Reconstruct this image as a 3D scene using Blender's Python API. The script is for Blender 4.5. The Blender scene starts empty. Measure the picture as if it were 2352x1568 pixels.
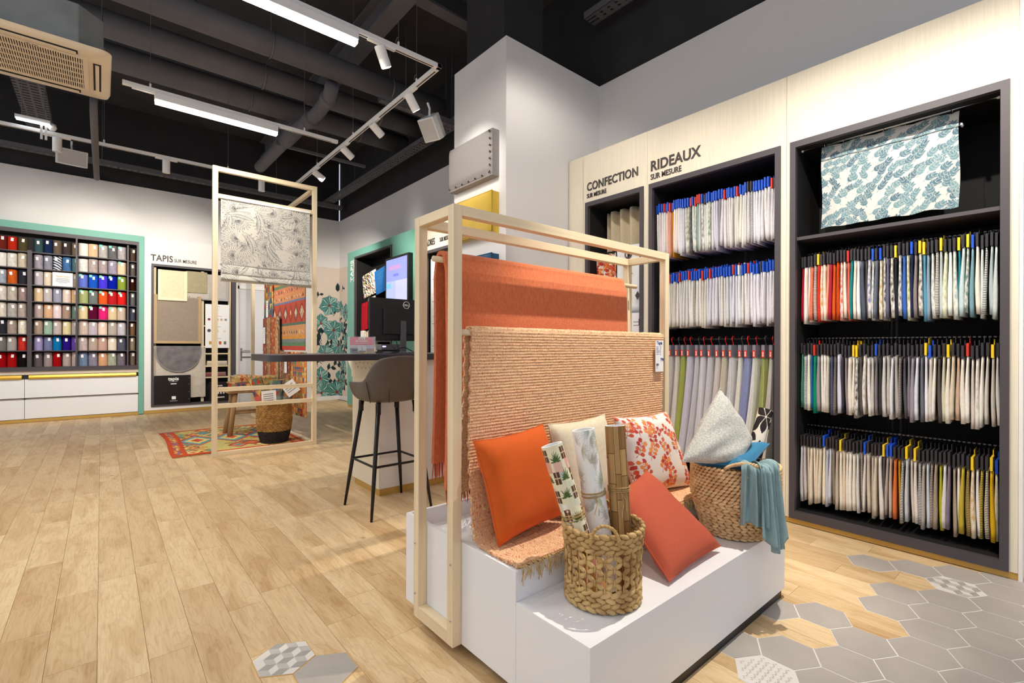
import bpy, bmesh, math, random
import numpy as np
from mathutils import Vector, Matrix, Euler
rnd = random.Random(7)
SC = bpy.context.scene
COL = SC.collection
PI = math.pi

# ---------------------------------------------------------------- camera, world, lights, exposure
cam_d = bpy.data.cameras.new('camera')
cam = bpy.data.objects.new('camera', cam_d)
COL.objects.link(cam)
SC.camera = cam
cam_d.sensor_width = 36.0
cam_d.lens = 1100.9 / 2352 * 36.0
cam_d.shift_y = (795.26 - 784) / 2352
cam_d.clip_start = 0.02
cam.rotation_mode = 'QUATERNION'
cam.location = (0, 0, 1.2)
cam.rotation_quaternion = Euler((PI / 2, 0, -math.radians(40.6))).to_quaternion() @ Euler((0, 0, math.radians(0.169))).to_quaternion()

SC.view_settings.view_transform = 'Standard'
SC.view_settings.look = 'None'
SC.view_settings.gamma = 1
SC.view_settings.use_curve_mapping = False
SC.view_settings.exposure = 0.82
SC.cycles.use_denoising = True
SC.cycles.max_bounces = 6
SC.cycles.diffuse_bounces = 4
SC.cycles.glossy_bounces = 2
SC.cycles.use_adaptive_sampling = True
SC.cycles.adaptive_threshold = 0.08
SC.cycles.adaptive_min_samples = 16
SC.cycles.sample_clamp_indirect = 4.0

W = bpy.data.worlds.new('room_ambient')
SC.world = W
W.use_nodes = True
W.node_tree.nodes['Background'].inputs[0].default_value = (0.80, 0.87, 1.0, 1)
W.node_tree.nodes['Background'].inputs[1].default_value = 0.42

def area(name, loc, rot, sx, sy, power, col=(1, 0.95, 0.87)):
    l = bpy.data.lights.new(name, 'AREA')
    l.shape = 'RECTANGLE'; l.size = sx; l.size_y = sy; l.energy = power; l.color = col
    o = bpy.data.objects.new(name, l); COL.objects.link(o)
    o.location = loc; o.rotation_euler = rot
    return o

def spot(name, loc, target, power, angle=50, blend=0.6, size=0.03, col=(1, 0.93, 0.83)):
    l = bpy.data.lights.new(name, 'SPOT')
    l.energy = power; l.spot_size = math.radians(angle); l.spot_blend = blend; l.shadow_soft_size = size; l.color = col
    o = bpy.data.objects.new(name, l); COL.objects.link(o)
    o.location = loc
    d = Vector(target) - Vector(loc)
    o.rotation_euler = d.to_track_quat('-Z', 'Y').to_euler()
    return o

# linear ceiling luminaires: those in view and unseen ones added behind and beside the camera for fill
K = 0.22
area('linear_light_near', (0.66, 3.40, 3.365), (0, 0, 0), 1.5, 0.06, 80 * K)
area('linear_light_mid', (0.87, 5.40, 3.365), (0, 0, 0), 1.05, 0.06, 70 * K)
ADDED = [(-1.9, 2.0, 45), (-1.3, 4.2, 90), (-3.0, 7.6, 120), (-0.9, -0.6, 45)]
for x, y, e in ADDED:
    area('linear_light_added', (x, y, 3.5), (0, 0, 0), 1.5, 0.08, e * K)
# spot heads aimed at the displays (most heads are built further down; a few spots have none)
S = 0.8
def aim(loc, tgt, p, ang=46, bl=0.7, sz=0.025): spot('track_spot', loc, tgt, p * S, ang, bl, sz)
aim((1.66, 3.40, 3.33), (2.75, 3.75, 2.9), 85, 48)
aim((2.13, 3.86, 3.36), (2.76, 3.85, 2.6), 70, 66)
aim((2.13, 6.33, 3.36), (4.0, 6.2, 3.1), 560, 84, 0.9)
for y, yt, p in ((-0.05, -0.05, 125), (0.75, 0.75, 120), (1.3, 1.6, 120), (1.75, 2.6, 120)):
    aim((2.15, y, 3.52), (3.62, yt, 1.50), p * 1.1, 84, 0.9)
aim((2.15, 1.62, 3.50), (3.15, 3.31, 2.5), 640, 76, 0.9)
aim((1.62, 0.80, 3.52), (1.62, 1.40, 0.7), 240, 52, 0.6, 0.018)
aim((2.35, 0.80, 3.52), (2.10, 1.40, 0.8), 240, 50, 0.6, 0.018)
aim((0.62, 1.85, 3.52), (1.30, 1.75, 0.9), 18, 40)
aim((-0.37, 7.25, 3.36), (-0.6, 10.5, 1.9), 230, 72)
aim((0.60, 7.25, 3.36), (0.5, 10.5, 2.0), 230, 72)
aim((1.66, 7.25, 3.36), (1.3, 10.5, 2.1), 170, 60)
for x_ in (-0.37, 0.60, 1.66): aim((x_, 7.21, 3.34), (x_, 7.21, 0), 130, 110, 0.9)
aim((2.12, 7.10, 3.38), (3.7, 9.6, 1.8), 260, 70)  # added spot to brighten the mural corner, without a head
aim((0.95, 3.44, 3.36), (1.45, 5.95, 2.1), 22, 45)  # extra spot added for the roman blind, no head of its own
aim((0.66, 7.15, 3.36), (1.9, 7.0, 1.0), 110, 80)

# ---------------------------------------------------------------- helpers
def lin(c):
    c = c / 255.0
    return c / 12.92 if c <= 0.04045 else ((c + 0.055) / 1.055) ** 2.4
def C(r, g, b): return (lin(r), lin(g), lin(b), 1.0)

MATS = {}
def mat(name, col=(0.5, 0.5, 0.5, 1), rough=0.6, metal=0.0, emit=None, estr=0.0, spec=0.4, nz=0.0, nscale=20.0, stretch=(1, 1, 1), bump=0.0, bscale=200.0,
        bstretch=None, src=None, alpha=None, transm=0.0, sheen=0.0, col2=None, wave=None):
    """procedural material: base colour (constant, 'attr' = colour attribute, 'obj' = object colour), noise variation, fine relief"""
    if name in MATS: return MATS[name]
    m = bpy.data.materials.new(name); m.use_nodes = True
    nt = m.node_tree; N = nt.nodes; L = nt.links
    b = N['Principled BSDF']
    b.inputs['Base Color'].default_value = col
    b.inputs['Roughness'].default_value = rough
    b.inputs['Metallic'].default_value = metal
    b.inputs['Specular IOR Level'].default_value = spec
    if transm: b.inputs['Transmission Weight'].default_value = transm
    if sheen: b.inputs['Sheen Weight'].default_value = sheen
    if alpha is not None: b.inputs['Alpha'].default_value = alpha
    if emit:
        b.inputs['Emission Color'].default_value = emit; b.inputs['Emission Strength'].default_value = estr
    cs = None
    if src == 'attr':
        a = N.new('ShaderNodeVertexColor'); a.layer_name = 'Col'; cs = a.outputs['Color']
    elif src == 'obj':
        a = N.new('ShaderNodeObjectInfo'); cs = a.outputs['Color']
    tc = N.new('ShaderNodeTexCoord'); co = tc.outputs['Object']
    def noise(scale, st, detail=4):
        mp = N.new('ShaderNodeMapping'); mp.inputs['Scale'].default_value = st; L.new(co, mp.inputs['Vector'])
        n = N.new('ShaderNodeTexNoise'); n.inputs['Scale'].default_value = scale; n.inputs['Detail'].default_value = detail
        L.new(mp.outputs['Vector'], n.inputs['Vector']); return n.outputs['Fac']
    if wave:
        mp = N.new('ShaderNodeMapping'); mp.inputs['Scale'].default_value = wave[1]; L.new(co, mp.inputs['Vector'])
        wv = N.new('ShaderNodeTexWave'); wv.inputs['Scale'].default_value = wave[0]; wv.inputs['Distortion'].default_value = wave[2]; wv.inputs['Detail'].default_value = 2
        wv.bands_direction = wave[3] if len(wave) > 3 else 'X'
        L.new(mp.outputs['Vector'], wv.inputs['Vector'])
    if nz or col2 or wave:
        mx = N.new('ShaderNodeMix'); mx.data_type = 'RGBA'
        A, B, OUT = mx.inputs[6], mx.inputs[7], mx.outputs[2]
        f = wv.outputs['Fac'] if wave else noise(nscale, stretch)
        rp = N.new('ShaderNodeMapRange'); rp.inputs['From Min'].default_value = 0.32; rp.inputs['From Max'].default_value = 0.68
        L.new(f, rp.inputs['Value']); L.new(rp.outputs['Result'], mx.inputs[0])
        if cs is not None and col2:
            A.default_value = col2; L.new(cs, B); cs = OUT
        elif cs is not None:
            g = N.new('ShaderNodeMix'); g.data_type = 'RGBA'; g.blend_type = 'MULTIPLY'; g.inputs[0].default_value = 1.0
            A.default_value = (1 - nz, 1 - nz, 1 - nz, 1); B.default_value = (1, 1, 1, 1)
            L.new(cs, g.inputs[6]); L.new(OUT, g.inputs[7]); cs = g.outputs[2]
        else:
            c2 = col2 or tuple(max(0, v * (1 - nz)) for v in col[:3]) + (1,)
            A.default_value = c2; B.default_value = col
            cs = OUT
    if cs is not None: L.new(cs, b.inputs['Base Color'])
    if bump:
        bp = N.new('ShaderNodeBump'); bp.inputs['Strength'].default_value = bump; bp.inputs['Distance'].default_value = 0.002
        L.new(noise(bscale, bstretch or (1, 1, 1), 2), bp.inputs['Height']); L.new(bp.outputs['Normal'], b.inputs['Normal'])
    MATS[name] = m
    return m

ORG = {}
def setp(o, label=None, cat=None, group=None, kind=None):
    if label: o['label'] = label
    if cat: o['category'] = cat
    if group: o['group'] = group
    if kind: o['kind'] = kind
    return o
def thing(name, label, cat, loc=(0, 0, 0), rot=None, group=None, local=False, kind=None):
    o = bpy.data.objects.new(name, None); COL.objects.link(o)
    o.location = loc; o.empty_display_size = 0.05
    if rot is not None: o.rotation_euler = rot
    setp(o, label, cat, group, kind)
    ORG[o.name] = (0, 0, 0) if (local or rot is not None) else tuple(loc)
    return o

class MB:
    def __init__(s): s.v = []; s.f = []; s.m = []; s.c = []; s.cur = 0
    def add(s, vs, fs, mi=None):
        n = len(s.v); s.v += [tuple(p) for p in vs]
        s.f += [tuple(i + n for i in f) for f in fs]; s.m += [s.cur if mi is None else mi] * len(fs); return s
    def box(s, x0, x1, y0, y1, z0, z1, mi=None):
        return s.add([(x0, y0, z0), (x1, y0, z0), (x1, y1, z0), (x0, y1, z0), (x0, y0, z1), (x1, y0, z1), (x1, y1, z1), (x0, y1, z1)],
                     [(0, 3, 2, 1), (4, 5, 6, 7), (0, 1, 5, 4), (1, 2, 6, 5), (2, 3, 7, 6), (3, 0, 4, 7)], mi)
    def quad(s, a, b, c, d, mi=None): return s.add([a, b, c, d], [(0, 1, 2, 3)], mi)
    def poly(s, pts, mi=None): return s.add(pts, [tuple(range(len(pts)))], mi)
    def prism(s, pts, ax, a, b, mi=None):
        """extrude a 2-D polygon along axis ax from a to b"""
        def P(p, h):
            return {0: (h, p[0], p[1]), 1: (p[0], h, p[1]), 2: (p[0], p[1], h)}[ax]
        n = len(pts); vs = [P(p, a) for p in pts] + [P(p, b) for p in pts]
        fs = [tuple(range(n - 1, -1, -1)), tuple(range(n, 2 * n))] + [(i, (i + 1) % n, n + (i + 1) % n, n + i) for i in range(n)]
        return s.add(vs, fs, mi)
    def tube(s, path, r, n=8, cap=True, mi=None, closed=False):
        P = [Vector(p) for p in path]; k = len(P)
        rs = r if isinstance(r, (list, tuple)) else [r] * k
        vs = []; up = None
        for i in range(k):
            a = P[(i - 1) % k] if (closed or i > 0) else P[i]; b = P[(i + 1) % k] if (closed or i < k - 1) else P[i]
            t = (b - a).normalized()
            if up is None:
                up = Vector((0, 0, 1)) if abs(t.z) < 0.9 else Vector((1, 0, 0))
            x = t.cross(up); x = x.normalized() if x.length > 1e-6 else t.orthogonal().normalized(); y = x.cross(t); up = y
            for j in range(n):
                g = 2 * PI * j / n; vs.append(P[i] + (x * math.cos(g) + y * math.sin(g)) * rs[i])
        fs = []
        for i in range(k if closed else k - 1):
            for j in range(n):
                a = i * n + j; b = i * n + (j + 1) % n; c = ((i + 1) % k) * n + (j + 1) % n; d = ((i + 1) % k) * n + j
                fs.append((a, b, c, d))
        if cap and not closed: fs += [tuple(range(n - 1, -1, -1)), tuple(range((k - 1) * n, k * n))]
        return s.add(vs, fs, mi)
    def lathe(s, prof, cx, cy, n=24, mi=None, close=False):
        vs = []; fs = []; k = len(prof)
        for r, z in prof:
            for j in range(n):
                g = 2 * PI * j / n; vs.append((cx + r * math.cos(g), cy + r * math.sin(g), z))
        for i in range(k - 1):
            for j in range(n):
                fs.append((i * n + j, i * n + (j + 1) % n, (i + 1) * n + (j + 1) % n, (i + 1) * n + j))
        if prof[0][0] > 0 and close: fs.append(tuple(range(n - 1, -1, -1)))
        if prof[-1][0] > 0 and close: fs.append(tuple(range((k - 1) * n, k * n)))
        return s.add(vs, fs, mi)
    def grid(s, fn, nu, nv, mi=None, flip=False):
        vs = [fn(i / nu, j / nv) for j in range(nv + 1) for i in range(nu + 1)]
        fs = []
        for j in range(nv):
            for i in range(nu):
                a = j * (nu + 1) + i; q = (a, a + 1, a + nu + 2, a + nu + 1); fs.append(q[::-1] if flip else q)
        return s.add(vs, fs, mi)
    def lens(s, c, ax, nm, L, w, h, n=6, mi=None):
        c = Vector(c); ax = Vector(ax).normalized(); nm = Vector(nm).normalized(); sd = ax.cross(nm)
        vs = [c - ax * L]
        for t, k in ((-0.6, 0.75), (0.0, 1.0), (0.6, 0.75)):
            for j in range(n):
                g = 2 * PI * j / n; vs.append(c + ax * (L * t) + sd * (w * k * math.cos(g)) + nm * (h * k * math.sin(g)))
        vs.append(c + ax * L); e = len(vs) - 1
        fs = [(0, 1 + (j + 1) % n, 1 + j) for j in range(n)]
        for i in range(2):
            for j in range(n):
                fs.append((1 + i * n + j, 1 + i * n + (j + 1) % n, 1 + (i + 1) * n + (j + 1) % n, 1 + (i + 1) * n + j))
        fs += [(e, 1 + 2 * n + j, 1 + 2 * n + (j + 1) % n) for j in range(n)]
        return s.add(vs, fs, mi)
    def mesh(s, name, mats, org=(0, 0, 0), smooth=False):
        me = bpy.data.meshes.new(name)
        if any(org): vs = [(a - org[0], b - org[1], c - org[2]) for a, b, c in s.v]
        else: vs = s.v
        me.from_pydata(vs, [], s.f)
        for m in (mats if isinstance(mats, (list, tuple)) else [mats]): me.materials.append(m)
        if any(s.m): me.polygons.foreach_set('material_index', s.m)
        if smooth: me.polygons.foreach_set('use_smooth', [True] * len(me.polygons))
        return me
    def build(s, name, mats, parent=None, smooth=False, bevel=0.0, label=None, cat=None, group=None, kind=None, rot=None, sol=0.0, sub=0):
        if parent is not None: org = ORG.get(parent.name, (0, 0, 0))
        else:
            a = np.array(s.v, dtype=float); org = (float((a[:, 0].min() + a[:, 0].max()) / 2), float((a[:, 1].min() + a[:, 1].max()) / 2), float(a[:, 2].min()))
        me = s.mesh(name, mats, org, smooth)
        return link(name, me, parent, org, bevel, label, cat, group, kind, sol, sub)

def link(name, me, parent=None, org=(0, 0, 0), bevel=0.0, label=None, cat=None, group=None, kind=None, sol=0.0, sub=0):
    o = bpy.data.objects.new(name, me); COL.objects.link(o)
    if parent is not None: o.parent = parent
    else: o.location = org
    ORG[o.name] = org
    if sol:
        md = o.modifiers.new('thick', 'SOLIDIFY'); md.thickness = sol; md.offset = 0
    if bevel:
        md = o.modifiers.new('edge', 'BEVEL'); md.width = bevel; md.segments = 2; md.limit_method = 'ANGLE'
    if sub:
        md = o.modifiers.new('sub', 'SUBSURF'); md.levels = sub; md.render_levels = sub
    setp(o, label, cat, group, kind)
    return o
def ring4(a0, a1, z0, z1, w):
    return ((a0, a1, z0, z0 + w), (a0, a1, z1 - w, z1), (a0, a0 + w, z0 + w, z1 - w), (a1 - w, a1, z0 + w, z1 - w))
def box(name, m, x0, x1, y0, y1, z0, z1, parent=None, bevel=0.0, **k):
    return MB().box(x0, x1, y0, y1, z0, z1).build(name, m, parent, bevel=bevel, **k)
def struct(name, mb, m, label, cat=None, **k):
    return mb.build(name, m, None, label=label, cat=cat, kind='structure', **k)

def grid_attr(name, m, fn, img, parent=None, flip=False, thick=0.0, **k):
    """dense sheet whose print is a colour attribute: img is a (rows, cols, 3) sRGB 0..255 array, fn(u, v) -> point (v = 0 is the top row)"""
    H, Wd = img.shape[:2]
    u, v = np.meshgrid(np.linspace(0, 1, Wd), np.linspace(0, 1, H))
    pts = np.stack(np.broadcast_arrays(*fn(u, v)), -1).reshape(-1, 3).astype(float)
    idx = np.arange(H * Wd).reshape(H, Wd)
    a, b, c, d = idx[:-1, :-1].ravel(), idx[:-1, 1:].ravel(), idx[1:, 1:].ravel(), idx[1:, :-1].ravel()
    fs = np.stack([a, d, c, b] if not flip else [a, b, c, d], -1).astype(np.int32)
    if parent is not None: org = ORG.get(parent.name, (0, 0, 0))
    else: org = (float(pts[:, 0].mean()), float(pts[:, 1].mean()), float(pts[:, 2].min()))
    pts = pts - np.array(org)
    me = bpy.data.meshes.new(name)
    me.vertices.add(len(pts)); me.vertices.foreach_set('co', pts.astype(np.float32).ravel())
    me.loops.add(fs.size); me.loops.foreach_set('vertex_index', fs.ravel())
    me.polygons.add(len(fs)); me.polygons.foreach_set('loop_start', np.arange(0, fs.size, 4, dtype=np.int32))
    me.polygons.foreach_set('use_smooth', np.ones(len(fs), dtype=bool))
    me.update(calc_edges=True)
    ca = me.color_attributes.new('Col', 'FLOAT_COLOR', 'POINT')
    x = np.clip(img.reshape(-1, 3) / 255.0, 0, 1)
    x = np.where(x <= 0.04045, x / 12.92, ((x + 0.055) / 1.055) ** 2.4)
    ca.data.foreach_set('color', np.concatenate([x, np.ones((len(x), 1))], 1).astype(np.float32).ravel())
    me.materials.append(m)
    return link(name, me, parent, org, sol=thick, **k)

# --- small raster kit for prints (arrays only, painted on as colour attributes)
class Canvas:
    def __init__(s, w, h, bg): s.w, s.h = w, h; s.a = np.empty((h, w, 3)); s.a[:] = bg
    def _win(s, x0, x1, y0, y1):
        x0, x1 = max(0, int(x0)), min(s.w, int(x1) + 2); y0, y1 = max(0, int(y0)), min(s.h, int(y1) + 2)
        if x0 >= x1 or y0 >= y1: return None
        X, Y = np.meshgrid(np.arange(x0, x1), np.arange(y0, y1)); return (slice(y0, y1), slice(x0, x1)), X, Y
    def put(s, w, msk, col): s.a[w][msk] = col
    def leaf(s, x, y, ang, L, wd, col, vein=None, p=0.8, bend=0.0, edge=None):
        r = L + wd + 2; q = s._win(x - r, x + r, y - r, y + r)
        if q is None: return
        w, X, Y = q; c, n = math.cos(ang), math.sin(ang)
        u = ((X - x) * c + (Y - y) * n) / L; v = (-(X - x) * n + (Y - y) * c) - bend * L * np.clip(u, 0, 1) * (1 - np.clip(u, 0, 1)) * 4
        half = wd * np.sin(PI * np.clip(u, 0, 1) ** p); ins = (u > 0) & (u < 1) & (np.abs(v) < half)
        if edge is not None: s.put(w, (u > -0.03) & (u < 1.03) & (np.abs(v) < half + 0.9), edge)
        s.put(w, ins, col)
        if vein is not None: s.put(w, ins & (np.abs(v) < max(0.45, wd * 0.09)), vein)
    def line(s, x0, y0, x1, y1, t, col):
        q = s._win(min(x0, x1) - t, max(x0, x1) + t, min(y0, y1) - t, max(y0, y1) + t)
        if q is None: return
        w, X, Y = q; dx, dy = x1 - x0, y1 - y0; l2 = dx * dx + dy * dy + 1e-9
        u = np.clip(((X - x0) * dx + (Y - y0) * dy) / l2, 0, 1)
        s.put(w, (X - x0 - u * dx) ** 2 + (Y - y0 - u * dy) ** 2 <= t * t, col)
    def curve(s, pts, t, col):
        for a, b in zip(pts[:-1], pts[1:]): s.line(a[0], a[1], b[0], b[1], t, col)
    def disc(s, x, y, r, col, ry=None):
        ry = ry or r; q = s._win(x - r, x + r, y - ry, y + ry)
        if q is None: return
        w, X, Y = q; s.put(w, ((X - x) / r) ** 2 + ((Y - y) / ry) ** 2 <= 1, col)
    def rect(s, x0, y0, x1, y1, col): s.a[max(0, int(y0)):max(0, int(y1)), max(0, int(x0)):max(0, int(x1))] = col
    def grain(s, amt, seed=1):
        s.a = s.a * (1 + amt * (np.random.default_rng(seed).random(s.a.shape[:2])[..., None] - 0.5) * 2); return s

def text(name, body, m, loc, size, rot, parent=None, ext=0.002, bold=0.0, align='LEFT', sx=1.0, space=1.0, **k):
    cu = bpy.data.curves.new(name, 'FONT'); cu.body = body; cu.size = size; cu.extrude = ext; cu.offset = bold; cu.align_x = align; cu.space_character = space; cu.resolution_u = 4
    tmp = bpy.data.objects.new(name, cu); me = None
    COL.objects.link(tmp); dg = bpy.context.evaluated_depsgraph_get(); me = bpy.data.meshes.new_from_object(tmp.evaluated_get(dg)); bpy.data.objects.remove(tmp)
    me.name = name
    mt = Matrix.Translation(loc) @ Euler(rot).to_matrix().to_4x4() @ Matrix.Diagonal((sx, 1, 1, 1))
    org = ORG.get(parent.name, (0, 0, 0)) if parent is not None else tuple(loc)
    me.transform(Matrix.Translation((-org[0], -org[1], -org[2])) @ mt)
    me.materials.clear(); me.materials.append(m)
    return link(name, me, parent, org, **k)

# ---------------------------------------------------------------- materials
WHITE = mat('white_paint', C(236, 233, 230), 0.7)
WALLW = mat('wall_white_paint', C(232, 228, 225), 0.85, bump=0.03, bscale=300)
BLACKW = mat('black_wall_paint', C(54, 52, 53), 0.9, nz=0.25, nscale=3)
DUCT = mat('ceiling_grey_paint', C(104, 102, 106), 0.75, nz=0.12, nscale=4)
LAM = mat('white_laminate', C(238, 238, 240), 0.38, spec=0.45)
ANTH = mat('anthracite_board', C(74, 68, 72), 0.5)
NICHE = mat('black_board', C(24, 22, 23), 0.7)
GOLD = mat('brushed_gold', C(206, 166, 88), 0.42, 0.3, nz=0.12, nscale=6, stretch=(1, 40, 40))
BRASS = mat('brass_handle', C(222, 180, 74), 0.3, 0.6)
TEAL = mat('teal_green_board', C(116, 176, 158), 0.55)
METW = mat('white_metal', C(240, 238, 235), 0.4)
STEEL = mat('steel', C(190, 188, 185), 0.25, 1.0)
WIRE = mat('steel_cable', C(120, 118, 118), 0.5, 0.6)
BLK = mat('black_plastic', C(30, 29, 31), 0.42)
BLKM = mat('black_metal', C(40, 36, 36), 0.35, 0.4)
LED = mat('led_diffuser', C(255, 250, 240), 0.4, emit=(1, 0.94, 0.82, 1), estr=9.0)
LENS = mat('spot_lens', C(255, 250, 240), 0.2, emit=(1, 0.95, 0.86, 1), estr=25.0)
LEDC = mat('emergency_led', C(235, 245, 255), 0.4, emit=(0.85, 0.93, 1, 1), estr=4.0)
BIRCH = mat('birch_ply_panel', C(238, 227, 204), 0.6, nz=0.10, nscale=3, stretch=(40, 40, 1.2))
def maple(ax):
    st = [38, 38, 38]; st[ax] = 2.0
    return mat('maple_' + 'xyz'[ax], C(240, 219, 182), 0.5, nz=0.15, nscale=1.0, stretch=tuple(st))
MX, MY, MZ = maple(0), maple(1), maple(2)
INK = mat('sign_lettering', C(74, 66, 64), 0.6)
INKW = mat('white_lettering', C(245, 245, 242), 0.6)
PAPER = mat('paper', C(244, 242, 242), 0.7)
PRINTB = mat('blue_print', C(60, 82, 130), 0.7)
PRINTG = mat('grey_print', C(120, 120, 128), 0.7)
FOBJ = mat('woven_fabric', rough=0.9, src='obj', nz=0.10, nscale=60, bump=0.2, bscale=500, spec=0.15)
FPRT = mat('printed_fabric', rough=0.9, src='obj', col2=C(238, 232, 222), nscale=55, stretch=(1, 1, 0.6), spec=0.15)
FDRK = mat('dark_print_fabric', rough=0.9, src='obj', col2=C(70, 66, 70), nscale=70, stretch=(1, 1, 0.5), spec=0.15)
FSTR = mat('striped_fabric', rough=0.9, src='obj', col2=C(90, 84, 84), wave=(34, (0.02, 0.3, 1), 1.2, 'Z'), spec=0.15)
POBJ = mat('coloured_plastic', rough=0.4, src='obj')
SHEET = mat('printed_sheet', rough=0.85, src='attr', spec=0.2)
WEAVEP = mat('printed_weave', rough=0.95, src='attr', bump=0.5, bscale=260, spec=0.1)

# ================================================================ THE SETTING
XW, YB, ZT = 4.07, 10.72, 4.0        # right wall, back wall, height of the white walls
ZC = 5.35
floor = box('floor', mat('screed', C(120, 98, 70), 0.9), -4.2, XW + 0.2, -2.6, YB + 0.1, -0.06, -0.012, label='pale oak plank floor with a patch of grey hexagonal tiles', kind='structure')

# oak planks, laid along the right-hand wall's direction
def oak():
    m = bpy.data.materials.new('oak_plank'); m.use_nodes = True; nt = m.node_tree; N = nt.nodes; L = nt.links; b = N['Principled BSDF']
    at = N.new('ShaderNodeVertexColor'); at.layer_name = 'Col'
    sp = N.new('ShaderNodeSeparateColor'); L.new(at.outputs['Color'], sp.inputs[0])
    ge = N.new('ShaderNodeNewGeometry')
    off = N.new('ShaderNodeVectorMath'); off.operation = 'SCALE'; off.inputs['Scale'].default_value = 37.0
    L.new(at.outputs['Color'], off.inputs[0])
    ad = N.new('ShaderNodeVectorMath'); ad.operation = 'ADD'; L.new(ge.outputs['Position'], ad.inputs[0]); L.new(off.outputs['Vector'], ad.inputs[1])
    def nz(scale, st, det=5, dist=0.0):
        mp = N.new('ShaderNodeMapping'); mp.inputs['Scale'].default_value = st; L.new(ad.outputs['Vector'], mp.inputs['Vector'])
        n = N.new('ShaderNodeTexNoise'); n.inputs['Scale'].default_value = scale; n.inputs['Detail'].default_value = det; n.inputs['Distortion'].default_value = dist
        L.new(mp.outputs['Vector'], n.inputs['Vector']); return n
    big = nz(2.2, (5, 1.1, 1), 3, 0.6)
    # cathedral rings from the broad noise
    mu = N.new('ShaderNodeMath'); mu.operation = 'MULTIPLY'; mu.inputs[1].default_value = 60; L.new(big.outputs['Fac'], mu.inputs[0])
    si = N.new('ShaderNodeMath'); si.operation = 'SINE'; L.new(mu.outputs[0], si.inputs[0])
    fine = nz(9, (14, 0.9, 1), 6)
    base = N.new('ShaderNodeMix'); base.data_type = 'RGBA'; base.inputs[6].default_value = C(210, 178, 134); base.inputs[7].default_value = C(234, 207, 164)
    L.new(sp.outputs[0], base.inputs[0])
    tone = N.new('ShaderNodeMix'); tone.data_type = 'RGBA'; tone.blend_type = 'MULTIPLY'; tone.inputs[7].default_value = (0.80, 0.72, 0.62, 1)
    r1 = N.new('ShaderNodeMapRange'); r1.inputs['From Min'].default_value = 0.45; r1.inputs['From Max'].default_value = 0.7; L.new(big.outputs['Fac'], r1.inputs['Value']); L.new(r1.outputs['Result'], tone.inputs[0]); L.new(base.outputs[2], tone.inputs[6])
    ring = N.new('ShaderNodeMix'); ring.data_type = 'RGBA'; ring.blend_type = 'MULTIPLY'; ring.inputs[7].default_value = (0.86, 0.80, 0.72, 1)
    r2 = N.new('ShaderNodeMapRange'); r2.inputs['From Min'].default_value = 0.55; r2.inputs['From Max'].default_value = 1.0; r2.inputs['To Max'].default_value = 0.55; L.new(si.outputs[0], r2.inputs['Value']); L.new(r2.outputs['Result'], ring.inputs[0]); L.new(tone.outputs[2], ring.inputs[6])
    gr = N.new('ShaderNodeMix'); gr.data_type = 'RGBA'; gr.blend_type = 'MULTIPLY'; gr.inputs[7].default_value = (0.84, 0.79, 0.72, 1)
    r3 = N.new('ShaderNodeMapRange'); r3.inputs['From Min'].default_value = 0.45; r3.inputs['From Max'].default_value = 0.75; L.new(fine.outputs['Fac'], r3.inputs['Value']); L.new(r3.outputs['Result'], gr.inputs[0]); L.new(ring.outputs[2], gr.inputs[6])
    # knots
    vo = N.new('ShaderNodeTexVoronoi'); vo.inputs['Scale'].default_value = 1.9; mp = N.new('ShaderNodeMapping'); mp.inputs['Scale'].default_value = (1.6, 1, 1); L.new(ad.outputs['Vector'], mp.inputs['Vector']); L.new(mp.outputs['Vector'], vo.inputs['Vector'])
    kn = N.new('ShaderNodeMix'); kn.data_type = 'RGBA'; kn.inputs[7].default_value = C(120, 92, 66)
    r4 = N.new('ShaderNodeMapRange'); r4.inputs['From Min'].default_value = 0.06; r4.inputs['From Max'].default_value = 0.02; r4.inputs['To Max'].default_value = 0.6; L.new(vo.outputs['Distance'], r4.inputs['Value']); L.new(r4.outputs['Result'], kn.inputs[0]); L.new(gr.outputs[2], kn.inputs[6])
    L.new(kn.outputs[2], b.inputs['Base Color']); b.inputs['Roughness'].default_value = 0.42; b.inputs['Specular IOR Level'].default_value = 0.35
    return m
OAK = oak()
planks = []
PW = 0.149
prnd = random.Random(3)
for i in range(-20, 28):
    x0 = -0.158 + PW * i
    y = -1.6 + prnd.uniform(-0.8, 0)
    if x0 > XW + 0.05: break
    while y < YB:
        ln = prnd.choice((0.42, 0.55, 0.7, 0.85, 1.0, 1.2, 1.35)); y1 = min(YB + 0.05, y + ln)
        xa, xb = x0 + 0.0006, min(x0 + PW, XW + 0.15) - 0.0006
        cx, cy = (xa + xb) / 2, (y + y1) / 2
        # forward distance and bearing from the lens: which planks the picture shows, and how large
        dep = cx * math.sin(math.radians(40.6)) + cy * math.cos(math.radians(40.6)); sid = cx * math.cos(math.radians(40.6)) - cy * math.sin(math.radians(40.6))
        vis = dep > 1.2 and abs(sid) < dep * 1.07 + 0.3
        planks.append((0 if vis else 1, dep, (xa, xb, y + 0.0006, y1 - 0.0006), prnd.random() ** 0.9, prnd.random(), prnd.random()))
        y = y1
planks.sort(key=lambda p: (p[0], p[1]))
def plank_mesh(name, lst, org):
    mb = MB(); cols = []
    for _, _, (xa, xb, ya, yb), t, g, h in lst:
        mb.box(xa, xb, ya, yb, -0.012, 0.0); cols += [(t, g, h, 1)] * 8
    me = mb.mesh(name, OAK, org)
    ca = me.color_attributes.new('Col', 'FLOAT_COLOR', 'POINT'); ca.data.foreach_set('color', np.array(cols, dtype=np.float32).ravel())
    return me
fo = ORG['floor']
for p in planks[:300]:
    link('plank', plank_mesh('plank', [p], fo), floor, fo)
link('further_planks', plank_mesh('further_planks', planks[300:], fo), floor, fo, kind='stuff', label='oak planks towards the far end of the room')

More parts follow.
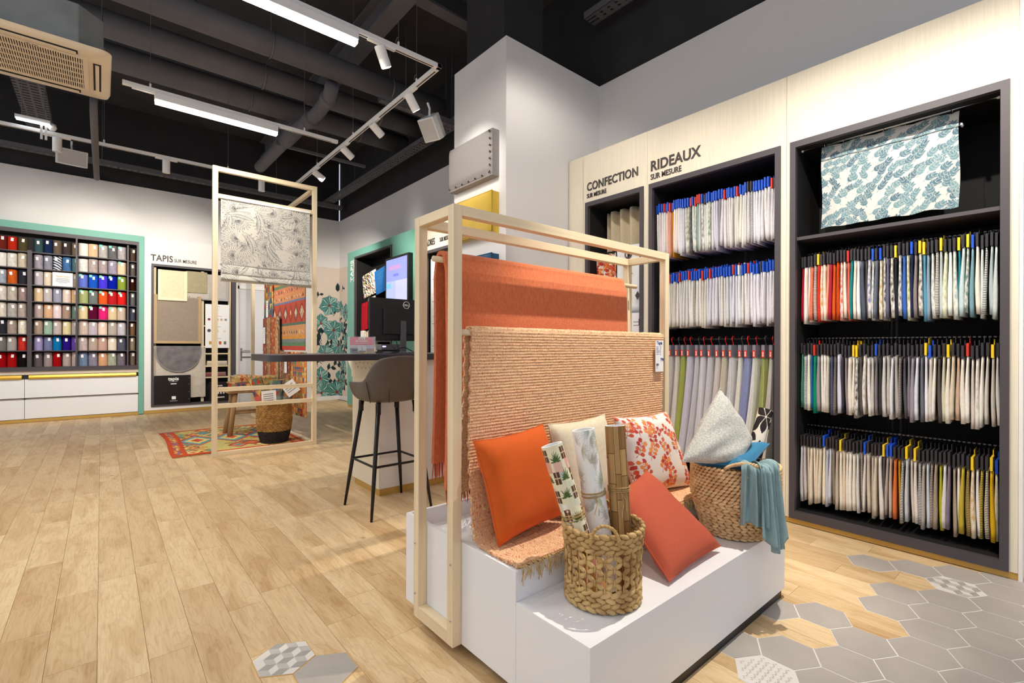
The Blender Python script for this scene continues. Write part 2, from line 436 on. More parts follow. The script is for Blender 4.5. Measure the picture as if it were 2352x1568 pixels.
# hexagonal tiles let into the oak
def tile_mat(kind):
    m = bpy.data.materials.new('cement_tile_' + kind); m.use_nodes = True; nt = m.node_tree; N = nt.nodes; L = nt.links; b = N['Principled BSDF']; b.inputs['Roughness'].default_value = 0.55
    ge = N.new('ShaderNodeNewGeometry'); n = N.new('ShaderNodeTexNoise'); n.inputs['Scale'].default_value = 5; n.inputs['Detail'].default_value = 5; L.new(ge.outputs['Position'], n.inputs['Vector'])
    mx = N.new('ShaderNodeMix'); mx.data_type = 'RGBA'; mx.inputs[6].default_value = C(156, 148, 142); mx.inputs[7].default_value = C(188, 180, 172); L.new(n.outputs['Fac'], mx.inputs[0]); L.new(mx.outputs[2], b.inputs['Base Color'])
    return m
TILEG = tile_mat('grey')
TILEL = mat('tile_pale', C(222, 216, 208), 0.5); TILEM = mat('tile_mid', C(190, 184, 178), 0.5); TILED = mat('tile_grey', C(164, 159, 154), 0.5); GROUT = mat('pale_grout', C(226, 220, 214), 0.8); WTRIM = mat('wood_cut_edge', C(206, 160, 84), 0.6)
def hexpts(cx, cy, r): return [(cx + r * math.sin(PI / 3 * k), cy + r * math.cos(PI / 3 * k)) for k in range(6)]
tiles = [(k, n) for k in (-2, -1) for n in range(-4, 5)] + [(0, n) for n in (-4, -3, -2, -1, 0, 1, 2, 4)] + [(1, n) for n in (-5, -4, -3, -2, 0, 1, 3)] + [(2, n) for n in (-3, -1, 3)] + [(3, -4), (3, -2)]
pat = [(0, 3, 'cube'), (2, -4, 'bow')]
cells = [(2.655 + 0.2003 * n + (0.1 if k % 2 else 0), 0.377 + 0.1733 * k, 'grey') for k, n in tiles] + [(2.655 + 0.2003 * n + (0.1 if k % 2 else 0), 0.377 + 0.1733 * k, t) for k, n, t in pat] + [(0.535, 1.963, 'cube'), (0.632, 1.787, 'grey')]
HR = 0.1156
for cx, cy, kd in cells:
    if cx > 3.56: continue
    MB().prism(hexpts(cx, cy, HR), 2, -0.010, 0.0012).build('tile_grout', GROUT if cx > 1 else WTRIM, floor)
    t = MB().prism(hexpts(cx, cy, HR - 0.0034), 2, -0.010, 0.0024).build('hexagonal_tile', TILEG if kd == 'grey' else TILEL, floor, label=None if kd == 'grey' else 'pale patterned hexagonal tile')
    if kd == 'grey': continue
    mb = MB(); zz = 0.0030
    if kd == 'cube':      # rhombus star pattern, two greys on pale
        R = 0.037
        for a in range(-4, 5):
            for c in range(-4, 5):
                ox = cx + R * 1.732 * (a + 0.5 * (c % 2)); oy = cy + R * 1.5 * c
                for j in (0, 1):
                    V = lambda k: (ox + R * math.sin(PI / 3 * k), oy + R * math.cos(PI / 3 * k))
                    q = [(ox, oy), V(2 * j), V(2 * j + 1), V(2 * j + 2)]
                    if all(abs(px - cx) < 0.0965 and abs(py - cy) + abs(px - cx) * 0.577 < 0.111 for px, py in q): mb.poly([(px, py, zz) for px, py in q[::-1]], j)
    else:                 # little curved bow figures
        for a in range(-5, 6):
            for c in range(-5, 6):
                ox, oy = cx + 0.025 * a + 0.0125 * (c % 2), cy + 0.022 * c
                if abs(ox - cx) < 0.082 and abs(oy - cy) + abs(ox - cx) * 0.577 < 0.095:
                    w = 0.011
                    mb.poly([(ox - w, oy - 0.004, zz), (ox - 0.002, oy, zz), (ox - w, oy + 0.005, zz)], 0); mb.poly([(ox + w, oy - 0.005, zz), (ox + w, oy + 0.004, zz), (ox + 0.002, oy, zz)], 0)
                    mb.poly([(ox - 0.003, oy + 0.003, zz), (ox + 0.003, oy + 0.003, zz), (ox + 0.001, oy + 0.010, zz)], 1)
    mb.build('tile_print', [TILEM, TILED], t)

# walls
struct('wall_right', MB().box(XW, XW + 0.12, -2.6, YB + 0.12, 0, ZT), WALLW, 'white painted side wall behind the wooden display units')
struct('wall_back', MB().box(-4.2, XW, YB, YB + 0.12, 0, ZT), WALLW, 'white painted far wall behind the carpet racks')
struct('wall_upper_right', MB().box(XW + 0.05, XW + 0.17, -2.6, YB + 0.12, ZT, ZC), BLACKW, 'matt black upper wall above the white side wall')
struct('wall_upper_back', MB().box(-4.2, XW, YB + 0.05, YB + 0.17, ZT, ZC), BLACKW, 'matt black upper wall above the far wall')
struct('ceiling', MB().box(-4.2, XW + 0.17, -2.6, YB + 0.17, ZC, ZC + 0.1), mat('black_ceiling_paint', C(70, 68, 72), 0.9, nz=0.3, nscale=2), 'black painted warehouse ceiling with pipes below it')
struct('pillar', MB().box(2.762, XW, 3.313, 4.146, 0, ZT), WALLW, 'square white pillar box carrying the headboards')
struct('pillar_core', MB().box(2.85, 3.35, 3.45, 4.05, ZT, ZC), BLACKW, 'black concrete column rising out of the white pillar box')
struct('baseboard_right', MB().box(XW - 0.012, XW, 9.36, YB, 0, 0.09).box(XW - 0.015, XW, -2.6, 0.15, 0, 0.09), WHITE, 'white skirting board along the side wall')
struct('baseboard_back', MB().box(2.75, XW, YB - 0.012, YB, 0, 0.09), WHITE, 'white skirting board along the far wall below the mural')

# floral mural in the far corner: printed panel that turns the corner
def flower(cv, x, y, r, ang, n=7, spread=PI * 1.2, side=False, seed=0):
    q = random.Random(seed); deep, mid, pale, ln = (44, 104, 98), (92, 146, 142), (146, 186, 178), (24, 52, 54)
    for j in range(n):
        a = ang + spread * (j / (n - 1) - 0.5) if side else ang + 2 * PI * j / n
        cv.leaf(x, y, a, r * q.uniform(0.85, 1.1), r * 0.40, (mid, pale, mid)[j % 3], None, 1.15, 0, ln)
        for k in (-1, 0, 1): cv.leaf(x + 2 * math.cos(a), y + 2 * math.sin(a), a + k * 0.16, r * 0.8, r * 0.045, deep if k else (215, 228, 220), None, 0.9)
    cv.disc(x, y, r * 0.13, (150, 62, 40))
def twig(cv, x, y, ang, L, n, seed, dark=(24, 44, 50)):
    q = random.Random(seed); px, py = x, y
    for j in range(n):
        nx, ny = px + math.cos(ang) * L, py + math.sin(ang) * L; cv.line(px, py, nx, ny, 0.8, dark); px, py = nx, ny; ang += q.uniform(-0.2, 0.2)
        cv.leaf(px, py, ang + (0.8 if j % 2 else -0.8), L * 1.6, L * 0.42, dark, (60, 84, 84), 0.8)
mur = Canvas(150, 340, (226, 210, 196))   # spans 1.05 m x 2.85 m: back wall part u<0.52
for s_ in range(34): twig(mur, rnd.uniform(0, 150), rnd.uniform(175, 335), rnd.uniform(-2.6, -0.5), 11, 4, s_)
for s_, (x, y) in enumerate(((8, 150), (58, 128), (96, 62), (84, 150), (5, 84), (120, 190), (40, 210))): twig(mur, x, y, -1.2 + 0.3 * (s_ % 3), 8, 2, 50 + s_)
mur.leaf(72, 62, -PI / 2, 24, 7, (38, 56, 58), None, 0.8)
for (x, y, r, a, sd) in ((46, 100, 30, -PI / 2, 0), (20, 148, 27, -PI / 2, 1), (60, 165, 30, 0.4, 0), (75, 205, 26, 2.0, 1), (34, 228, 28, -2.2, 1), (86, 110, 24, -1.2, 1), (100, 160, 18, -1.8, 1), (18, 292, 32, -1.5, 0), (76, 300, 28, 0.3, 1), (70, 330, 34, -1.6, 0), (112, 262, 26, -1.4, 1), (106, 300, 24, -2.3, 0), (22, 330, 30, -0.8, 1), (130, 120, 26, -1.5, 0), (136, 200, 26, -1.5, 1), (100, 232, 18, -1.7, 1)):
    flower(mur, x, y, r, a, 7 if not sd else 5, PI * 1.1, bool(sd), int(x + y))
def mural_pt(u, v):
    s_ = u * 1.05; bx = 0.55
    return np.where(s_ < bx, XW - bx + s_, XW - 0.004), np.where(s_ < bx, YB - 0.004, YB - 0.004 - (s_ - bx)), 2.935 - 2.845 * v
grid_attr('floral_mural', SHEET, mural_pt, mur.a, label='teal flower mural printed on cream paper in the far corner', cat='mural', kind='thing')

# door in the far wall, seen behind the fabric frame
d1 = box('door_1', mat('grey_white_door', C(206, 206, 210), 0.5), 2.06, 2.66, YB - 0.05, YB - 0.02, 0.01, 2.32, label='pale grey flush door in the far wall beside the rug unit', kind='structure')
MB().box(1.99, 2.06, YB - 0.07, YB, 0, 2.38).box(2.66, 2.73, YB - 0.07, YB, 0, 2.38).box(1.99, 2.73, YB - 0.07, YB, 2.32, 2.38).build('door_frame', WHITE, d1)
h_ = MB().tube([(2.10, YB - 0.05, 1.10), (2.10, YB - 0.10, 1.10), (2.25, YB - 0.10, 1.10)], 0.010, 8); h_.box(2.085, 2.115, YB - 0.06, YB - 0.05, 0.90, 1.15); h_.build('door_handle', STEEL, d1)
box('door_plate', mat('red_sticker', C(190, 40, 50), 0.5), 2.64, 2.70, YB - 0.078, YB - 0.072, 1.83, 1.87, d1)
box('lock_plate', STEEL, 2.09, 2.27, YB - 0.055, YB - 0.049, 0.955, 0.985, d1)

# ================================================================ CEILING SERVICES
def pipe(y, z, r, x0, x1, label, n=16):
    t = thing('ceiling_pipe', label, 'pipe', (x0, y, z)); MB().tube([(x0, y, z), (x1, y, z)], r, n).build('pipe_run', DUCT, t, smooth=True)
    for x in (x0 + 0.9, (x0 + x1) / 2 + 0.4, x1 - 0.8):
        MB().tube([(x, y, z + r + 0.35), (x, y, z + r)], 0.006, 6).tube([(x, y + (r + 0.008) * math.cos(a * PI / 8), z + (r + 0.008) * math.sin(a * PI / 8)) for a in range(16)], 0.008, 4, closed=True).build('pipe_hanger', WIRE, t)
pipe(5.89, 4.6, 0.135, -1.6, 3.7, 'thick grey ceiling pipe nearest of the three parallel runs')
pipe(6.65, 4.6, 0.14, -1.6, 3.9, 'middle of the three thick grey ceiling pipes')
pipe(7.37, 4.6, 0.15, -1.6, 3.9, 'farthest of the three thick grey ceiling pipes')
t = thing('drain_pipe', 'grey drain pipe with elbow joint crossing under the ceiling pipes', 'pipe', (2.1, 6.0, 4.5))
pp = [(2.16, 5.95, 4.42), (2.2, 6.15, 4.36), (2.2, 6.5, 4.33), (2.18, 6.75, 4.3), (2.1, 7.2, 4.27), (2.02, 8.9, 4.2)]
MB().tube(pp, 0.085, 12).build('drain_run', DUCT, t, smooth=True)
for q in (1, 3, 4): MB().tube([pp[q], tuple(a + (b - a) * 0.25 for a, b in zip(pp[q], pp[q + 1 if q < 5 else q]))], 0.105, 12).build('pipe_collar', DUCT, t, smooth=True)
def ibeam(name, ax, p, q0, q1, z, w, h, label):
    t = thing(name, label, 'beam', (p, q0, z) if ax == 1 else (q0, p, z), kind='structure'); mb = MB()
    for a, b, c, d in ((-w / 2, w / 2, 0, 0.03), (-0.012, 0.012, 0.03, h - 0.03), (-w / 2, w / 2, h - 0.03, h)):
        if ax == 1: mb.box(p + a, p + b, q0, q1, z + c, z + d)
        else: mb.box(q0, q1, p + a, p + b, z + c, z + d)
    mb.build('beam_profile', DUCT, t); return t
ibeam('ceiling_beam', 1, 2.54, -2.4, YB, 5.0, 0.20, 0.34, 'dark steel beam running under the ceiling towards the far wall')
ibeam('ceiling_beam', 0, 4.75, -4.0, XW, 5.05, 0.16, 0.30, 'dark steel cross beam above the long white track lamp')
ibeam('ceiling_beam', 0, 8.3, -4.0, XW, 5.0, 0.2, 0.34, 'dark steel cross beam far behind the three pipes')
def tray(ax, p, q0, q1, z, w, label, h=0.07):
    """perforated cable tray: bottom of cross slats between two side flanges"""
    t = thing('cable_tray', label, 'cable tray', (p, q0, z) if ax == 1 else (q0, p, z)); mb = MB()
    def b(a0, a1, c0, c1, d0, d1):
        if ax == 1: mb.box(p + a0, p + a1, c0, c1, z + d0, z + d1)
        else: mb.box(c0, c1, p + a0, p + a1, z + d0, z + d1)
    for s_ in (-w / 2, w / 2 - 0.004): b(s_, s_ + 0.004, q0, q1, 0, h)
    mb.build('side_flange', DUCT, t); mb = MB(); L_ = q1 - q0; n = int(L_ / 0.09)
    for i in range(n): b(-w / 2, w / 2, q0 + i * 0.09, q0 + i * 0.09 + 0.055, 0, 0.004)
    for f in (-0.32, 0.0, 0.32): b(f * w - 0.012, f * w + 0.012, q0, q1, 0.001, 0.005)
    mb.build('perforated_bottom', DUCT, t)
    mb = MB(); n = max(2, int(L_ / 2.2))
    for i in range(n):
        c = q0 + L_ * (i + 0.5) / n
        if ax == 1: mb.box(p - 0.004, p + 0.004, c, c + 0.008, z, ZC)
        else: mb.box(c, c + 0.008, p - 0.004, p + 0.004, z, ZC)
    mb.build('tray_hanger', WIRE, t)
tray(1, 3.74, 4.2, YB, 4.28, 0.16, 'perforated dark cable tray along the side wall above the teal unit')
tray(0, 10.42, -4.0, 4.0, 4.18, 0.14, 'perforated dark cable tray along the far wall above the carpet racks')
tray(1, -0.70, 5.2, 10.3, 4.45, 0.30, 'wide perforated cable tray passing over the air conditioner')
tray(1, 3.88, -2.0, 3.3, 4.6, 0.16, 'perforated cable tray above the wooden curtain wall')
tray(0, 5.55, 2.6, 4.0, 4.22, 0.10, 'short perforated cable tray branching off beside the white speaker')

# ---------------------------------------------------------------- air conditioner cassette
ac = thing('air_conditioner', 'beige ceiling cassette air conditioner hung on rods', 'air conditioner', (-0.40, 5.46, 3.5))
ACB = mat('cassette_plastic', C(232, 216, 190), 0.45); GALV = mat('galvanised_sheet', C(150, 155, 157), 0.45, 0.2, nz=0.2, nscale=5)
ax0, ax1, ay0, ay1 = -0.87, 0.06, 4.99, 5.93
def rring(mb, o, i, z0, z1):
    """square ring between outer and inner rectangles (x0,x1,y0,y1)"""
    mb.box(o[0], o[1], o[2], i[2], z0, z1); mb.box(o[0], o[1], i[3], o[3], z0, z1); mb.box(o[0], i[0], i[2], i[3], z0, z1); mb.box(i[1], o[1], i[2], i[3], z0, z1)
def rr(x0, x1, y0, y1, r, n=5):
    out = []
    for cx, cy, a in ((x1 - r, y1 - r, 0), (x0 + r, y1 - r, 1), (x0 + r, y0 + r, 2), (x1 - r, y0 + r, 3)):
        for k in range(n + 1): g = PI / 2 * (a + k / n); out.append((cx + r * math.cos(g), cy + r * math.sin(g)))
    return out
mb = MB(); O_, I_ = rr(ax0, ax1, ay0, ay1, 0.07), rr(ax0 + 0.145, ax1 - 0.145, ay0 + 0.145, ay1 - 0.145, 0.05)
mb = MB(); n_ = len(O_)
vs = [(x, y, 3.535) for x, y in O_] + [(x, y, 3.50) for x, y in rr(ax0 + 0.015, ax1 - 0.015, ay0 + 0.015, ay1 - 0.015, 0.06)] + [(x, y, 3.497) for x, y in I_]
mb.add(vs, [((k + 1) % n_ + r * n_, k + r * n_, k + (r + 1) * n_, (k + 1) % n_ + (r + 1) * n_) for r in range(2) for k in range(n_)])
mb.build('fascia', ACB, ac, smooth=True)
gx0, gx1, gy0, gy1 = ax0 + 0.145, ax1 - 0.145, ay0 + 0.145, ay1 - 0.145
gr = MB(); rring(gr, (gx0, gx1, gy0, gy1), (gx0 + 0.035, gx1 - 0.035, gy0 + 0.035, gy1 - 0.035), 3.490, 3.502)
g0 = gr.build('intake_grille', ACB, ac, bevel=0.004)
mb = MB(); nsl = 40
for k in range(nsl):
    x = gx0 + 0.035 + (gx1 - gx0 - 0.07) * (k + 0.5) / nsl; mb.box(x - 0.0038, x + 0.0038, gy0 + 0.035, gy1 - 0.035, 3.492, 3.500)
for k in range(1, 6):
    y = gy0 + 0.035 + (gy1 - gy0 - 0.07) * k / 6; mb.box(gx0 + 0.035, gx1 - 0.035, y - 0.005, y + 0.005, 3.490, 3.500)
mb.build('grille_bars', ACB, g0, kind='stuff')
box('filter_shade', NICHE, gx0 + 0.02, gx1 - 0.02, gy0 + 0.02, gy1 - 0.02, 3.508, 3.515, ac)
for (x0, x1, y0, y1) in ((gx0 + 0.06, gx1 - 0.06, ay0 + 0.065, ay0 + 0.115), (gx0 + 0.06, gx1 - 0.06, ay1 - 0.115, ay1 - 0.065), (ax0 + 0.065, ax0 + 0.115, gy0 + 0.06, gy1 - 0.06), (ax1 - 0.115, ax1 - 0.065, gy0 + 0.06, gy1 - 0.06)):
    v_ = box('air_outlet', NICHE, x0, x1, y0, y1, 3.492, 3.499, ac)
    if x1 - x0 > y1 - y0: box('louvre', ACB, x0 + 0.01, x1 - 0.01, (y0 + y1) / 2 - 0.012, (y0 + y1) / 2 + 0.012, 3.486, 3.492, v_)
    else: box('louvre', ACB, (x0 + x1) / 2 - 0.012, (x0 + x1) / 2 + 0.012, y0 + 0.01, y1 - 0.01, 3.486, 3.492, v_)
MB().lens((-0.43, gy0 + 0.018, 3.4892), (1, 0, 0), (0, 0, 1), 0.014, 0.005, 0.0008).build('maker_mark', PRINTB, ac); MB().box(-0.405, -0.375, gy0 + 0.015, gy0 + 0.021, 3.4885, 3.490).build('maker_mark', PRINTG, ac)
MB().prism([(x, y) for x, y in ((ax0 + 0.05, ay0 + 0.05), (ax1 - 0.20, ay0 + 0.05), (ax1 - 0.05, ay0 + 0.20), (ax1 - 0.05, ay1 - 0.20), (ax1 - 0.20, ay1 - 0.05), (ax0 + 0.05, ay1 - 0.05))], 2, 3.56, 3.86).build('casing', GALV, ac, bevel=0.006)
box('gasket', NICHE, ax0 + 0.06, ax1 - 0.07, ay0 + 0.07, ay1 - 0.07, 3.52, 3.57, ac)
for x, y in ((ax1 - 0.06, ay0 + 0.25), (ax1 - 0.06, ay1 - 0.25), (ax0 + 0.02, ay0 + 0.25)):
    MB().tube([(x, y, 3.66), (x, y, ZC)], 0.006, 6).build('threaded_rod', STEEL, ac); box('hanging_lug', GALV, x - 0.03, x + 0.02, y - 0.03, y + 0.03, 3.655, 3.66, ac)
dp = thing('condensate_pipe', 'thin grey pipe dropping behind the air conditioner', 'pipe', (-0.06, 6.1, 3.2)); MB().tube([(-0.06, 6.10, 3.62), (-0.06, 6.12, 3.45), (-0.055, 6.6, 3.34), (-0.05, 8.6, 3.46), (-0.05, YB + 0.04, 4.05)], 0.032, 10).build('pipe_run', DUCT, dp, smooth=True)

# ---------------------------------------------------------------- lighting track and lamps
ZTK = 3.5
def ring_hook(mb, x, y, z): mb.tube([(x, y + 0.022 * math.cos(a * PI / 5), z + 0.022 * math.sin(a * PI / 5)) for a in range(10)], 0.0025, 5, closed=True)
def track(pts, label, wires):
    t = thing('lighting_track', label, 'light track', (pts[0][0], pts[0][1], ZTK))
    for (xa, ya), (xb, yb) in zip(pts[:-1], pts[1:]):
        w = 0.019
        if abs(xb - xa) > abs(yb - ya): MB().box(min(xa, xb) - w, max(xa, xb) + w, ya - w, ya + w, ZTK - 0.022, ZTK + 0.014).build('rail', METW, t, bevel=0.002); MB().box(min(xa, xb) + 0.05, max(xa, xb) - 0.05, ya - 0.006, ya + 0.006, ZTK - 0.0235, ZTK - 0.022).build('contact_slot', ANTH, t)
        else: MB().box(xa - w, xa + w, min(ya, yb) - w, max(ya, yb) + w, ZTK - 0.022, ZTK + 0.014).build('rail', METW, t, bevel=0.002); MB().box(xa - 0.006, xa + 0.006, min(ya, yb) + 0.05, max(ya, yb) - 0.05, ZTK - 0.0235, ZTK - 0.022).build('contact_slot', ANTH, t)
    for x, y in wires:
        mb = MB().tube([(x, y, ZTK + 0.014), (x, y, ZC)], 0.0022, 5); ring_hook(mb, x, y + 0.02, ZTK + 0.07)
        mb.build('suspension_wire', WIRE, t); MB().tube([(x, y, ZTK + 0.01), (x, y, ZTK + 0.05)], 0.008, 8).build('wire_grip', METW, t)
track([(-1.9, 3.39), (2.10, 3.39), (2.10, 7.21), (-1.9, 7.21)], 'white track with several spotlights running in a rectangle below the ceiling', [(1.74, 3.39), (0.3, 3.39), (2.10, 3.75), (2.10, 5.15), (2.10, 6.3), (1.26, 7.21), (0.02, 7.21), (-0.9, 7.21)])
track([(0.153, 5.39), (2.0, 5.39)], 'short straight white track hung inside the larger track rectangle', [(0.33, 5.39), (1.66, 5.39)])
track([(0.9, 0.80), (2.15, 0.80), (2.15, 1.85)], 'white track with spotlights above the orange rug stand', [(1.4, 0.80), (2.15, 1.5)])
def linear(x0, x1, y, label, z=ZTK, hang=0):
    t = thing('linear_lamp', label, 'ceiling lamp', ((x0 + x1) / 2, y, z - 0.12))
    MB().box(x0, x1, y - 0.035, y + 0.035, z - 0.085, z - 0.022).build('housing', METW, t, bevel=0.003)
    MB().box(x0 + 0.004, x1 - 0.004, y - 0.030, y + 0.030, z - 0.115, z - 0.085).build('diffuser', LED, t, bevel=0.006)
    MB().box(x0 - 0.16, x0, y - 0.016, y + 0.016, z - 0.034, z - 0.022).build('track_adapter', METW, t)
    if hang:
        for x in (x0 + 0.2, x1 - 0.2): MB().tube([(x, y, z - 0.022), (x, y, hang)], 0.003, 5).build('suspension_wire', WIRE, t)
linear(-0.15, 1.41, 3.39, 'long bright linear lamp on the near edge of the track')
linear(0.36, 1.39, 5.39, 'shorter bright linear lamp on the inner straight track')
for k, (x, y, e) in enumerate(ADDED):
    linear(x - 0.75, x + 0.75, y, 'added unseen linear lamp ' + ('left of the camera', 'beside the air conditioner', 'before the outer carpet racks', 'behind the camera')[k], 3.64, ZC)  # housings for the added fill lamps, all out of view
def spot_head(p, tgt, lit, label, az=None):
    """cylinder can hanging from an adapter on the track at p; tgt = aim direction"""
    t = thing('track_spotlight', label, 'spotlight', (p[0], p[1], ZTK - 0.03), group='spotlights on the tracks')
    d = Vector(tgt).normalized(); c = Vector((p[0], p[1], ZTK - 0.085))
    ad = MB()
    if abs(p[2]) > 0.5: ad.box(p[0] - 0.013, p[0] + 0.013, p[1] - 0.11, p[1] + 0.11, ZTK - 0.036, ZTK - 0.022)
    else: ad.box(p[0] - 0.11, p[0] + 0.11, p[1] - 0.013, p[1] + 0.013, ZTK - 0.036, ZTK - 0.022)
    ad.tube([(p[0], p[1], ZTK - 0.036), (p[0], p[1], ZTK - 0.07)], 0.008, 8).build('track_adapter', METW, t)
    a, b = c - d * 0.045, c + d * 0.105
    MB().tube([a, a + d * 0.004, b - d * 0.002, b], [0.036, 0.0395, 0.0395, 0.038], 20).build('lamp_body', METW, t, smooth=False)
    MB().tube([b + d * 0.0004, b + d * 0.0016], 0.033, 20).build('lens', LENS if lit else mat('unlit_lens', C(205, 205, 205), 0.2), t)
DN = (0, 0, -1)
spot_head((1.60, 3.39, 0), (0.42, 0.15, -0.75), True, 'lit white spotlight next to the long linear lamp')
spot_head((2.10, 3.86, 1), (0.62, 0.1, -0.75), True, 'lit white spotlight nearest the track corner')
spot_head((2.10, 4.60, 1), (0.8, 0.1, -0.55), False, 'unlit white spotlight tilted sideways, nearer one of the pair mid track')
spot_head((2.10, 5.37, 1), (0.8, 0.05, -0.55), False, 'unlit white spotlight tilted sideways, farther one of the pair mid track')
spot_head((2.10, 6.33, 1), (0.85, 0.0, -0.5), True, 'lit white spotlight above the wooden fabric frame')
spot_head((0.60, 7.21, 0), DN, False, 'white spotlight pointing down left of the wooden fabric frame')
spot_head((1.66, 7.21, 0), DN, False, 'white spotlight pointing down seen through the wooden fabric frame')
spot_head((-0.37, 7.21, 0), DN, False, 'white spotlight pointing down beside the small emergency lamp')
for (x, y, w_) in ((2.15, 0.95, 'wide unit'), (2.15, 1.3, 'RIDEAUX unit'), (2.15, 1.75, 'CONFECTION unit')): spot_head((x, y, 1), (0.75, 0.0, -0.9), True, 'white spotlight on the track, aimed at the ' + w_)
spot_head((1.62, 0.80, 0), (0.02, 0.4, -1), True, 'white spotlight above the rug stand')
# loudspeakers
def speaker(c, d, w, h, dp, label):
    t = thing('wall_speaker', label, 'speaker', c); d = Vector(d).normalized(); s_ = Vector((0, 0, 1)).cross(d).normalized(); u_ = d.cross(s_)
    c = Vector(c)
    def q(a, b, e): return c + s_ * a + u_ * b + d * e
    pf = [(-w / 2, dp / 2), (w / 2, dp / 2), (w / 2, dp * 0.1), (w * 0.28, -dp / 2), (-w * 0.28, -dp / 2), (-w / 2, dp * 0.1)]
    vs = [q(a, -h / 2, e) for a, e in pf] + [q(a, h / 2, e) for a, e in pf]
    MB().add(vs, [(5, 4, 3, 2, 1, 0), (6, 7, 8, 9, 10, 11)] + [(i, (i + 1) % 6, 6 + (i + 1) % 6, 6 + i) for i in range(6)]).build('cabinet', METW, t, bevel=0.008)
    g = [q(a, b, dp / 2 + 0.003) for a, b in ((-w * 0.44, -h * 0.44), (w * 0.44, -h * 0.44), (w * 0.44, h * 0.44), (-w * 0.44, h * 0.44))]
    MB().poly(g).build('grille', mat('speaker_grille', C(205, 200, 195), 0.6), t)
    MB().tube([q(0, h / 2, 0), q(0, h / 2 + 0.06, -0.05), q(0, h / 2 + 0.12, -0.05)], 0.012, 8).build('bracket', METW, t)
speaker((-0.33, 9.38, 3.90), (0.1, -1, -0.25), 0.34, 0.22, 0.20, 'white box speaker over the carpet racks')
speaker((2.74, 4.52, 3.58), (-0.75, -0.30, -0.62), 0.20, 0.24, 0.22, 'white box speaker beside the tall pillar')
# emergency lamp
t = thing('emergency_lamp', 'small lit emergency lamp box with dangling exit flag', 'emergency lamp', (-0.56, 7.19, 3.55))
MB().box(-0.69, -0.42, 7.15, 7.19, 3.57, 3.61).build('lamp_case', METW, t, bevel=0.004); MB().box(-0.68, -0.43, 7.146, 7.19, 3.558, 3.572).build('lamp_tube', LEDC, t)
MB().lathe([(0.0, 3.53), (0.025, 3.535), (0.04, 3.56), (0.03, 3.60), (0, 3.61)], -0.41, 7.22, 16).build('detector_head', METW, t, smooth=True)
for x in (-0.49, -0.455): MB().box(x - 0.010, x + 0.010, 7.165, 7.17, 3.40, 3.56).build('exit_flag', METW, t)
for x in (-0.64, -0.47): MB().tube([(x, 7.18, 3.61), (x, 7.18, ZC)], 0.004, 5).build('suspension_wire', WIRE, t)
t = thing('conduit_rail', 'thin metal conduit sloping below the far ceiling', 'conduit', (1.95, 7.7, 4.2)); MB().box(1.95, 3.35, 7.68, 7.72, 4.18, 4.22).build('conduit_run', DUCT, t); MB().tube([(1.97, 7.7, 4.2), (1.97, 7.7, ZC)], 0.01, 6).build('conduit_hanger', WIRE, t)

# ================================================================ CURTAIN WALL (three built-in display units, front at x = 3.58)
XU = 3.58; ZU = 3.06
cat_unit = 'display unit'
def unit(name, label, ya, yb, fy0, fy1, z_in0=0.088, fr=0.035):
    """panel from ya (near) to yb (far); dark framed niche from fy0 to fy1"""
    t = thing(name, label, cat_unit, (XU + 0.2, (ya + yb) / 2, 0)); zf0, zf1 = 0.040, 2.594
    MB().box(XU, XU + 0.02, ya + 0.001, yb - 0.001, zf1, ZU).build('fascia_panel', BIRCH, t)
    MB().box(XU, XU + 0.02, ya + 0.001, fy0, zf0, zf1).build('side_panel', BIRCH, t)
    MB().box(XU, XU + 0.02, fy1, yb - 0.001, zf0, zf1).build('side_panel', BIRCH, t)
    MB().box(XU + 0.004, XU + 0.05, ya + 0.001, yb - 0.001, 0.004, 0.039).build('plinth', GOLD, t)
    MB().box(XU + 0.02, XW - 0.02, ya + 0.002, yb - 0.002, ZU - 0.02, ZU).build('top_board', BIRCH, t)
    f = MB(); o = (fy0, fy1, zf0, zf1); i = (fy0 + fr, fy1 - fr, zf0 + 0.05, zf1 - 0.042)
    for a in ((o[0], o[1], o[2], i[2]), (o[0], o[1], i[3], o[3]), (o[0], i[0], i[2], i[3]), (i[1], o[1], i[2], i[3])): f.box(XU - 0.016, XU + 0.02, *a)
    f.build('niche_frame', ANTH, t)
    c = MB(); x0, x1 = XU + 0.02, XW - 0.03
    c.box(x1, x1 + 0.01, fy0, fy1, zf0, zf1); c.box(x0, x1, fy0 + 0.005, i[0], zf0, zf1); c.box(x0, x1, i[1], fy1 - 0.005, zf0, zf1); c.box(x0, x1, i[0], i[1], i[3], zf1); c.box(x0, x1, i[0], i[1], zf0, i[2])
    c.build('niche_lining', NICHE, t)
    return t
u3 = unit('fabric_display_unit', 'wide birch unit with dark niche below the leaf-print curtain', 0.175, 1.278, 0.208, 1.252)
u2 = unit('fabric_display_unit', 'birch unit signed RIDEAUX with two rows of pale samples', 1.278, 2.385, 1.313, 2.364)
u1 = unit('fabric_display_unit', 'narrow birch unit signed CONFECTION next to the white pillar', 2.385, 3.30, 2.42, 3.076)
MB().box(XU - 0.002, XU + 0.46, 0.160, 0.175, 0.0, ZU).build('end_panel', WHITE, u3)
MB().box(XU, XU + 0.0025, 3.109, 3.112, 0.04, ZU).build('panel_seam', mat('seam_shadow', C(190, 172, 140), 0.8), u1)
RU = (PI / 2, 0, -PI / 2)
text('sign_lettering', 'CONFECTION', INK, (XU - 0.004, 3.062, 2.706), 0.110, RU, u1, 0.003, 0.0022, sx=0.80, space=1.05)
text('sign_lettering', 'SUR MESURE', INK, (XU - 0.004, 3.062, 2.637), 0.058, RU, u1, 0.003, 0.0006, sx=0.72)
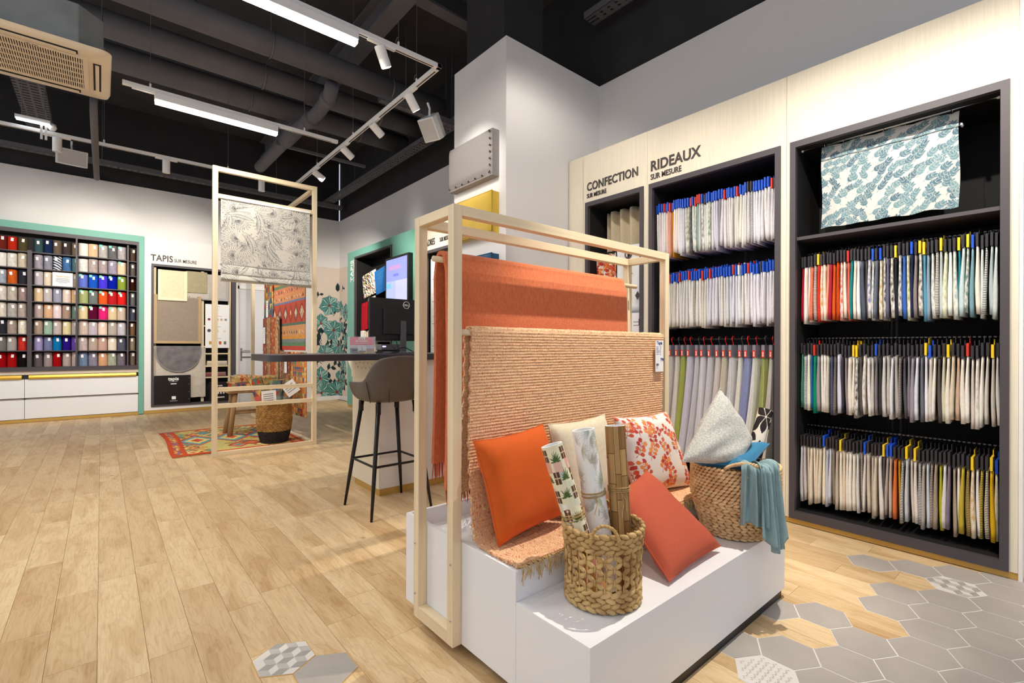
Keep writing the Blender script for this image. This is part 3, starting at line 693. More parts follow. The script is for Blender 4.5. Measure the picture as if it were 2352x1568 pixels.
text('sign_lettering', 'RIDEAUX', INK, (XU - 0.004, 2.354, 2.704), 0.120, RU, u2, 0.003, 0.0024, sx=0.88, space=1.03)
text('sign_lettering', 'SUR MESURE', INK, (XU - 0.004, 2.352, 2.630), 0.066, RU, u2, 0.003, 0.0006, sx=0.78)
# shelf, rails
MB().box(XU + 0.01, XW - 0.03, 0.244, 1.216, 1.925, 1.947).build('shelf', ANTH, u3)
def rail(t, y0, y1, z, x=3.80, dots=True):
    r = MB().tube([(x, y0, z), (x, y1, z)], 0.009, 8).build('hanging_rail', BLKM, t, smooth=True)
    if dots:
        mb = MB(); n = int((y1 - y0) / 0.021)
        for k in range(n): y = y0 + (k + 0.5) * (y1 - y0) / n; mb.box(x - 0.0105, x - 0.008, y - 0.006, y + 0.006, z - 0.004, z + 0.004)
        mb.build('rail_notches', mat('steel_notch', C(110, 106, 102), 0.4, 0.6), r, kind='stuff')
for z in (1.855, 1.262, 0.655): rail(u3, 0.244, 1.216, z)
for z in (2.445, 1.845): rail(u2, 1.349, 2.328, z)
rail(u2, 1.349, 2.328, 1.262, 3.74, False)

# swatches ------------------------------------------------------------------------------------
def hue_name(c):
    import colorsys
    h, l, s_ = colorsys.rgb_to_hls(*[v / 255 for v in c]); h *= 360
    if l > 0.88: return 'white'
    if s_ < 0.13: return 'pale grey' if l > 0.7 else ('grey' if l > 0.42 else ('charcoal' if l > 0.2 else 'black'))
    if l < 0.16: return 'near-black'
    d = 'dark ' if l < 0.33 else ('pale ' if l > 0.74 else '')
    if h < 12 or h > 345: n = 'red' if l < 0.62 else 'pink'
    elif h < 25: n = 'rust' if l < 0.55 else 'salmon'
    elif h < 48: n = ('brown' if s_ < 0.45 else 'orange') if l < 0.5 else ('beige' if l < 0.8 else 'cream'); d = 'dark ' if l < 0.33 else ''
    elif h < 70: n = 'ochre' if l < 0.5 else ('yellow' if s_ > 0.5 else 'sand'); d = ''
    elif h < 160: n = 'green'
    elif h < 200: n = 'teal'
    elif h < 255: n = 'blue'
    elif h < 300: n = 'violet'
    else: n = 'plum'
    return (d + n).strip()
ORD = ['', 'first', 'second', 'third', 'fourth', 'fifth', 'sixth', 'seventh', 'eighth', 'ninth', 'tenth']
def ordn(n):
    if n <= 10: return ORD[n]
    return '%d%s' % (n, 'th' if 10 < n % 100 < 14 else {1: 'st', 2: 'nd', 3: 'rd'}.get(n % 10, 'th'))
def fabric_mesh(seed, m, H=0.37, D=0.27, t0=0.007, t1=0.019):
    """hanging folded sample: front edge at x = 0, top at z = 0, thicker towards the hem"""
    q = random.Random(seed); n = 7; mb = MB(); ph = q.uniform(0, 6); am = q.uniform(0.001, 0.005); rings = []
    for k in range(n + 1):
        f = k / n; z = -H * f; t = t0 + (t1 - t0) * min(1, f * 1.6) * q.uniform(0.86, 1.1); dy = am * math.sin(ph + f * 4) * f
        h = t / 2
        rings.append([(0.0, dy, z), (0.004, dy + h * 0.75, z), (0.014, dy + h, z), (D, dy + h * 0.7, z), (D, dy - h * 0.7, z), (0.014, dy - h, z), (0.004, dy - h * 0.75, z)])
    m_ = 7
    mb.add([p for r in rings for p in r], [(k * m_ + j, k * m_ + (j + 1) % m_, (k + 1) * m_ + (j + 1) % m_, (k + 1) * m_ + j) for k in range(n) for j in range(m_)] + [tuple(range(n * m_, n * m_ + m_)), tuple(range(m_ - 1, -1, -1))])
    return mb.mesh('fabric', m, smooth=True)
PM = {'p': FOBJ, 'r': FPRT, 'd': FDRK, 's': FSTR}
FABM = {(k, v): fabric_mesh(v, PM[k], 0.368 + 0.006 * v, 0.27) for k in PM for v in range(5)}
clip_me = MB().prism([(0.0, -0.0052), (0.0, 0.0052), (0.02, 0.0046), (0.26, 0.0046), (0.26, -0.0046), (0.02, -0.0046)], 2, -0.072, 0.0).box(0.10, 0.20, -0.002, 0.002, 0.0, 0.030).mesh('clip', POBJ)
CLIPC = {'k': (52, 48, 52), 'b': (30, 84, 200), 'r': (206, 52, 40), 'y': (238, 200, 40), 'w': (220, 220, 220)}
CLIPN = {'k': 'black', 'b': 'blue', 'r': 'red', 'y': 'yellow', 'w': 'white'}
def row(cols, clips, y0, y1, ztop, group, where, xf=3.63, hs=1.0, seed=0, jit=0.003):
    """cols: list of (r, g, b[, pattern]); clips: string of clip colours; y0 = far/left end, y1 = near/right end"""
    q = random.Random(seed); n = len(cols); clips = (clips + 'k' * n)[:n]
    for i, c in enumerate(cols):
        pat_ = c[3] if len(c) > 3 else 'p'; y = y0 + (y1 - y0) * (i + 0.5) / n
        dz = q.uniform(-0.009, 0.009); dx = q.uniform(0, 0.018)
        kind = {'p': 'plain', 'r': 'printed', 'd': 'dark printed', 's': 'striped'}[pat_]
        lb = '%s %s sample, %s clip, %s from left in %s' % (hue_name(c[:3]), kind, CLIPN[clips[i]], ordn(i + 1), where)
        t = thing('fabric_sample', lb, 'fabric sample', (xf + dx, y, ztop + dz), group=group, local=True)
        o = link('clip', clip_me, t); o.color = C(*CLIPC[clips[i]])
        o = link('fabric', FABM[(pat_, q.randrange(5))], t); o.location = (0.004, q.uniform(-0.001, 0.001), -0.068); o.rotation_euler = (q.uniform(-0.022, 0.022), 0, q.uniform(-0.03, 0.03)); o.scale = (1, q.uniform(0.85, 1.2), hs * q.uniform(0.985, 1.015)); o.color = C(*c[:3])
def hx(s): return [tuple(int(w[i:i + 2], 16) for i in (0, 2, 4)) + ((w[6],) if len(w) > 6 else ()) for w in s.split()]
A = hx('b01c30 f0e0d8r e8d8d0 e0785a e8d0c0s c83828 e88838r ecc8a8r e8a080 b02840 d85a20 c04818 d84838r f0e0d0 d86858 1c8080 ece0d4 f0f0ee 505868 4a4440s 6a6ea8r 94a0a0r 687080 b09448r 3c3838r 6a6880 303038r 24262c 46506er 3c64b4 90a040r 282c50 8c8280 4a4a50r 5a94b0 8ca0b0 a8b0b8r f0e8d8s c0c8cc b8c490r e0e8e4r a4b4b0r 2a7c8c c8d8d8 1c706cr 7aa0ac f0e8d8 d0d8d8 e8ece8s b0bcc0 c8d0d0')
row(A, 'kkkkkykkkkkkkkrkkkkkkbkbkkkykkkbkyykkkykkkykybkkkkk', 1.208, 0.252, 1.822, 'samples in the upper row of the wide unit', 'wide unit upper row', seed=1)
B = hx('4a8c78 e8ece8s e4e4c8r 2a6ca0 108468 989494 e0dcd4 dcd8d0r d0c8bc 50546c 8c8478s d8d4e4 404044 908488 e8e0d4 f0e8dc 383638r 484440s b8b0a4r d8d4dcr c8c4bc 888088 3a3838 d0ccc8 bcb8b0 e4e4e8 b0a8a4 a8a098s 58545c 807c88 9c949c e0e0e8 6c6c78 e8e8ec d4ccc4 e8dcc8r 5c5450 ccc8b4 ece4d4 d8ccb4 c8ac98 ece4d8 f0e8e0 d0c8c0 ccc4bcr e8e4dcr d4ccc4 c8c0b4 e4e0d8')
row(B, 'kkkkrkkkkkkkkkkyykkkkbkkkkkkkkkkkybkkkykkkrkkkkykk', 1.212, 0.246, 1.220, 'samples in the middle row of the wide unit', 'wide unit middle row', seed=2)
Cc = hx('d4d0d4 d8d0cc d8c8b4 ece0cc f0e4d4 e8d8c0 e8dcc8 ecd8b8r c8c8d4 dcdce4 8c8070 c8b8a8 ece4d8 e4d4bc f0e8dc f0ece4 ece4d4 e0dcd8 b4a898s ece4e0 d4c8b8 c8bcac d8ccb8 e8e0d8 5c5454 b8a8a0 c8bcb0 e07840 c89828 ece8e0s d4d4d8 d8ccbc e8e0d8 d8d4d0s bcb0a4 d0d8e0 c8b8a8s a89888 b8b430 e4e0dc 8c7c88 b4a490 e8e4e0r c8b040 c0a440s d8b068r e8e8f0r e0c030s e8e0c8s e0b020 e0d8a0r')
row(Cc, 'kkkkkkkbkkkkykkkkkkbkkkkybbkkkykykkkkkkkkkkkkykkkybkkyb', 1.211, 0.250, 0.604, 'samples in the lower row of the wide unit', 'wide unit lower row', seed=3)
R1 = hx('e8e4e0 e4dcd8 ece8e8 f0e8e8 f0d8d0r e8b8a0 e8a890 d8a030 f0d8d0r f0e0d8 ece8e8 e8e8ec d4d4dc a8a898r 787c58r 6c7480d c0ccc8r a0b0b0r 90a898 c8d0d0 88807cr d8d8dc d0dcd0r 688468r d8d8dc d4d0d8 d0ccd8 98949c d8d4dc e0dce0 d8d4d4 dcd8d4 d8d4d0 e0dcd8 d8d4c8 e4e0d8 e0dcd8 dcd8d8 d4d0d0 e0dce0s d8d8dc dcdce0 d4d4d8 d8d4d8 ccc8ccr d8d4d8 dcd8dc d4d0d4')
row(R1, 'bbbrbbrbbbbbbbbrbrrrbkbbbbbbbrbbbbrbbbkkbbbbbbrkb', 2.336, 1.371, 2.418, 'samples in the upper row below the RIDEAUX sign', 'upper RIDEAUX row', seed=4)
R2 = hx('dcd8d4 d8d4d0 e4e0dc dcd8d0 e0dcd8 d8d4cc dcd4c8 e8e4e0 e4e0dc d8d4d0 e0dcd8 dcd8d4 e8e8e4 e8e4e0 d4ccb8s e0dcd8 e8e4e0 d8d0bc dcd8d0 d8d4dc dcd8e0 d8d4dc e0dce4 dcd8dc e0dcd8 dcd8d0 d8d8dc d0d4d8 dcdce4 d8d8e0 e0e0e4 dcd8d4 e0dcd8 dcd8dc e4e0e8 e0dce4 e4e0e8 dcd8e0 e4e0e4 e0dce4 e4e0e8 e0dce0')
row(R2, 'bkbkrbbbrbbbrbbbbrbbrbbbbbbbrbwbbrbbbkbbbbbb', 2.312, 1.374, 1.816, 'samples in the lower row below the RIDEAUX sign', 'lower RIDEAUX row', seed=5)

# curtain headers on hooks -----------------------------------------------------------------------
HDR = mat('header_card', C(128, 124, 134), 0.5); RED = mat('red_label', C(214, 58, 34), 0.5)
def pleat_mesh(seed, H=0.84, T=0.040, D=0.24):
    q = random.Random(seed); mb = MB(); n = 12; prof = []
    k_ = 9
    for j in range(k_): prof.append(((0.011 if j % 2 else 0.0) + q.uniform(-0.002, 0.003), -0.5 + j / (k_ - 1) + q.uniform(-0.02, 0.02)))
    rings = []; dr = q.uniform(0.05, 0.085)
    for k in range(n + 1):
        f = k / n; w = T * (0.36 + 0.80 * f ** 0.7); dy = dr * f ** 1.5
        r = [(px * (1 + f) - 0.002, dy + py * w, -H * f) for px, py in prof]; r += [(D, dy + 0.4 * w, -H * f), (D, dy - 0.4 * w, -H * f)]
        rings.append(r)
    m_ = len(rings[0])
    mb.add([p for r in rings for p in r], [(k * m_ + j, k * m_ + (j + 1) % m_, (k + 1) * m_ + (j + 1) % m_, (k + 1) * m_ + j) for k in range(n) for j in range(m_)])
    return mb.mesh('pleated_fabric', FOBJ, smooth=False)
PLM = [pleat_mesh(k) for k in range(4)]
hdr_me = MB().box(0, 0.22, -0.011, 0.011, -0.092, 0.0).mesh('header', HDR)
lab_me = MB().box(-0.0015, 0, -0.0105, 0.0105, -0.092, -0.040).mesh('label', RED)
txt_me = MB().box(-0.0025, -0.0015, -0.004, 0.004, -0.084, -0.072).box(-0.0025, -0.0015, -0.004, 0.004, -0.069, -0.063).box(-0.0025, -0.0015, -0.004, 0.004, -0.060, -0.052).mesh('label_print', PAPER)
hook_me = MB().tube([(0.06 + 0.020 * math.cos(PI * (0.1 + a * 0.14)) * 1.0, 0, 0.046 + 0.020 * math.sin(PI * (0.1 + a * 0.14))) for a in range(9)] + [(0.05, 0, 0.024), (0.06, 0, 0.012), (0.06, 0, 0.0)], 0.0036, 6).mesh('hook', POBJ)
HC = hx('f0f4fa f0ece8 f2ece6 ccd27c ece8f2 eae8ec f0ecf0 eceaec f0e8e6 eee6d6 eceaec faf6f0 b8bee2 faf8f6 ccd090 f6f2ec')
HN = ['pale blue-white', 'grey linen', 'taupe grey', 'lime green', 'lavender grey', 'cool grey', 'silver pleated', 'pale grey ribbed', 'rosy grey', 'beige trimmed', 'grey striped', 'cream and grey', 'violet-blue', 'white scalloped', 'olive patterned', 'off-white']
for i in range(16):
    y = 2.285 - 0.058 * i - 0.010 * (i % 3 == 2); 
    t = thing('curtain_sample', '%s curtain sample on hook, %s from the left on the low rail' % (HN[i], ordn(i + 1)), 'curtain sample', (3.665 + 0.01 * (i % 2), y, 1.216), group='long curtain samples hooked on the low rail', local=True)
    link('header', hdr_me, t); lb_ = link('label', lab_me, t); link('label_print', txt_me, lb_)
    o = link('hook', hook_me, t); o.location = (-0.005, 0, 0); o.color = C(*((200, 30, 30) if i % 3 != 2 else (60, 66, 64)))
    o = link('pleated_fabric', PLM[i % 4], t); o.location = (0.004, 0, -0.088); o.color = C(*HC[i]); o.scale = (1, 1.0, 1)

# leaf-print curtain over the wide unit
cv = Canvas(420, 340, (194, 193, 187)); q = random.Random(11)
tl = [(88, 118, 128), (102, 132, 140), (78, 106, 120), (112, 140, 146)]
for r in range(14):
    for c in range(14):
        x, y = c * 33 + (r % 2) * 16 + q.uniform(-4, 4) - 12, r * 28 + q.uniform(-4, 4) + 6; a = q.choice((-0.8, -1.0, -2.2, -0.9, -0.5)) + q.uniform(-0.25, 0.25); col_ = tl[q.randrange(4)]
        cx_, cy_ = x, y
        for k in range(3):
            nx, ny = cx_ + math.cos(a) * 9.5, cy_ + math.sin(a) * 9.5; cv.line(cx_, cy_, nx, ny, 0.8, col_); cx_, cy_ = nx, ny; a += q.uniform(-0.05, 0.12)
            for sgn in (-1, 1): cv.leaf(cx_, cy_, a + sgn * 0.62, 22 - k * 1.4, 4.3, col_, tuple(v + 14 for v in col_), 0.85, 0, (194, 193, 187))
        cv.leaf(cx_, cy_, a, 21, 4.2, col_, None, 0.85, 0, (194, 193, 187))
cv.grain(0.03)
t = thing('leaf_print_curtain', 'cream curtain sample with blue-grey leaf print on steel rod', 'curtain', (3.68, 0.75, 1.99))
def lc(u, v): return (3.685 + 0.008 * np.sin(u * 19 + v * 2) * (0.4 + v) + 0.02 * (v > 0.13) * 0 - 0.012 * v, 1.096 - 0.682 * u + 0.004 * np.sin(v * 7), 2.542 - 0.545 * v + 0.004 * np.sin(u * 25))
grid_attr('cloth', SHEET, lc, cv.a, t, thick=0.004)
MB().tube([(3.680 + 0.008 * math.sin(u * 19) * 0.45 - 0.004, 1.096 - 0.682 * u, 2.542 - 0.545 * 0.16) for u in [k / 40 for k in range(41)]], 0.0022, 5).build('heading_seam', mat('seam_thread', C(120, 140, 142), 0.9), t)
MB().tube([(3.66, 1.216, 2.548), (3.66, 0.244, 2.548)], 0.008, 10).build('rod', STEEL, t, smooth=True)
for y in (1.208, 0.252): MB().tube([(3.66, y + 0.012, 2.548), (3.66, y - 0.012, 2.548)], 0.015, 12).build('rod_bracket', STEEL, t, smooth=True)
for k in range(7): y = 1.07 - k * 0.105; MB().tube([(3.66 + 0.012 * math.cos(a * PI / 5), y, 2.546 + 0.012 * math.sin(a * PI / 5)) for a in range(10)], 0.0018, 5, closed=True).build('curtain_ring', STEEL, t)
MB().lens((3.69, 0.405, 2.46), (0, 0.3, 1), (1, 0, 0), 0.022, 0.012, 0.010).build('tassel', STEEL, t, smooth=True)

# CONFECTION niche: pleated linen, orange floral curtain, eyelet curtain, white leaflets
LIN = mat('beige_linen', C(206, 190, 160), 0.95, nz=0.12, nscale=90, bump=0.3, bscale=400)
t = thing('pleated_linen_sample', 'beige linen heading with deep soft pleats in the narrow unit', 'curtain sample', (3.82, 2.70, 2.10))
MB().grid(lambda u, v: (3.80 + 0.045 * math.sin(u * 31.0) * (1 - 0.25 * v), 2.99 - 0.545 * u, 2.505 - 0.42 * v + 0.012 * math.cos(u * 31)), 90, 10).build('pleated_cloth', LIN, t, smooth=True, sol=0.004)
MB().tube([(3.78, 3.03, 2.10), (3.78, 2.455, 2.10)], 0.008, 8).build('rod', BLKM, t)
ORGC = [(214, 92, 50), (232, 136, 64), (196, 70, 44), (240, 164, 104)]
def floral(w, h, seed, bg=(236, 228, 214), n=90, r=(8, 13), cols=ORGC):
    cv = Canvas(w, h, bg); q = random.Random(seed)
    for k in range(n):
        x, y, a = q.uniform(0, w), q.uniform(0, h), q.uniform(0, 6.28); R = q.uniform(*r); c = cols[q.randrange(len(cols))]
        for j in range(q.choice((3, 4, 5))): cv.leaf(x, y, a + j * 1.15, R, R * 0.33, c, None, 1.5)
        cv.line(x, y, x - math.cos(a) * R * 1.2, y - math.sin(a) * R * 1.2, 0.7, cols[2])
    return cv
t = thing('floral_curtain_sample', 'cream curtain with orange blossom print hung on black rings', 'curtain sample', (3.72, 2.93, 1.2))
grid_attr('cloth', SHEET, lambda u, v: (3.70 + 0.03 * np.sin(u * 24) - 0.01 * v, 3.04 - 0.25 * u - 0.02 * v, 2.085 - 0.9 * v + 0 * u), floral(120, 300, 4, n=130, r=(9, 15)).a, t, thick=0.003)
MB().tube([(3.70, 3.035, 2.10), (3.70, 2.46, 2.10)], 0.009, 8).build('rod', BLKM, t)
for k in range(6): MB().tube([(3.70 + 0.016 * math.cos(a * PI / 5), 3.02 - k * 0.045, 2.098 + 0.016 * math.sin(a * PI / 5)) for a in range(10)], 0.002, 5, closed=True).build('curtain_ring', BLKM, t)
t = thing('eyelet_curtain_sample', 'white curtain sample with round metal eyelet', 'curtain sample', (3.68, 2.62, 1.6))
MB().grid(lambda u, v: (3.665 + 0.012 * math.sin(u * 9 + 1), 2.775 - 0.30 * u, 2.13 - 0.62 * v), 24, 8).build('cloth', mat('white_cotton', C(238, 238, 238), 0.9), t, smooth=True, sol=0.003)
MB().tube([(3.651, 2.635 + 0.030 * math.cos(a * PI / 10), 2.04 + 0.030 * math.sin(a * PI / 10)) for a in range(20)], 0.008, 8, closed=True).build('eyelet', mat('bronze_ring', C(120, 104, 96), 0.3, 0.8), t, smooth=True); MB().tube([(3.652, 2.635, 2.04), (3.655, 2.635, 2.04)], 0.028, 20).build('eyelet_hole', NICHE, t)
MB().add([(3.648, 2.66, 1.86), (3.648, 2.58, 1.86), (3.648, 2.62, 1.90)], [(0, 1, 2)]).build('diamond_sticker', mat('olive_sticker', C(150, 140, 60), 0.6), t, sol=0.002)
MB().add([(3.648, 2.555, 1.66), (3.648, 2.505, 1.66), (3.648, 2.53, 1.70), (3.648, 2.53, 1.62)], [(0, 3, 1), (0, 1, 2)]).build('diamond_sticker', INK, t, sol=0.002)
t = thing('curtain_guide_board', 'white printed guide board standing below the eyelet curtain', 'information board', (3.64, 2.62, 0.2))
MB().box(3.63, 3.645, 2.475, 2.77, 0.12, 1.505).build('board', PAPER, t)
mb = MB()
for k, z in enumerate((1.42, 1.2, 0.98, 0.76)):
    mb.box(3.6275, 3.63, 2.50, 2.56, z, z + 0.004); mb.box(3.6275, 3.63, 2.50, 2.56, z - 0.03, z - 0.026); mb.box(3.6275, 3.63, 2.50, 2.504, z - 0.03, z + 0.03)
mb.build('line_drawing', INK, t); MB().box(3.6270, 3.63, 2.515, 2.535, 1.175, 1.235).build('colour_patch', mat('mustard_print', C(214, 160, 60), 0.7), t)

# ================================================================ RUG STAND AND PLINTH BENCH
b = thing('display_bench', 'white stepped display bench on a recessed dark plinth', 'bench', (1.78, 1.44, 0))
bx0, bx1 = 1.063, 2.492
MB().box(bx0, bx1, 0.893, 1.216, 0.045, 0.335).build('lower_step', LAM, b, bevel=0.0015)
MB().box(bx0, bx1, 1.2172, 1.60, 0.045, 0.441).build('upper_step', LAM, b, bevel=0.0015)
mb = MB(); rring(mb, (bx0, bx1, 1.601, 1.98), (bx0 + 0.018, bx1 - 0.018, 1.619, 1.962), 0.045, 0.438); mb.box(bx0 + 0.018, bx1 - 0.018, 1.619, 1.962, 0.045, 0.36)
mb.build('rear_trough', LAM, b)
mb = MB(); rring(mb, (bx0 + 0.0, bx1, 0.893, 1.216), (bx0 + 0.02, bx1 - 0.02, 0.93, 1.19), 0.335, 0.3375); mb.build('step_rim', LAM, b)
MB().box(bx0 + 0.05, bx1 - 0.012, 0.903, 1.92, 0.0, 0.045).build('plinth', BLK, b)
wr = thing('paper_wrap', 'crumpled white wrapping paper lying in the bench trough', 'paper', (1.16, 1.75, 0.36)); q = random.Random(5)
MB().grid(lambda u, v: (1.10 + 0.26 * u + 0.02 * math.sin(v * 9), 1.66 + 0.2 * v, 0.362 + 0.055 * abs(math.sin(u * 7 + v * 5)) * (u * (1 - u) * 4) ** 0.5 * (v * (1 - v) * 4) ** 0.5), 14, 12).build('wrap', PAPER, wr, smooth=False, sol=0.001)

st = thing('rug_stand', 'open maple frame stand carrying two draped rugs', 'display stand', (1.78, 1.69, 0.045))
sx0, sx1, sy0, sy1, sz0, sz1, w_ = 1.022, 2.532, 1.537, 1.838, 0.045, 1.747, 0.040
for x in (sx0, sx1 - w_):
    for y in (sy0, sy1 - w_): MB().box(x, x + w_, y, y + w_, sz0, sz1).build('post', MZ, st, bevel=0.0012)
for y in (sy0, sy1 - w_): MB().box(sx0 + w_, sx1 - w_, y + 0.0003, y + w_ - 0.0003, sz1 - w_, sz1 - 0.0003).build('long_top_rail', MX, st, bevel=0.0012)
for x in (sx0, sx1 - w_):
    MB().box(x + 0.0003, x + w_ - 0.0003, sy0 + w_, sy1 - w_, sz1 - w_, sz1 - 0.0003).build('short_top_rail', MY, st, bevel=0.0012)
    MB().box(x + 0.0003, x + w_ - 0.0003, sy0 + w_, sy1 - w_, sz0, sz0 + w_ + 0.012).build('bottom_rail', MY, st, bevel=0.0012)
for y, z in ((1.557, 1.254), (1.745, 1.568)): MB().tube([(sx0 + w_ - 0.005, y, z), (sx1 - w_ + 0.005, y, z)], 0.0125, 14).build('hanging_rod', MX, st, smooth=True)
for y in (sy0 + 0.014, sy1 - 0.014):
    for z in (0.145, 0.36): MB().tube([(sx0 - 0.004, y, z), (sx0 + 0.002, y, z)], [0.004, 0.0055], 10).build('screw', STEEL, st, smooth=True)

# rear rug: burnt orange chenille folded over the rear rod ------------------------------------
CHEN = mat('burnt_orange_chenille', C(222, 126, 82), 0.95, col2=C(206, 106, 64), nscale=1.0, stretch=(150, 150, 45), bump=0.6, bscale=1.0, bstretch=(60, 60, 420), sheen=0.25, spec=0.1)
def drape(path, thick):
    """offset a 2-D (y, z) path by +-thick/2 -> closed outline"""
    P = [Vector((a, c_)) for a, c_ in path]; L_, R_ = [], []
    for i, p in enumerate(P):
        d = (P[min(i + 1, len(P) - 1)] - P[max(i - 1, 0)]).normalized(); nn = Vector((-d.y, d.x)); L_.append(p + nn * thick / 2); R_.append(p - nn * thick / 2)
    return [tuple(p) for p in L_] + [tuple(p) for p in R_[::-1]]
def rug_body(path, x0, x1, thick, xs=12, wob=None):
    out = drape(path, thick); n = len(out); mb = MB(); vs = []
    for i in range(xs + 1):
        f = i / xs
        for k, (y, z) in enumerate(out): dx, dy = wob(f, y, z) if wob else (0, 0); vs.append((x0 + (x1 - x0) * f + dx, y + dy, z))
    fs = [(i * n + k, i * n + (k + 1) % n, (i + 1) * n + (k + 1) % n, (i + 1) * n + k) for i in range(xs) for k in range(n)] + [tuple(range(n - 1, -1, -1)), tuple(range(xs * n, xs * n + n))]
    return mb.add(vs, fs)
def arc(cy, cz, r, a0, a1, n): return [(cy + r * math.cos(a0 + (a1 - a0) * k / n), cz + r * math.sin(a0 + (a1 - a0) * k / n)) for k in range(n + 1)]
rr_ = thing('draped_rug', 'burnt orange rug folded over the rear rod of the stand', 'rug', (1.7, 1.745, 0.55))
path = [(1.701 - 0.002 * k, 0.64 + 0.044 * k) for k in range(0, 20)] + [(1.682, 1.52)] 
path = [(1.700 - 0.010 * math.sin(k / 20 * PI), 0.60 + (1.566 - 0.60) * k / 20) for k in range(20)] + arc(1.745, 1.568, 0.030, PI, 0, 8) + [(1.790 - 0.012 * math.sin(k / 16 * PI) + 0.012 * k / 16, 1.55 - (1.55 - 0.69) * k / 16) for k in range(1, 17)]
path = [(min(p[0], 1.715) if i < 20 else p[0], p[1]) for i, p in enumerate(path)]
rug_body(path, 1.092, 2.330, 0.017, 14).build('pile', CHEN, rr_, smooth=False)
FRG = mat('orange_fringe', C(204, 92, 58), 0.95, nz=0.25, nscale=30)
def fringe(x0, x1, y, z, n, L_, m, par, r=0.0022, ax=0, seed=0, sway=0.02, dirn=(0, 0, -1)):
    q = random.Random(seed); mb = MB(); dv = Vector(dirn)
    for k in range(n):
        x = x0 + (x1 - x0) * (k + q.random() * 0.6) / n; p0 = Vector((x, y, z)); l_ = L_ * q.uniform(0.8, 1.1); s_ = Vector((q.uniform(-sway, sway), q.uniform(-sway, sway) * 0.5, 0))
        mb.tube([p0, p0 + dv * l_ * 0.5 + s_ * 0.4, p0 + dv * l_ + s_], [r, r, r * 0.5], 4)
    mb.build('fringe', m, par, kind='stuff')
fringe(1.094, 2.328, 1.699, 0.605, 240, 0.075, FRG, rr_, 0.0026, seed=1, sway=0.012)
fringe(1.094, 2.328, 1.802, 0.695, 240, 0.075, FRG, rr_, 0.0026, seed=2, sway=0.012)
MB().box(1.093, 2.329, 1.6905, 1.711, 0.648, 0.656).build('woven_band', FRG, rr_)

# front rug: jute and orange weave over the front rod, down onto the bench ---------------------
def jute_mat():
    m = bpy.data.materials.new('jute_orange_weave'); m.use_nodes = True; nt = m.node_tree; N = nt.nodes; L = nt.links; b_ = N['Principled BSDF']
    tc = N.new('ShaderNodeTexCoord'); mp = N.new('ShaderNodeMapping'); mp.inputs['Scale'].default_value = (190, 40, 85); L.new(tc.outputs['Object'], mp.inputs['Vector'])
    n = N.new('ShaderNodeTexNoise'); n.inputs['Scale'].default_value = 1.0; n.inputs['Detail'].default_value = 3; L.new(mp.outputs['Vector'], n.inputs['Vector'])
    r = N.new('ShaderNodeValToRGB'); cr = r.color_ramp; cr.elements[0].position = 0.30; cr.elements[0].color = C(184, 106, 82); cr.elements[1].position = 0.74; cr.elements[1].color = C(240, 216, 172)
    for p, c in ((0.40, C(210, 148, 116)), (0.48, C(234, 202, 154)), (0.56, C(212, 150, 118)), (0.64, C(240, 214, 168))):
        e = cr.elements.new(p); e.color = c
    L.new(n.outputs['Fac'], r.inputs['Fac']); L.new(r.outputs['Color'], b_.inputs['Base Color']); b_.inputs['Roughness'].default_value = 0.95; b_.inputs['Specular IOR Level'].default_value = 0.1
    n2 = N.new('ShaderNodeTexNoise'); n2.inputs['Scale'].default_value = 260; L.new(tc.outputs['Object'], n2.inputs['Vector'])
    bp = N.new('ShaderNodeBump'); bp.inputs['Strength'].default_value = 0.5; bp.inputs['Distance'].default_value = 0.002; L.new(n2.outputs['Fac'], bp.inputs['Height']); L.new(bp.outputs['Normal'], b_.inputs['Normal'])
    return m
JUTE = jute_mat(); JCORD = mat('jute_fringe', C(208, 172, 112), 0.95, nz=0.25, nscale=40)
jr = thing('draped_rug', 'jute and orange woven rug hung over the front rod onto the bench', 'rug', (1.78, 1.53, 0.45))
# centre line of the rug: behind the rod, over it, down the front, then forward over the bench to its front edge
jp = [(1.580 + 0.004 * math.sin(k * 0.5), 0.62 + (1.24 - 0.62) * k / 14) for k in range(15)] + arc(1.557, 1.254, 0.022, 0, PI, 6)
fr_ = []
for k in range(1, 21):
    f = k / 20; fr_.append((1.535 - 0.005 * f - 0.055 * max(0, f - 0.55) ** 1.2 * 2.2, 1.24 - (1.24 - 0.50) * f))
ly, lz = fr_[-1]
fr_ += [(ly - 0.012, 0.468), (ly - 0.034, 0.452)] + [(ly - 0.034 - (ly - 0.034 - 1.222) * k / 7, 0.4495 + 0.003 * math.sin(k * 1.3)) for k in range(1, 8)]
def walk(pts, step):
    out = [Vector(pts[0])]; acc = 0.0
    for a, c_ in zip(pts[:-1], pts[1:]):
        a, c_ = Vector(a), Vector(c_); l_ = (c_ - a).length; d = (c_ - a) / max(l_, 1e-9); s_ = step - acc
        while s_ <= l_: out.append(a + d * s_); s_ += step
        acc = l_ - (s_ - step)
    return [tuple(p) for p in out]
fine = walk(jp + fr_, 0.0062)
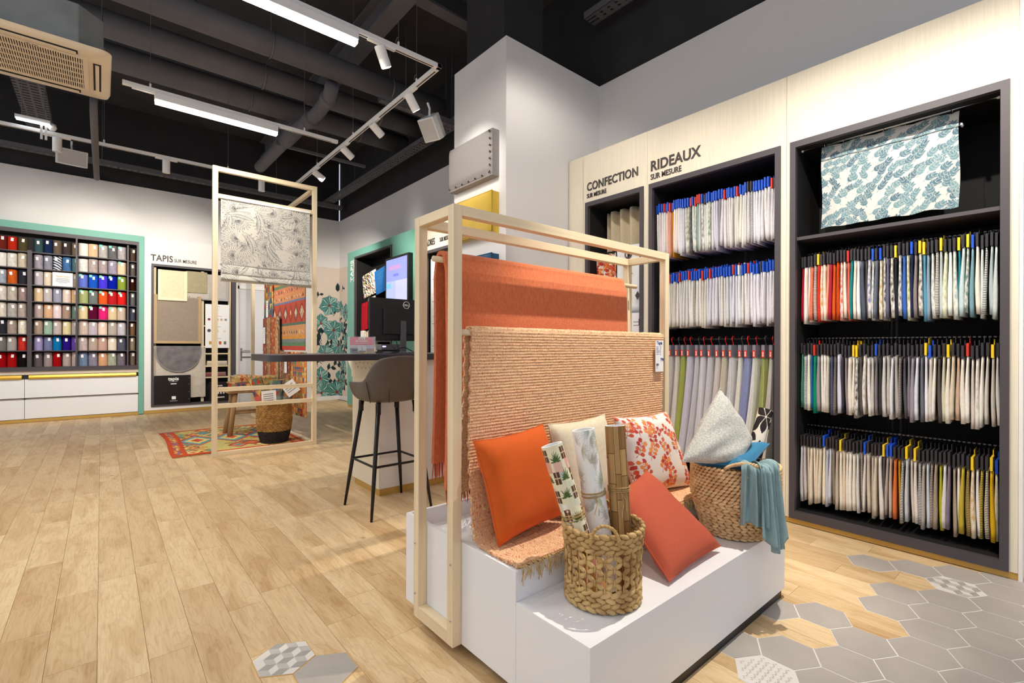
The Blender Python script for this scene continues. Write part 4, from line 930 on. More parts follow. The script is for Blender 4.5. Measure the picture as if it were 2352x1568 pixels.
# each yarn row is a ridge: offset alternate points outwards
nf = len(fine)
def jx(f, y, z):   # the hem narrows towards the bench, as the rug hangs a little skew
    k = max(0.0, min(1.0, (1.27 - z) / 0.8)); return -0.030 * k * (1 - f) - 0.030 * k * f + 0.0035 * math.sin(z * 900) * (1 if f in (0.0, 1.0) else 0), 0.0
out = []; P_ = [Vector(p) for p in fine]
for i, p in enumerate(P_):
    d = (P_[min(i + 1, nf - 1)] - P_[max(i - 1, 0)]).normalized(); nn = Vector((-d.y, d.x)); h = 0.0062 if i % 2 else 0.0038
    out.append((tuple(p + nn * h), tuple(p - nn * h)))
vs = []; xs = 40; mb = MB(); n2_ = 2 * nf; ol = [o_[0] for o_ in out] + [o_[1] for o_ in out[::-1]]; q = random.Random(2)
for i in range(xs + 1):
    f = i / xs
    for k, (y, z) in enumerate(ol):
        dx, _ = jx(f, y, z); vs.append((1.105 + (2.462 - 1.105) * f + dx + q.uniform(-0.002, 0.002), y + q.uniform(-0.0007, 0.0007), z + 0.0016 * math.sin(f * 140 + k * 2.6)))
fs = [(i * n2_ + k, i * n2_ + (k + 1) % n2_, (i + 1) * n2_ + (k + 1) % n2_, (i + 1) * n2_ + k) for i in range(xs) for k in range(n2_)]
mb.add(vs, fs); mb.add([vs[k] for k in range(n2_)], [(k, k + 1, n2_ - 2 - k, n2_ - 1 - k) for k in range(nf - 1)]); o_ = xs * n2_; mb.add([vs[o_ + k] for k in range(n2_)], [(n2_ - 1 - k, n2_ - 2 - k, k + 1, k) for k in range(nf - 1)])
mb.build('weave', JUTE, jr, smooth=False)
q = random.Random(3); mb = MB()
for k in range(190):
    x = 1.082 + (2.425 - 1.082) * (k + q.random() * 0.7) / 190; y0 = 1.222
    mb.tube([(x, y0 + 0.004, 0.450), (x + q.uniform(-0.006, 0.006), 1.209, 0.451), (x + q.uniform(-0.01, 0.01), 1.202, 0.438), (x + q.uniform(-0.014, 0.014), 1.200 + q.uniform(0, 0.008), 0.400 + q.uniform(-0.012, 0.02))], [0.0024, 0.0022, 0.002, 0.0012], 4)
mb.build('fringe', JCORD, jr, kind='stuff')
tg = MB().box(2.352, 2.432, 1.512, 1.5135, 1.060, 1.236).build('price_card', PAPER, jr, label='white price card pinned to the jute rug')
RY = (PI / 2, 0, 0)
text('card_text', 'Tapis', PRINTB, (2.392, 1.511, 1.214), 0.026, RY, tg, 0.0004, 0.0003, 'CENTER')
text('card_text', '79€', PRINTB, (2.400, 1.511, 1.120), 0.024, RY, tg, 0.0004, 0.0003)
mb = MB(); q = random.Random(8)
for z in (1.200, 1.192, 1.184, 1.176, 1.168, 1.158): mb.box(2.360, 2.360 + q.uniform(0.02, 0.032), 1.511, 1.512, z, z + 0.002); mb.box(2.396, 2.396 + q.uniform(0.006, 0.016), 1.511, 1.512, z, z + 0.002)
for k in range(14): mb.box(2.360 + k * 0.0018, 2.360 + k * 0.0018 + q.choice((0.0006, 0.0011)), 1.511, 1.512, 1.094, 1.106)
for z in (1.088, 1.080): mb.box(2.360, 2.376, 1.511, 1.512, z, z + 0.0015)
mb.build('card_print', PRINTG, tg)

# ---------------------------------------------------------------- cushions
def noise2(seed):
    q = random.Random(seed); W_ = [(q.uniform(2, 9), q.uniform(2, 9), q.uniform(0, 6)) for _ in range(6)]
    return lambda u, v: sum(math.sin(a * u + b_ * v + c_) for a, b_, c_ in W_) / 6
def cushion(label, m, corners, T, up, seed, img=None, pinch=0.07, piping=None, name='cushion', wr=0.004, nose=0.0, sag=0.0, n=28):
    """corners: TL, TR, BR, BL world points; T half thickness; up = outward normal side that faces the room"""
    TL, TR, BR, BL = [np.array(p, float) for p in corners]; cen = (TL + TR + BR + BL) / 4; base = tuple(float(v) for v in (cen[0], cen[1], min(TL[2], TR[2], BR[2], BL[2])))
    t = thing(name, label, 'cushion', base); nrm = np.cross(TR - TL, BL - TL); nrm = nrm / np.linalg.norm(nrm)
    if nrm @ np.array(up) < 0: nrm = -nrm
    nz_ = noise2(seed)
    def pt(u, v, side):
        a, c_ = 2 * u - 1, 2 * v - 1
        a2 = a * (1 - pinch * (1 - c_ * c_) * (a * a) ** 0.5); c2 = c_ * (1 - pinch * (1 - a * a) * (c_ * c_) ** 0.5)
        uu, vv = (a2 + 1) / 2, (c2 + 1) / 2
        p = TL * (1 - uu) * (1 - vv) + TR * uu * (1 - vv) + BR * uu * vv + BL * (1 - uu) * vv
        h = T * max(0.0, (1 - a ** 4) * (1 - c_ ** 4)) ** 0.55 * (1 + 0.12 * c_ * sag)
        edge = (1 - (1 - a ** 2) * (1 - c_ ** 2)); fold = wr * nz_(a * 1.15, c_ * 1.15) * (0.4 + edge * 1.5) * (0 if max(abs(a), abs(c_)) > 0.985 else 1)
        return p + nrm * side * (h + fold + 0.0012)
    if img is None:
        mb = MB(); fwd = (np.cross(TR - TL, BL - TL) @ nrm) > 0
        mb.grid(lambda u, v: tuple(pt(u, v, 1)), n, n, flip=not fwd); mb.grid(lambda u, v: tuple(pt(u, v, -1)), n, n, flip=fwd)
        mb.build('cover', m, t, smooth=True)
    else:
        H, Wd = img.shape[:2]
        def fn(u, v):
            A_ = np.array([[pt(uu, vv, 1) for uu in np.linspace(0, 1, Wd)] for vv in np.linspace(0, 1, H)]); return A_[..., 0], A_[..., 1], A_[..., 2]
        grid_attr('cover', m, fn, img, t); mb = MB(); mb.grid(lambda u, v: tuple(pt(u, v, -1)), n, n); mb.build('back_cover', mat('cushion_back_' + name, C(228, 220, 206), 0.9), t, smooth=True)
    ed = [(k / n, 0) for k in range(n)] + [(1, k / n) for k in range(n)] + [(1 - k / n, 1) for k in range(n)] + [(0, 1 - k / n) for k in range(n)]
    MB().tube([tuple(pt(u, v, 0)) for u, v in ed], 0.0028, 6, closed=True).build('seam', piping or m, t, smooth=True)
    return t
VEL = mat('orange_velvet', C(214, 96, 36), 0.85, nz=0.08, nscale=14, sheen=0.06, spec=0.15)
cushion('bright orange velvet cushion leaning on the jute rug', VEL, [(1.058, 1.455, 0.845), (1.432, 1.468, 0.868), (1.492, 1.380, 0.500), (1.112, 1.372, 0.462)], 0.060, (0, -1, 0.3), 1, wr=0.003)
CRM = mat('cream_wool', C(226, 212, 182), 0.95, nz=0.10, nscale=80, bump=0.5, bscale=300)
cushion('cream woven cushion behind the wallpaper rolls', CRM, [(1.475, 1.478, 0.862), (1.862, 1.478, 0.872), (1.872, 1.400, 0.475), (1.500, 1.392, 0.470)], 0.052, (0, -1, 0.2), 2)
FLC = [(208, 88, 62), (226, 130, 70), (190, 70, 60), (232, 150, 90), (214, 104, 84)]
cvf = Canvas(170, 170, (232, 224, 216)); q = random.Random(21)
for k in range(30):
    x, y, a = (k % 6) * 32 + q.uniform(-12, 12), (k // 6) * 42 + q.uniform(-8, 20), q.uniform(-2.2, -0.6); c = FLC[q.randrange(5)]
    for j in range(4):
        nx, ny = x + math.cos(a) * 9, y + math.sin(a) * 9; cvf.line(x, y, nx, ny, 0.6, (176, 92, 70)); x, y = nx, ny; a += q.uniform(-0.25, 0.25)
        for s_ in (-1, 1):
            c = FLC[q.randrange(5)]; cvf.leaf(x, y, a + s_ * 1.1, q.uniform(10, 15), q.uniform(3.8, 5.6), c, None, 1.4)
cushion('white cushion with coral and orange leaf print beside the grey cushion', SHEET, [(1.925, 1.475, 0.850), (2.392, 1.470, 0.838), (2.425, 1.330, 0.452), (2.00, 1.400, 0.455)], 0.060, (0, -1, 0.3), 3, img=cvf.a, piping=mat('coral_piping', C(226, 170, 150), 0.9))
TER = mat('terracotta_linen', C(192, 90, 64), 0.95, nz=0.08, nscale=120, bump=0.5, bscale=350)
cushion('terracotta linen cushion resting slantwise on the lower step', TER, [(1.60, 1.235, 0.585), (1.872, 1.245, 0.640), (1.985, 0.962, 0.362), (1.562, 0.945, 0.352)], 0.050, (-0.2, -1, 0.8), 4, wr=0.003, pinch=0.045)

# ---------------------------------------------------------------- baskets
HYA = mat('water_hyacinth', C(218, 184, 124), 0.7, col2=C(164, 126, 76), nscale=16, bump=0.4, bscale=120)
SEA = mat('seagrass_rope', C(240, 208, 158), 0.8, col2=C(202, 160, 112), nscale=22, bump=0.4, bscale=160)
def coil(mb, cx, cy, r, z, n, w, L_, h, tilt, phase=0.0, seed=0, zf=None):
    q = random.Random(seed)
    for k in range(n):
        g = 2 * PI * (k + phase) / n; nm = Vector((math.cos(g), math.sin(g), 0)); tg_ = Vector((-math.sin(g), math.cos(g), 0))
        zz = z + (zf(g) if zf else 0)
        mb.lens((cx + r * nm.x, cy + r * nm.y, zz), tg_ * math.cos(tilt) + Vector((0, 0, 1)) * math.sin(tilt), nm, L_ * q.uniform(0.9, 1.1), w * q.uniform(0.9, 1.12), h, 6)
bcx, bcy, bz = 1.322, 1.056, 0.338
sb = thing('woven_basket', 'small water hyacinth basket with loop handles holding wallpaper rolls', 'basket', (bcx, bcy, bz))
mb = MB(); Hb = 0.262
def rb(z): f = z / Hb; return 0.126 + 0.010 * f - 0.006 * math.sin(f * PI)
for i in range(4): coil(mb, bcx, bcy, rb(0.012 + i * 0.017), bz + 0.012 + i * 0.0165, 25, 0.0095, 0.021, 0.010, 0.34 if i % 2 else -0.34, 0.5 * (i % 2), i)
mb.build('lower_coils', HYA, sb, smooth=True); mb = MB()
for i in range(4): coil(mb, bcx, bcy, rb(Hb - 0.010 - i * 0.017), bz + Hb - 0.010 - i * 0.0165, 26, 0.0095, 0.021, 0.010, 0.30 if i % 2 else -0.30, 0.5 * (i % 2), 10 + i)
mb.build('upper_coils', HYA, sb, smooth=True)
mb = MB(); q = random.Random(12)
for i in range(6):      # open star weave: four petals round every knot, knots staggered row by row
    z = 0.079 + 0.0222 * i
    for k in range(13):
        g = 2 * PI * (k + 0.5 * (i % 2)) / 13; nm = Vector((math.cos(g), math.sin(g), 0)); tg_ = Vector((-math.sin(g), math.cos(g), 0)); c0 = Vector((bcx, bcy, bz + z)) + nm * rb(z)
        for sx_, sy_ in ((1, 1), (1, -1), (-1, 1), (-1, -1)):
            ax_ = tg_ * (sx_ * math.cos(0.62)) + Vector((0, 0, sy_ * math.sin(0.62))); mb.lens(c0 + ax_ * 0.0165 - nm * 0.001, ax_, nm, 0.0165 * q.uniform(0.9, 1.1), 0.0088 * q.uniform(0.85, 1.15), 0.0065, 6)
        mb.tube([c0 + Vector((0, 0, -0.010)) + nm * 0.005, c0 + nm * 0.007, c0 + Vector((0, 0, 0.010)) + nm * 0.005], 0.0022, 5)
mb.build('open_star_weave', HYA, sb, smooth=True)
mb = MB()
for k in range(24):
    g = 2 * PI * k / 24
    mb.tube([(bcx + (rb(z) - 0.004) * math.cos(g), bcy + (rb(z) - 0.004) * math.sin(g), bz + z) for z in (0.0, 0.06, 0.12, 0.18, Hb)], 0.0028, 5)
mb.lathe([(0.0, bz + 0.004), (0.118, bz + 0.004), (0.119, bz + 0.010), (0.0, bz + 0.010)], bcx, bcy, 28)
mb.build('stakes_and_base', HYA, sb)
for g0 in (-2.42, 0.72):
    c_, s_ = math.cos(g0), math.sin(g0); px, py = bcx + rb(Hb) * c_, bcy + rb(Hb) * s_; pts = []
    for k in range(13):
        a = PI * k / 12; off = 0.045 * math.cos(a); pts.append((px - s_ * off + c_ * 0.006, py + c_ * off + s_ * 0.006, bz + Hb - 0.035 + 0.065 * math.sin(a) ** 0.8))
    hd = MB().tube(pts, 0.0052, 8).build('handle', JCORD, sb, smooth=True)
    mb = MB()
    for k in range(11):
        a, b2 = Vector(pts[k + 1 if k < 11 else k]), Vector(pts[min(k + 2, 12)]); d = (b2 - a).normalized(); mb.tube([a - d * 0.0012, a + d * 0.0012], 0.0064, 8)
    mb.build('handle_binding', HYA, hd)
# wallpaper rolls in the small basket
def roll(name, label, p0, p1, r, img, seed=0):
    p0, p1 = Vector(p0), Vector(p1); d = (p1 - p0).normalized(); x = d.cross(Vector((0, 0, 1))).normalized(); y = x.cross(d)
    t = thing(name, label, 'wallpaper roll', tuple(p0))
    x_, y_, d_, o_ = [np.array(k_) for k_ in (x, y, d, p0)]; L_ = (p1 - p0).length
    def fn(u, v):
        a = u * 2 * PI; rr2 = r + 0.0015 * u
        P = o_ + d_ * (L_ * (1 - v))[..., None] + x_ * (rr2 * np.cos(a))[..., None] + y_ * (rr2 * np.sin(a))[..., None]; return P[..., 0], P[..., 1], P[..., 2]
    grid_attr('printed_paper', SHEET, fn, img, t)
    mb = MB(); n = 28
    ring = lambda rad, s_: [tuple(p0 + d * s_ + (x * math.cos(2 * PI * k / n) + y * math.sin(2 * PI * k / n)) * rad) for k in range(n)]
    a, b2, c2 = ring(r + 0.0006, L_ - 0.0003), ring(r - 0.006, L_ - 0.0003), ring(r - 0.006, L_ * 0.3)
    mb.add(a + b2 + c2, [(k, (k + 1) % n, n + (k + 1) % n, n + k) for k in range(n)] + [(n + k, n + (k + 1) % n, 2 * n + (k + 1) % n, 2 * n + k) for k in range(n)] + [tuple(range(2 * n, 3 * n))])
    mb.build('white_inner_paper', PAPER, t, smooth=False)
    return t, d, x, y
def twine(par, p0, d, x, y, s_, r, turns=3, seed=0, tails=True):
    q = random.Random(seed); mb = MB()
    for k in range(turns):
        c_ = Vector(p0) + d * (s_ + k * 0.005 + q.uniform(-0.002, 0.002)); tl_ = q.uniform(-0.06, 0.06)
        mb.tube([c_ + (x * math.cos(2 * PI * j / 24) + y * math.sin(2 * PI * j / 24)) * (r + 0.003) + d * tl_ * r * math.cos(2 * PI * j / 24 + k) for j in range(24)], 0.0016, 5, closed=True)
    if tails:
        f_ = Vector((-0.65, -0.76, 0)); c_ = Vector(p0) + d * s_ + f_ * (r + 0.004)
        for k in range(3): e = Vector((q.uniform(-0.03, 0.03), q.uniform(-0.02, 0), -q.uniform(0.03, 0.08))); mb.tube([c_, c_ + e * 0.5 + Vector((0.01, 0, 0.006)), c_ + e], 0.0014, 5)
    mb.build('twine', JCORD, par)
def city(w, h):
    cv = Canvas(w, h, (236, 228, 196)); q = random.Random(4)
    for k in range(60):
        x, y = q.uniform(-10, w), q.uniform(-10, h * 0.68); cv.rect(x, y, x + q.uniform(12, 26), y + q.uniform(14, 44), q.choice([(232, 190, 172), (238, 228, 190), (214, 214, 190), (226, 170, 150), (244, 240, 230), (196, 206, 200)]))
    for r in range(5):
        for c in range(7):
            x, y = c * w / 7 + (r % 2) * 12 + q.uniform(-3, 3), 6 + r * h * 0.13 + q.uniform(-4, 4)
            if (r + c) % 2 == 0:
                cv.rect(x, y, x + 18, y + 20, (96, 66, 50)); cv.rect(x + 8, y, x + 10, y + 20, (214, 184, 150)); cv.rect(x, y + 9, x + 18, y + 11, (214, 184, 150))
            else:
                for j in range(9): cv.leaf(x + 8, y + 16, -PI * j / 8, q.uniform(12, 20), 1.5, (86, 104, 56), None, 0.8)
    for c in range(4):
        x, y = c * w / 4 + 6, h * 0.42
        for j in range(4): cv.disc(x, y + j * 8, 4.4, (150, 96, 70), 3.4); cv.disc(x, y + j * 8, 3.0, (236, 214, 190), 2.0)
    y0 = int(h * 0.66); cv.a[y0:] = np.where(np.random.default_rng(2).random((h - y0, w, 1)) > 0.25, np.array([212, 168, 98]), np.array([192, 146, 76]))
    for c in range(5):
        x, y = c * w / 5 + 10, h * 0.72 + (c % 2) * 14
        for j in range(11): cv.leaf(x, y, -PI * j / 10, 26, 1.8, (112, 100, 52), None, 0.8)
        cv.rect(x + 14, h * 0.58, x + 30, h, (226, 156, 144))
    return cv.a
def palms(w, h, seed, ink=(196, 192, 182), bg=(238, 236, 232), n=34, fr=16):
    cv = Canvas(w, h, bg); q = random.Random(seed)
    for k in range(n):
        x, y, a0 = q.uniform(0, w), q.uniform(0, h), q.uniform(0, 6.28); c = tuple(v + q.randint(-14, 14) for v in ink)
        for j in range(fr): cv.leaf(x, y, a0 + 2.4 * j / fr, q.uniform(20, 38), 0.75, c, None, 0.8)
    return cv.a
def bamboo(w, h):
    cv = Canvas(w, h, (150, 112, 66)); q = random.Random(9); x = 0
    while x < w:
        y = -q.uniform(0, 40); bw = q.uniform(11, 17)
        while y < h:
            l_ = q.uniform(35, 90); c = q.choice([(188, 150, 100), (170, 132, 84), (204, 170, 122), (152, 114, 70), (196, 158, 102)]); cv.rect(x, y, x + bw, y + l_, c); cv.rect(x, y, x + 1.2, y + l_, (86, 58, 36)); cv.rect(x, y + l_ - 1.2, x + bw, y + l_, (70, 48, 32))
            for k in range(3): xx = x + q.uniform(1, bw); cv.rect(xx, y, xx + 1, y + l_ - 2, tuple(v * 0.88 for v in c))
            y += l_
        x += bw
    return cv.a
zr = bz + 0.014
t1, d, x, y = roll('wallpaper_roll', 'wallpaper roll with pink city and palm print, open white end', (1.285, 1.045, zr), (1.191, 1.176, 0.859), 0.037, city(190, 250)); twine(t1, (1.285, 1.045, zr), d, x, y, 0.275, 0.037, 4, 1, False)
t2, d, x, y = roll('wallpaper_roll', 'wallpaper roll with pale palm fronds on white', (1.362, 1.060, zr), (1.314, 1.139, 0.903), 0.040, palms(260, 340, 3, (190, 188, 172), (246, 244, 240), 80, 14)); twine(t2, (1.362, 1.060, zr), d, x, y, 0.325, 0.040, 4, 2)
t3, d, x, y = roll('wallpaper_roll', 'wallpaper roll printed like split bamboo canes', (1.412, 1.030, zr), (1.418, 1.078, 0.914), 0.0355, bamboo(140, 260)); twine(t3, (1.412, 1.030, zr), d, x, y, 0.335, 0.0355, 4, 3)

# large seagrass basket
gcx, gcy, gz, Hg = 2.265, 1.030, 0.338, 0.325
gb = thing('woven_basket', 'large round seagrass basket at the end of the lower step', 'basket', (gcx, gcy, gz))
def rg(z): f = z / Hg; return 0.132 + 0.062 * min(1, f / 0.55) ** 0.8 - 0.004 * f
mb = MB(); nr = 22
for i in range(nr):
    z = 0.010 + (Hg - 0.02) * i / (nr - 1); n_ = int(2 * PI * rg(z) / (0.030 if i < 12 else 0.022)); coil(mb, gcx, gcy, rg(z), gz + z, n_, 0.0088 if i < 12 else 0.0078, 0.021 if i < 12 else 0.015, 0.0085, (0.30 if i % 2 else -0.30) if i < 12 else 0.42, 0.5 * (i % 2), 60 + i)
mb.build('woven_rows', SEA, gb, smooth=True)
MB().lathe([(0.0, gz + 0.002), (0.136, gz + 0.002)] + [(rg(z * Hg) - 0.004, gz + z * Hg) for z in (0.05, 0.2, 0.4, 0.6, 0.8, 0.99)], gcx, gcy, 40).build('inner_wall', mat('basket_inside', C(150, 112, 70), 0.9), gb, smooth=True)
for g0 in (-2.50, 0.64):
    c_, s_ = math.cos(g0), math.sin(g0); pts = []
    for k in range(15):
        a = -0.42 + 0.84 * k / 14; g = g0 + a; pts.append((gcx + (rg(Hg) + 0.003) * math.cos(g), gcy + (rg(Hg) + 0.003) * math.sin(g), gz + Hg + 0.002 + 0.030 * math.cos(a / 0.42 * PI / 2) ** 0.7))
    mb = MB(); mb.tube(pts, 0.007, 8); 
    for k in range(14): p = Vector(pts[k]); e = Vector(pts[k + 1]); mb.lens((p + e) / 2, (e - p) + Vector((0, 0, 0.012)), (math.cos(g0), math.sin(g0), 0.4), 0.014, 0.0065, 0.0085, 6)
    mb.build('rope_handle', SEA, gb, smooth=True)
BCA, BCR, BCB, BCLF = (2.235, 1.085, 1.003), (2.365, 1.000, 0.760), (2.185, 0.985, 0.665), (1.955, 1.122, 0.692)
BLA, BLB, BLC, BLD = (2.06, 1.12, 0.672), (2.38, 1.13, 0.690), (2.445, 0.945, 0.735), (2.13, 0.905, 0.676)
BW0, BW1 = (2.345, 1.03, 0.45), (2.535, 0.998, 0.885)
BCL = mat('grey_boucle', C(224, 221, 208), 0.95, col2=C(176, 178, 174), nscale=150, bump=0.9, bscale=220)
cushion('pale grey boucle cushion standing on its corner in the large basket', BCL, [BCA, BCR, BCB, BCLF], 0.060, (-0.6, -0.8, 0.2), 6, wr=0.006, pinch=0.02)
PEA = mat('peacock_satin', C(20, 116, 158), 0.55, nz=0.12, nscale=10, sheen=0.2)
cushion('peacock blue satin cushion tucked into the large basket', PEA, [BLA, BLB, BLC, BLD], 0.032, (0, -0.3, 1), 7, wr=0.006, pinch=0.05)
def bold(w, h):
    cv = Canvas(w, h, (230, 220, 204)); k_ = (44, 38, 38)
    for (x, y) in ((w * 0.12, 20), (w * 0.45, 60), (w * 0.78, 24), (w * 0.12, 120), (w * 0.45, 160), (w * 0.78, 124), (w * 0.12, 215), (w * 0.78, 220)):
        for j in range(6): cv.leaf(x, y, PI / 6 + j * PI / 3, 42, 10.5, k_, None, 1.3)
        cv.disc(x, y, 3, (230, 220, 204))
    return cv.a
t4, d, x, y = roll('wallpaper_roll', 'wallpaper roll with bold black petals in the large basket', BW0, BW1, 0.034, bold(150, 230))
# teal voile draped out over the rim
VOI = mat('teal_voile', C(148, 174, 176), 0.85, nz=0.12, nscale=40, spec=0.15)
t = thing('draped_voile', 'grey-teal sheer fabric draped over the rim of the large basket', 'fabric', (2.25, 0.84, 0.30))
ga, gb_ = -1.98, -1.02
def vf(u, v, g0, g1, drop, seed, out0=0.012):
    g = g0 + (g1 - g0) * u; L_ = v * (drop + 0.09) ; ri = rg(Hg)
    fold = 0.014 * math.sin(u * 15 + seed) * min(1, v * 1.5) + 0.006 * math.sin(u * 31 + v * 5)
    if L_ < 0.09: f = L_ / 0.09; r = ri - 0.075 + 0.09 * f; z = gz + Hg + 0.004 + 0.030 * math.sin(f * PI * 0.8)
    else: f = (L_ - 0.09) / drop; r = ri + 0.016 + out0 * f + fold; z = gz + Hg + 0.012 - drop * f
    squeeze = 0.85 + 0.25 * v
    gm = (g0 + g1) / 2; g = gm + (g - gm) * squeeze + 0.03 * v
    return (gcx + r * math.cos(g), gcy + r * math.sin(g), z + 0.010 * math.sin(u * 6 + seed))
MB().grid(lambda u, v: vf(u, v, -2.62, -2.12, 0.235, 0.0), 40, 40).build('front_panel', VOI, t, smooth=True, sol=0.0016)
MB().grid(lambda u, v: vf(u, v, -2.26, -1.68, 0.285 + 0.03 * math.sin(u * 3), 2.0, 0.03), 40, 44).build('side_panel', VOI, t, smooth=True, sol=0.0016)
MB().grid(lambda u, v: vf(u, v, -1.98, -1.76, 0.345, 4.0, 0.02), 16, 40).build('hanging_tail', VOI, t, smooth=True, sol=0.0016)

# ================================================================ COUNTER, STOOL, SCREEN
ct = thing('counter_table', 'high counter with dark rounded top on a white pedestal', 'counter', (2.2, 3.8, 0))
DTOP = mat('dark_counter_top', C(66, 61, 66), 0.35)
tx0, tx1, ty0, ty1 = 0.862, 3.05, 3.495, 4.12
def rpoly(x0, x1, y0, y1, r, n=8):
    out = []
    for cx, cy, a in ((x1 - 0.02, y1 - 0.02, 0), (x0 + r, y1 - r, 1), (x0 + r, y0 + r, 2), (x1 - 0.02, y0 + 0.02, 3)):
        rr2 = r if a in (1, 2) else 0.02
        for k in range(n + 1): g = PI / 2 * (a + k / n); out.append((cx + rr2 * math.cos(g), cy + rr2 * math.sin(g)))
    return out
tx1 = 2.74
MB().prism(rpoly(tx0, tx1, ty0, ty1, 0.09), 2, 1.090, 1.137).build('counter_top', DTOP, ct, bevel=0.002)
PALE = mat('cream_laminate', C(232, 220, 196), 0.5)
MB().box(1.686, 2.72, 3.588, 4.09, 0.055, 1.085).build('pedestal', WHITE, ct, bevel=0.002)
MB().box(1.683, 1.686, 3.588, 4.12, 0.055, 1.085).build('pedestal_side', PALE, ct)
MB().prism([(3.56, 1.089), (4.22, 1.089), (4.12, 0.985), (4.12, 0.93), (3.588, 0.93), (3.588, 0.985)], 0, 1.672, 1.683).build('support_bracket', PALE, ct)
for y, z in ((3.70, 1.05), (3.78, 1.06), (3.86, 1.06), (3.94, 1.06), (4.02, 1.05), (3.74, 1.02), (3.82, 1.015), (3.90, 1.015), (3.98, 1.02)): MB().tube([(1.6705, y, z), (1.6725, y, z)], 0.006, 8).build('bolt_hole', mat('bolt_brown', C(150, 130, 100), 0.5), ct)
MB().box(1.690, 2.72, 3.592, 4.09, 0.0, 0.054).build('plinth', GOLD, ct)

LEA = mat('taupe_leatherette', C(98, 90, 83), 0.55, nz=0.12, nscale=12, bump=0.25, bscale=160, spec=0.35)
stl = thing('bar_stool', 'dark taupe upholstered bar stool with black tapered legs', 'bar stool', (1.635, 3.335, 0)); scx, scy = 1.635, 3.335
def shell(mb):
    n = 48; rings = []
    def sup(g): c_, s_ = math.cos(g), math.sin(g); return 1.0 / (abs(c_) ** 3.2 + abs(s_) ** 3.2) ** (1 / 3.2)
    def rim(g):     # g = 0 points to the back (-y side); arms at +-90 deg; front at 180
        a = abs((g + PI) % (2 * PI) - PI); h_back, h_arm, h_front = 1.135, 0.945, 0.868
        if a < 0.62: return h_back - 0.02 * (a / 0.62) ** 2
        if a < 1.25: f = (a - 0.62) / 0.63; f = f * f * (3 - 2 * f); return h_back - 0.02 + (h_arm - h_back + 0.02) * f
        if a < 2.2: return h_arm - 0.012 * (a - 1.25)
        f = min(1, (a - 2.2) / 0.35); f = f * f * (3 - 2 * f); return h_arm - 0.0114 + (h_front - h_arm + 0.0114) * f
    prof = [(0.0, 0.0), (0.55, 0.0), (0.80, 0.06), (0.94, 0.22), (1.0, 0.5), (1.06, 0.93), (1.05, 0.99), (0.985, 1.0), (0.93, 0.95), (0.87, 0.55), (0.80, -1), (0.4, -2), (0.0, -2)]
    vs = []
    for f, hz in prof:
        for k in range(n):
            g = 2 * PI * k / n; R0 = 0.232 * sup(g) * f; top = rim(g); zb = 0.788
            z = zb + (top - zb) * hz if hz >= 0 else (0.872 if hz == -1 else 0.880)
            if hz > 0.5 and f > 0.9 and z < 0.866: z = 0.866 + 0 * f
            flare = 0.022 * max(0, (top - 0.95) / 0.18) * max(0, hz) if hz > 0 else 0
            R1 = R0 + flare
            dxy = (math.sin(g) * R1, -math.cos(g) * R1)
            a = abs((g + PI) % (2 * PI) - PI); fw_ = 0.035 if (1.2 < a < 2.3 and hz > 0.4) else 0
            vs.append((scx + dxy[0], scy + dxy[1] + fw_, z))
    m_ = len(prof)
    mb.add(vs, [(i * n + k, (i + 1) * n + k, (i + 1) * n + (k + 1) % n, i * n + (k + 1) % n) for i in range(m_ - 1) for k in range(n)])
mb = MB(); shell(mb); mb.build('seat_shell', LEA, stl, smooth=True, sub=1)
for sx_ in (0.42, -0.42, 1.0, -1.0):
    g = sx_ * 1.0; pts = []
    for k in range(9):
        f = k / 8; R = 0.232 * (0.90 + 0.13 * f) / (abs(math.cos(g)) ** 3.2 + abs(math.sin(g)) ** 3.2) ** (1 / 3.2) + 0.020 * f; pts.append((scx + math.sin(g) * R, scy - math.cos(g) * R, 0.80 + (0.30 if abs(sx_) < 0.5 else 0.15) * f))
    MB().tube(pts, 0.003, 6).build('seam', mat('dark_stitch', C(60, 50, 44), 0.7), stl, smooth=True)
for sx_ in (-1, 1):
    for sy_ in (-1, 1):
        a = Vector((scx + 0.140 * sx_, scy + 0.140 * sy_, 0.80)); e = Vector((scx + 0.235 * sx_, scy + 0.235 * sy_, 0.0))
        lg = MB().tube([a, a * 0.3 + e * 0.7, e], [0.0165, 0.014, 0.009], 12).build('leg', BLKM, stl, smooth=True)
        c_ = a * 0.93 + e * 0.07; MB().box(c_.x - 0.012, c_.x + 0.012, c_.y - 0.018, c_.y + 0.018, c_.z - 0.03, c_.z + 0.05).build('leg_bracket', BLKM, lg)
k_ = 0.140 + 0.095 * (0.80 - 0.355) / 0.80; P4 = []
for cx, cy, a in ((k_ - 0.02, k_ - 0.02, 0), (-k_ + 0.02, k_ - 0.02, 1), (-k_ + 0.02, -k_ + 0.02, 2), (k_ - 0.02, -k_ + 0.02, 3)):
    for j in range(5): g = PI / 2 * (a + j / 4); P4.append((scx + cx + 0.02 * math.cos(g), scy + cy + 0.02 * math.sin(g), 0.355))
MB().tube(P4, 0.0085, 10, closed=True).build('footrest', BLKM, stl, smooth=True)

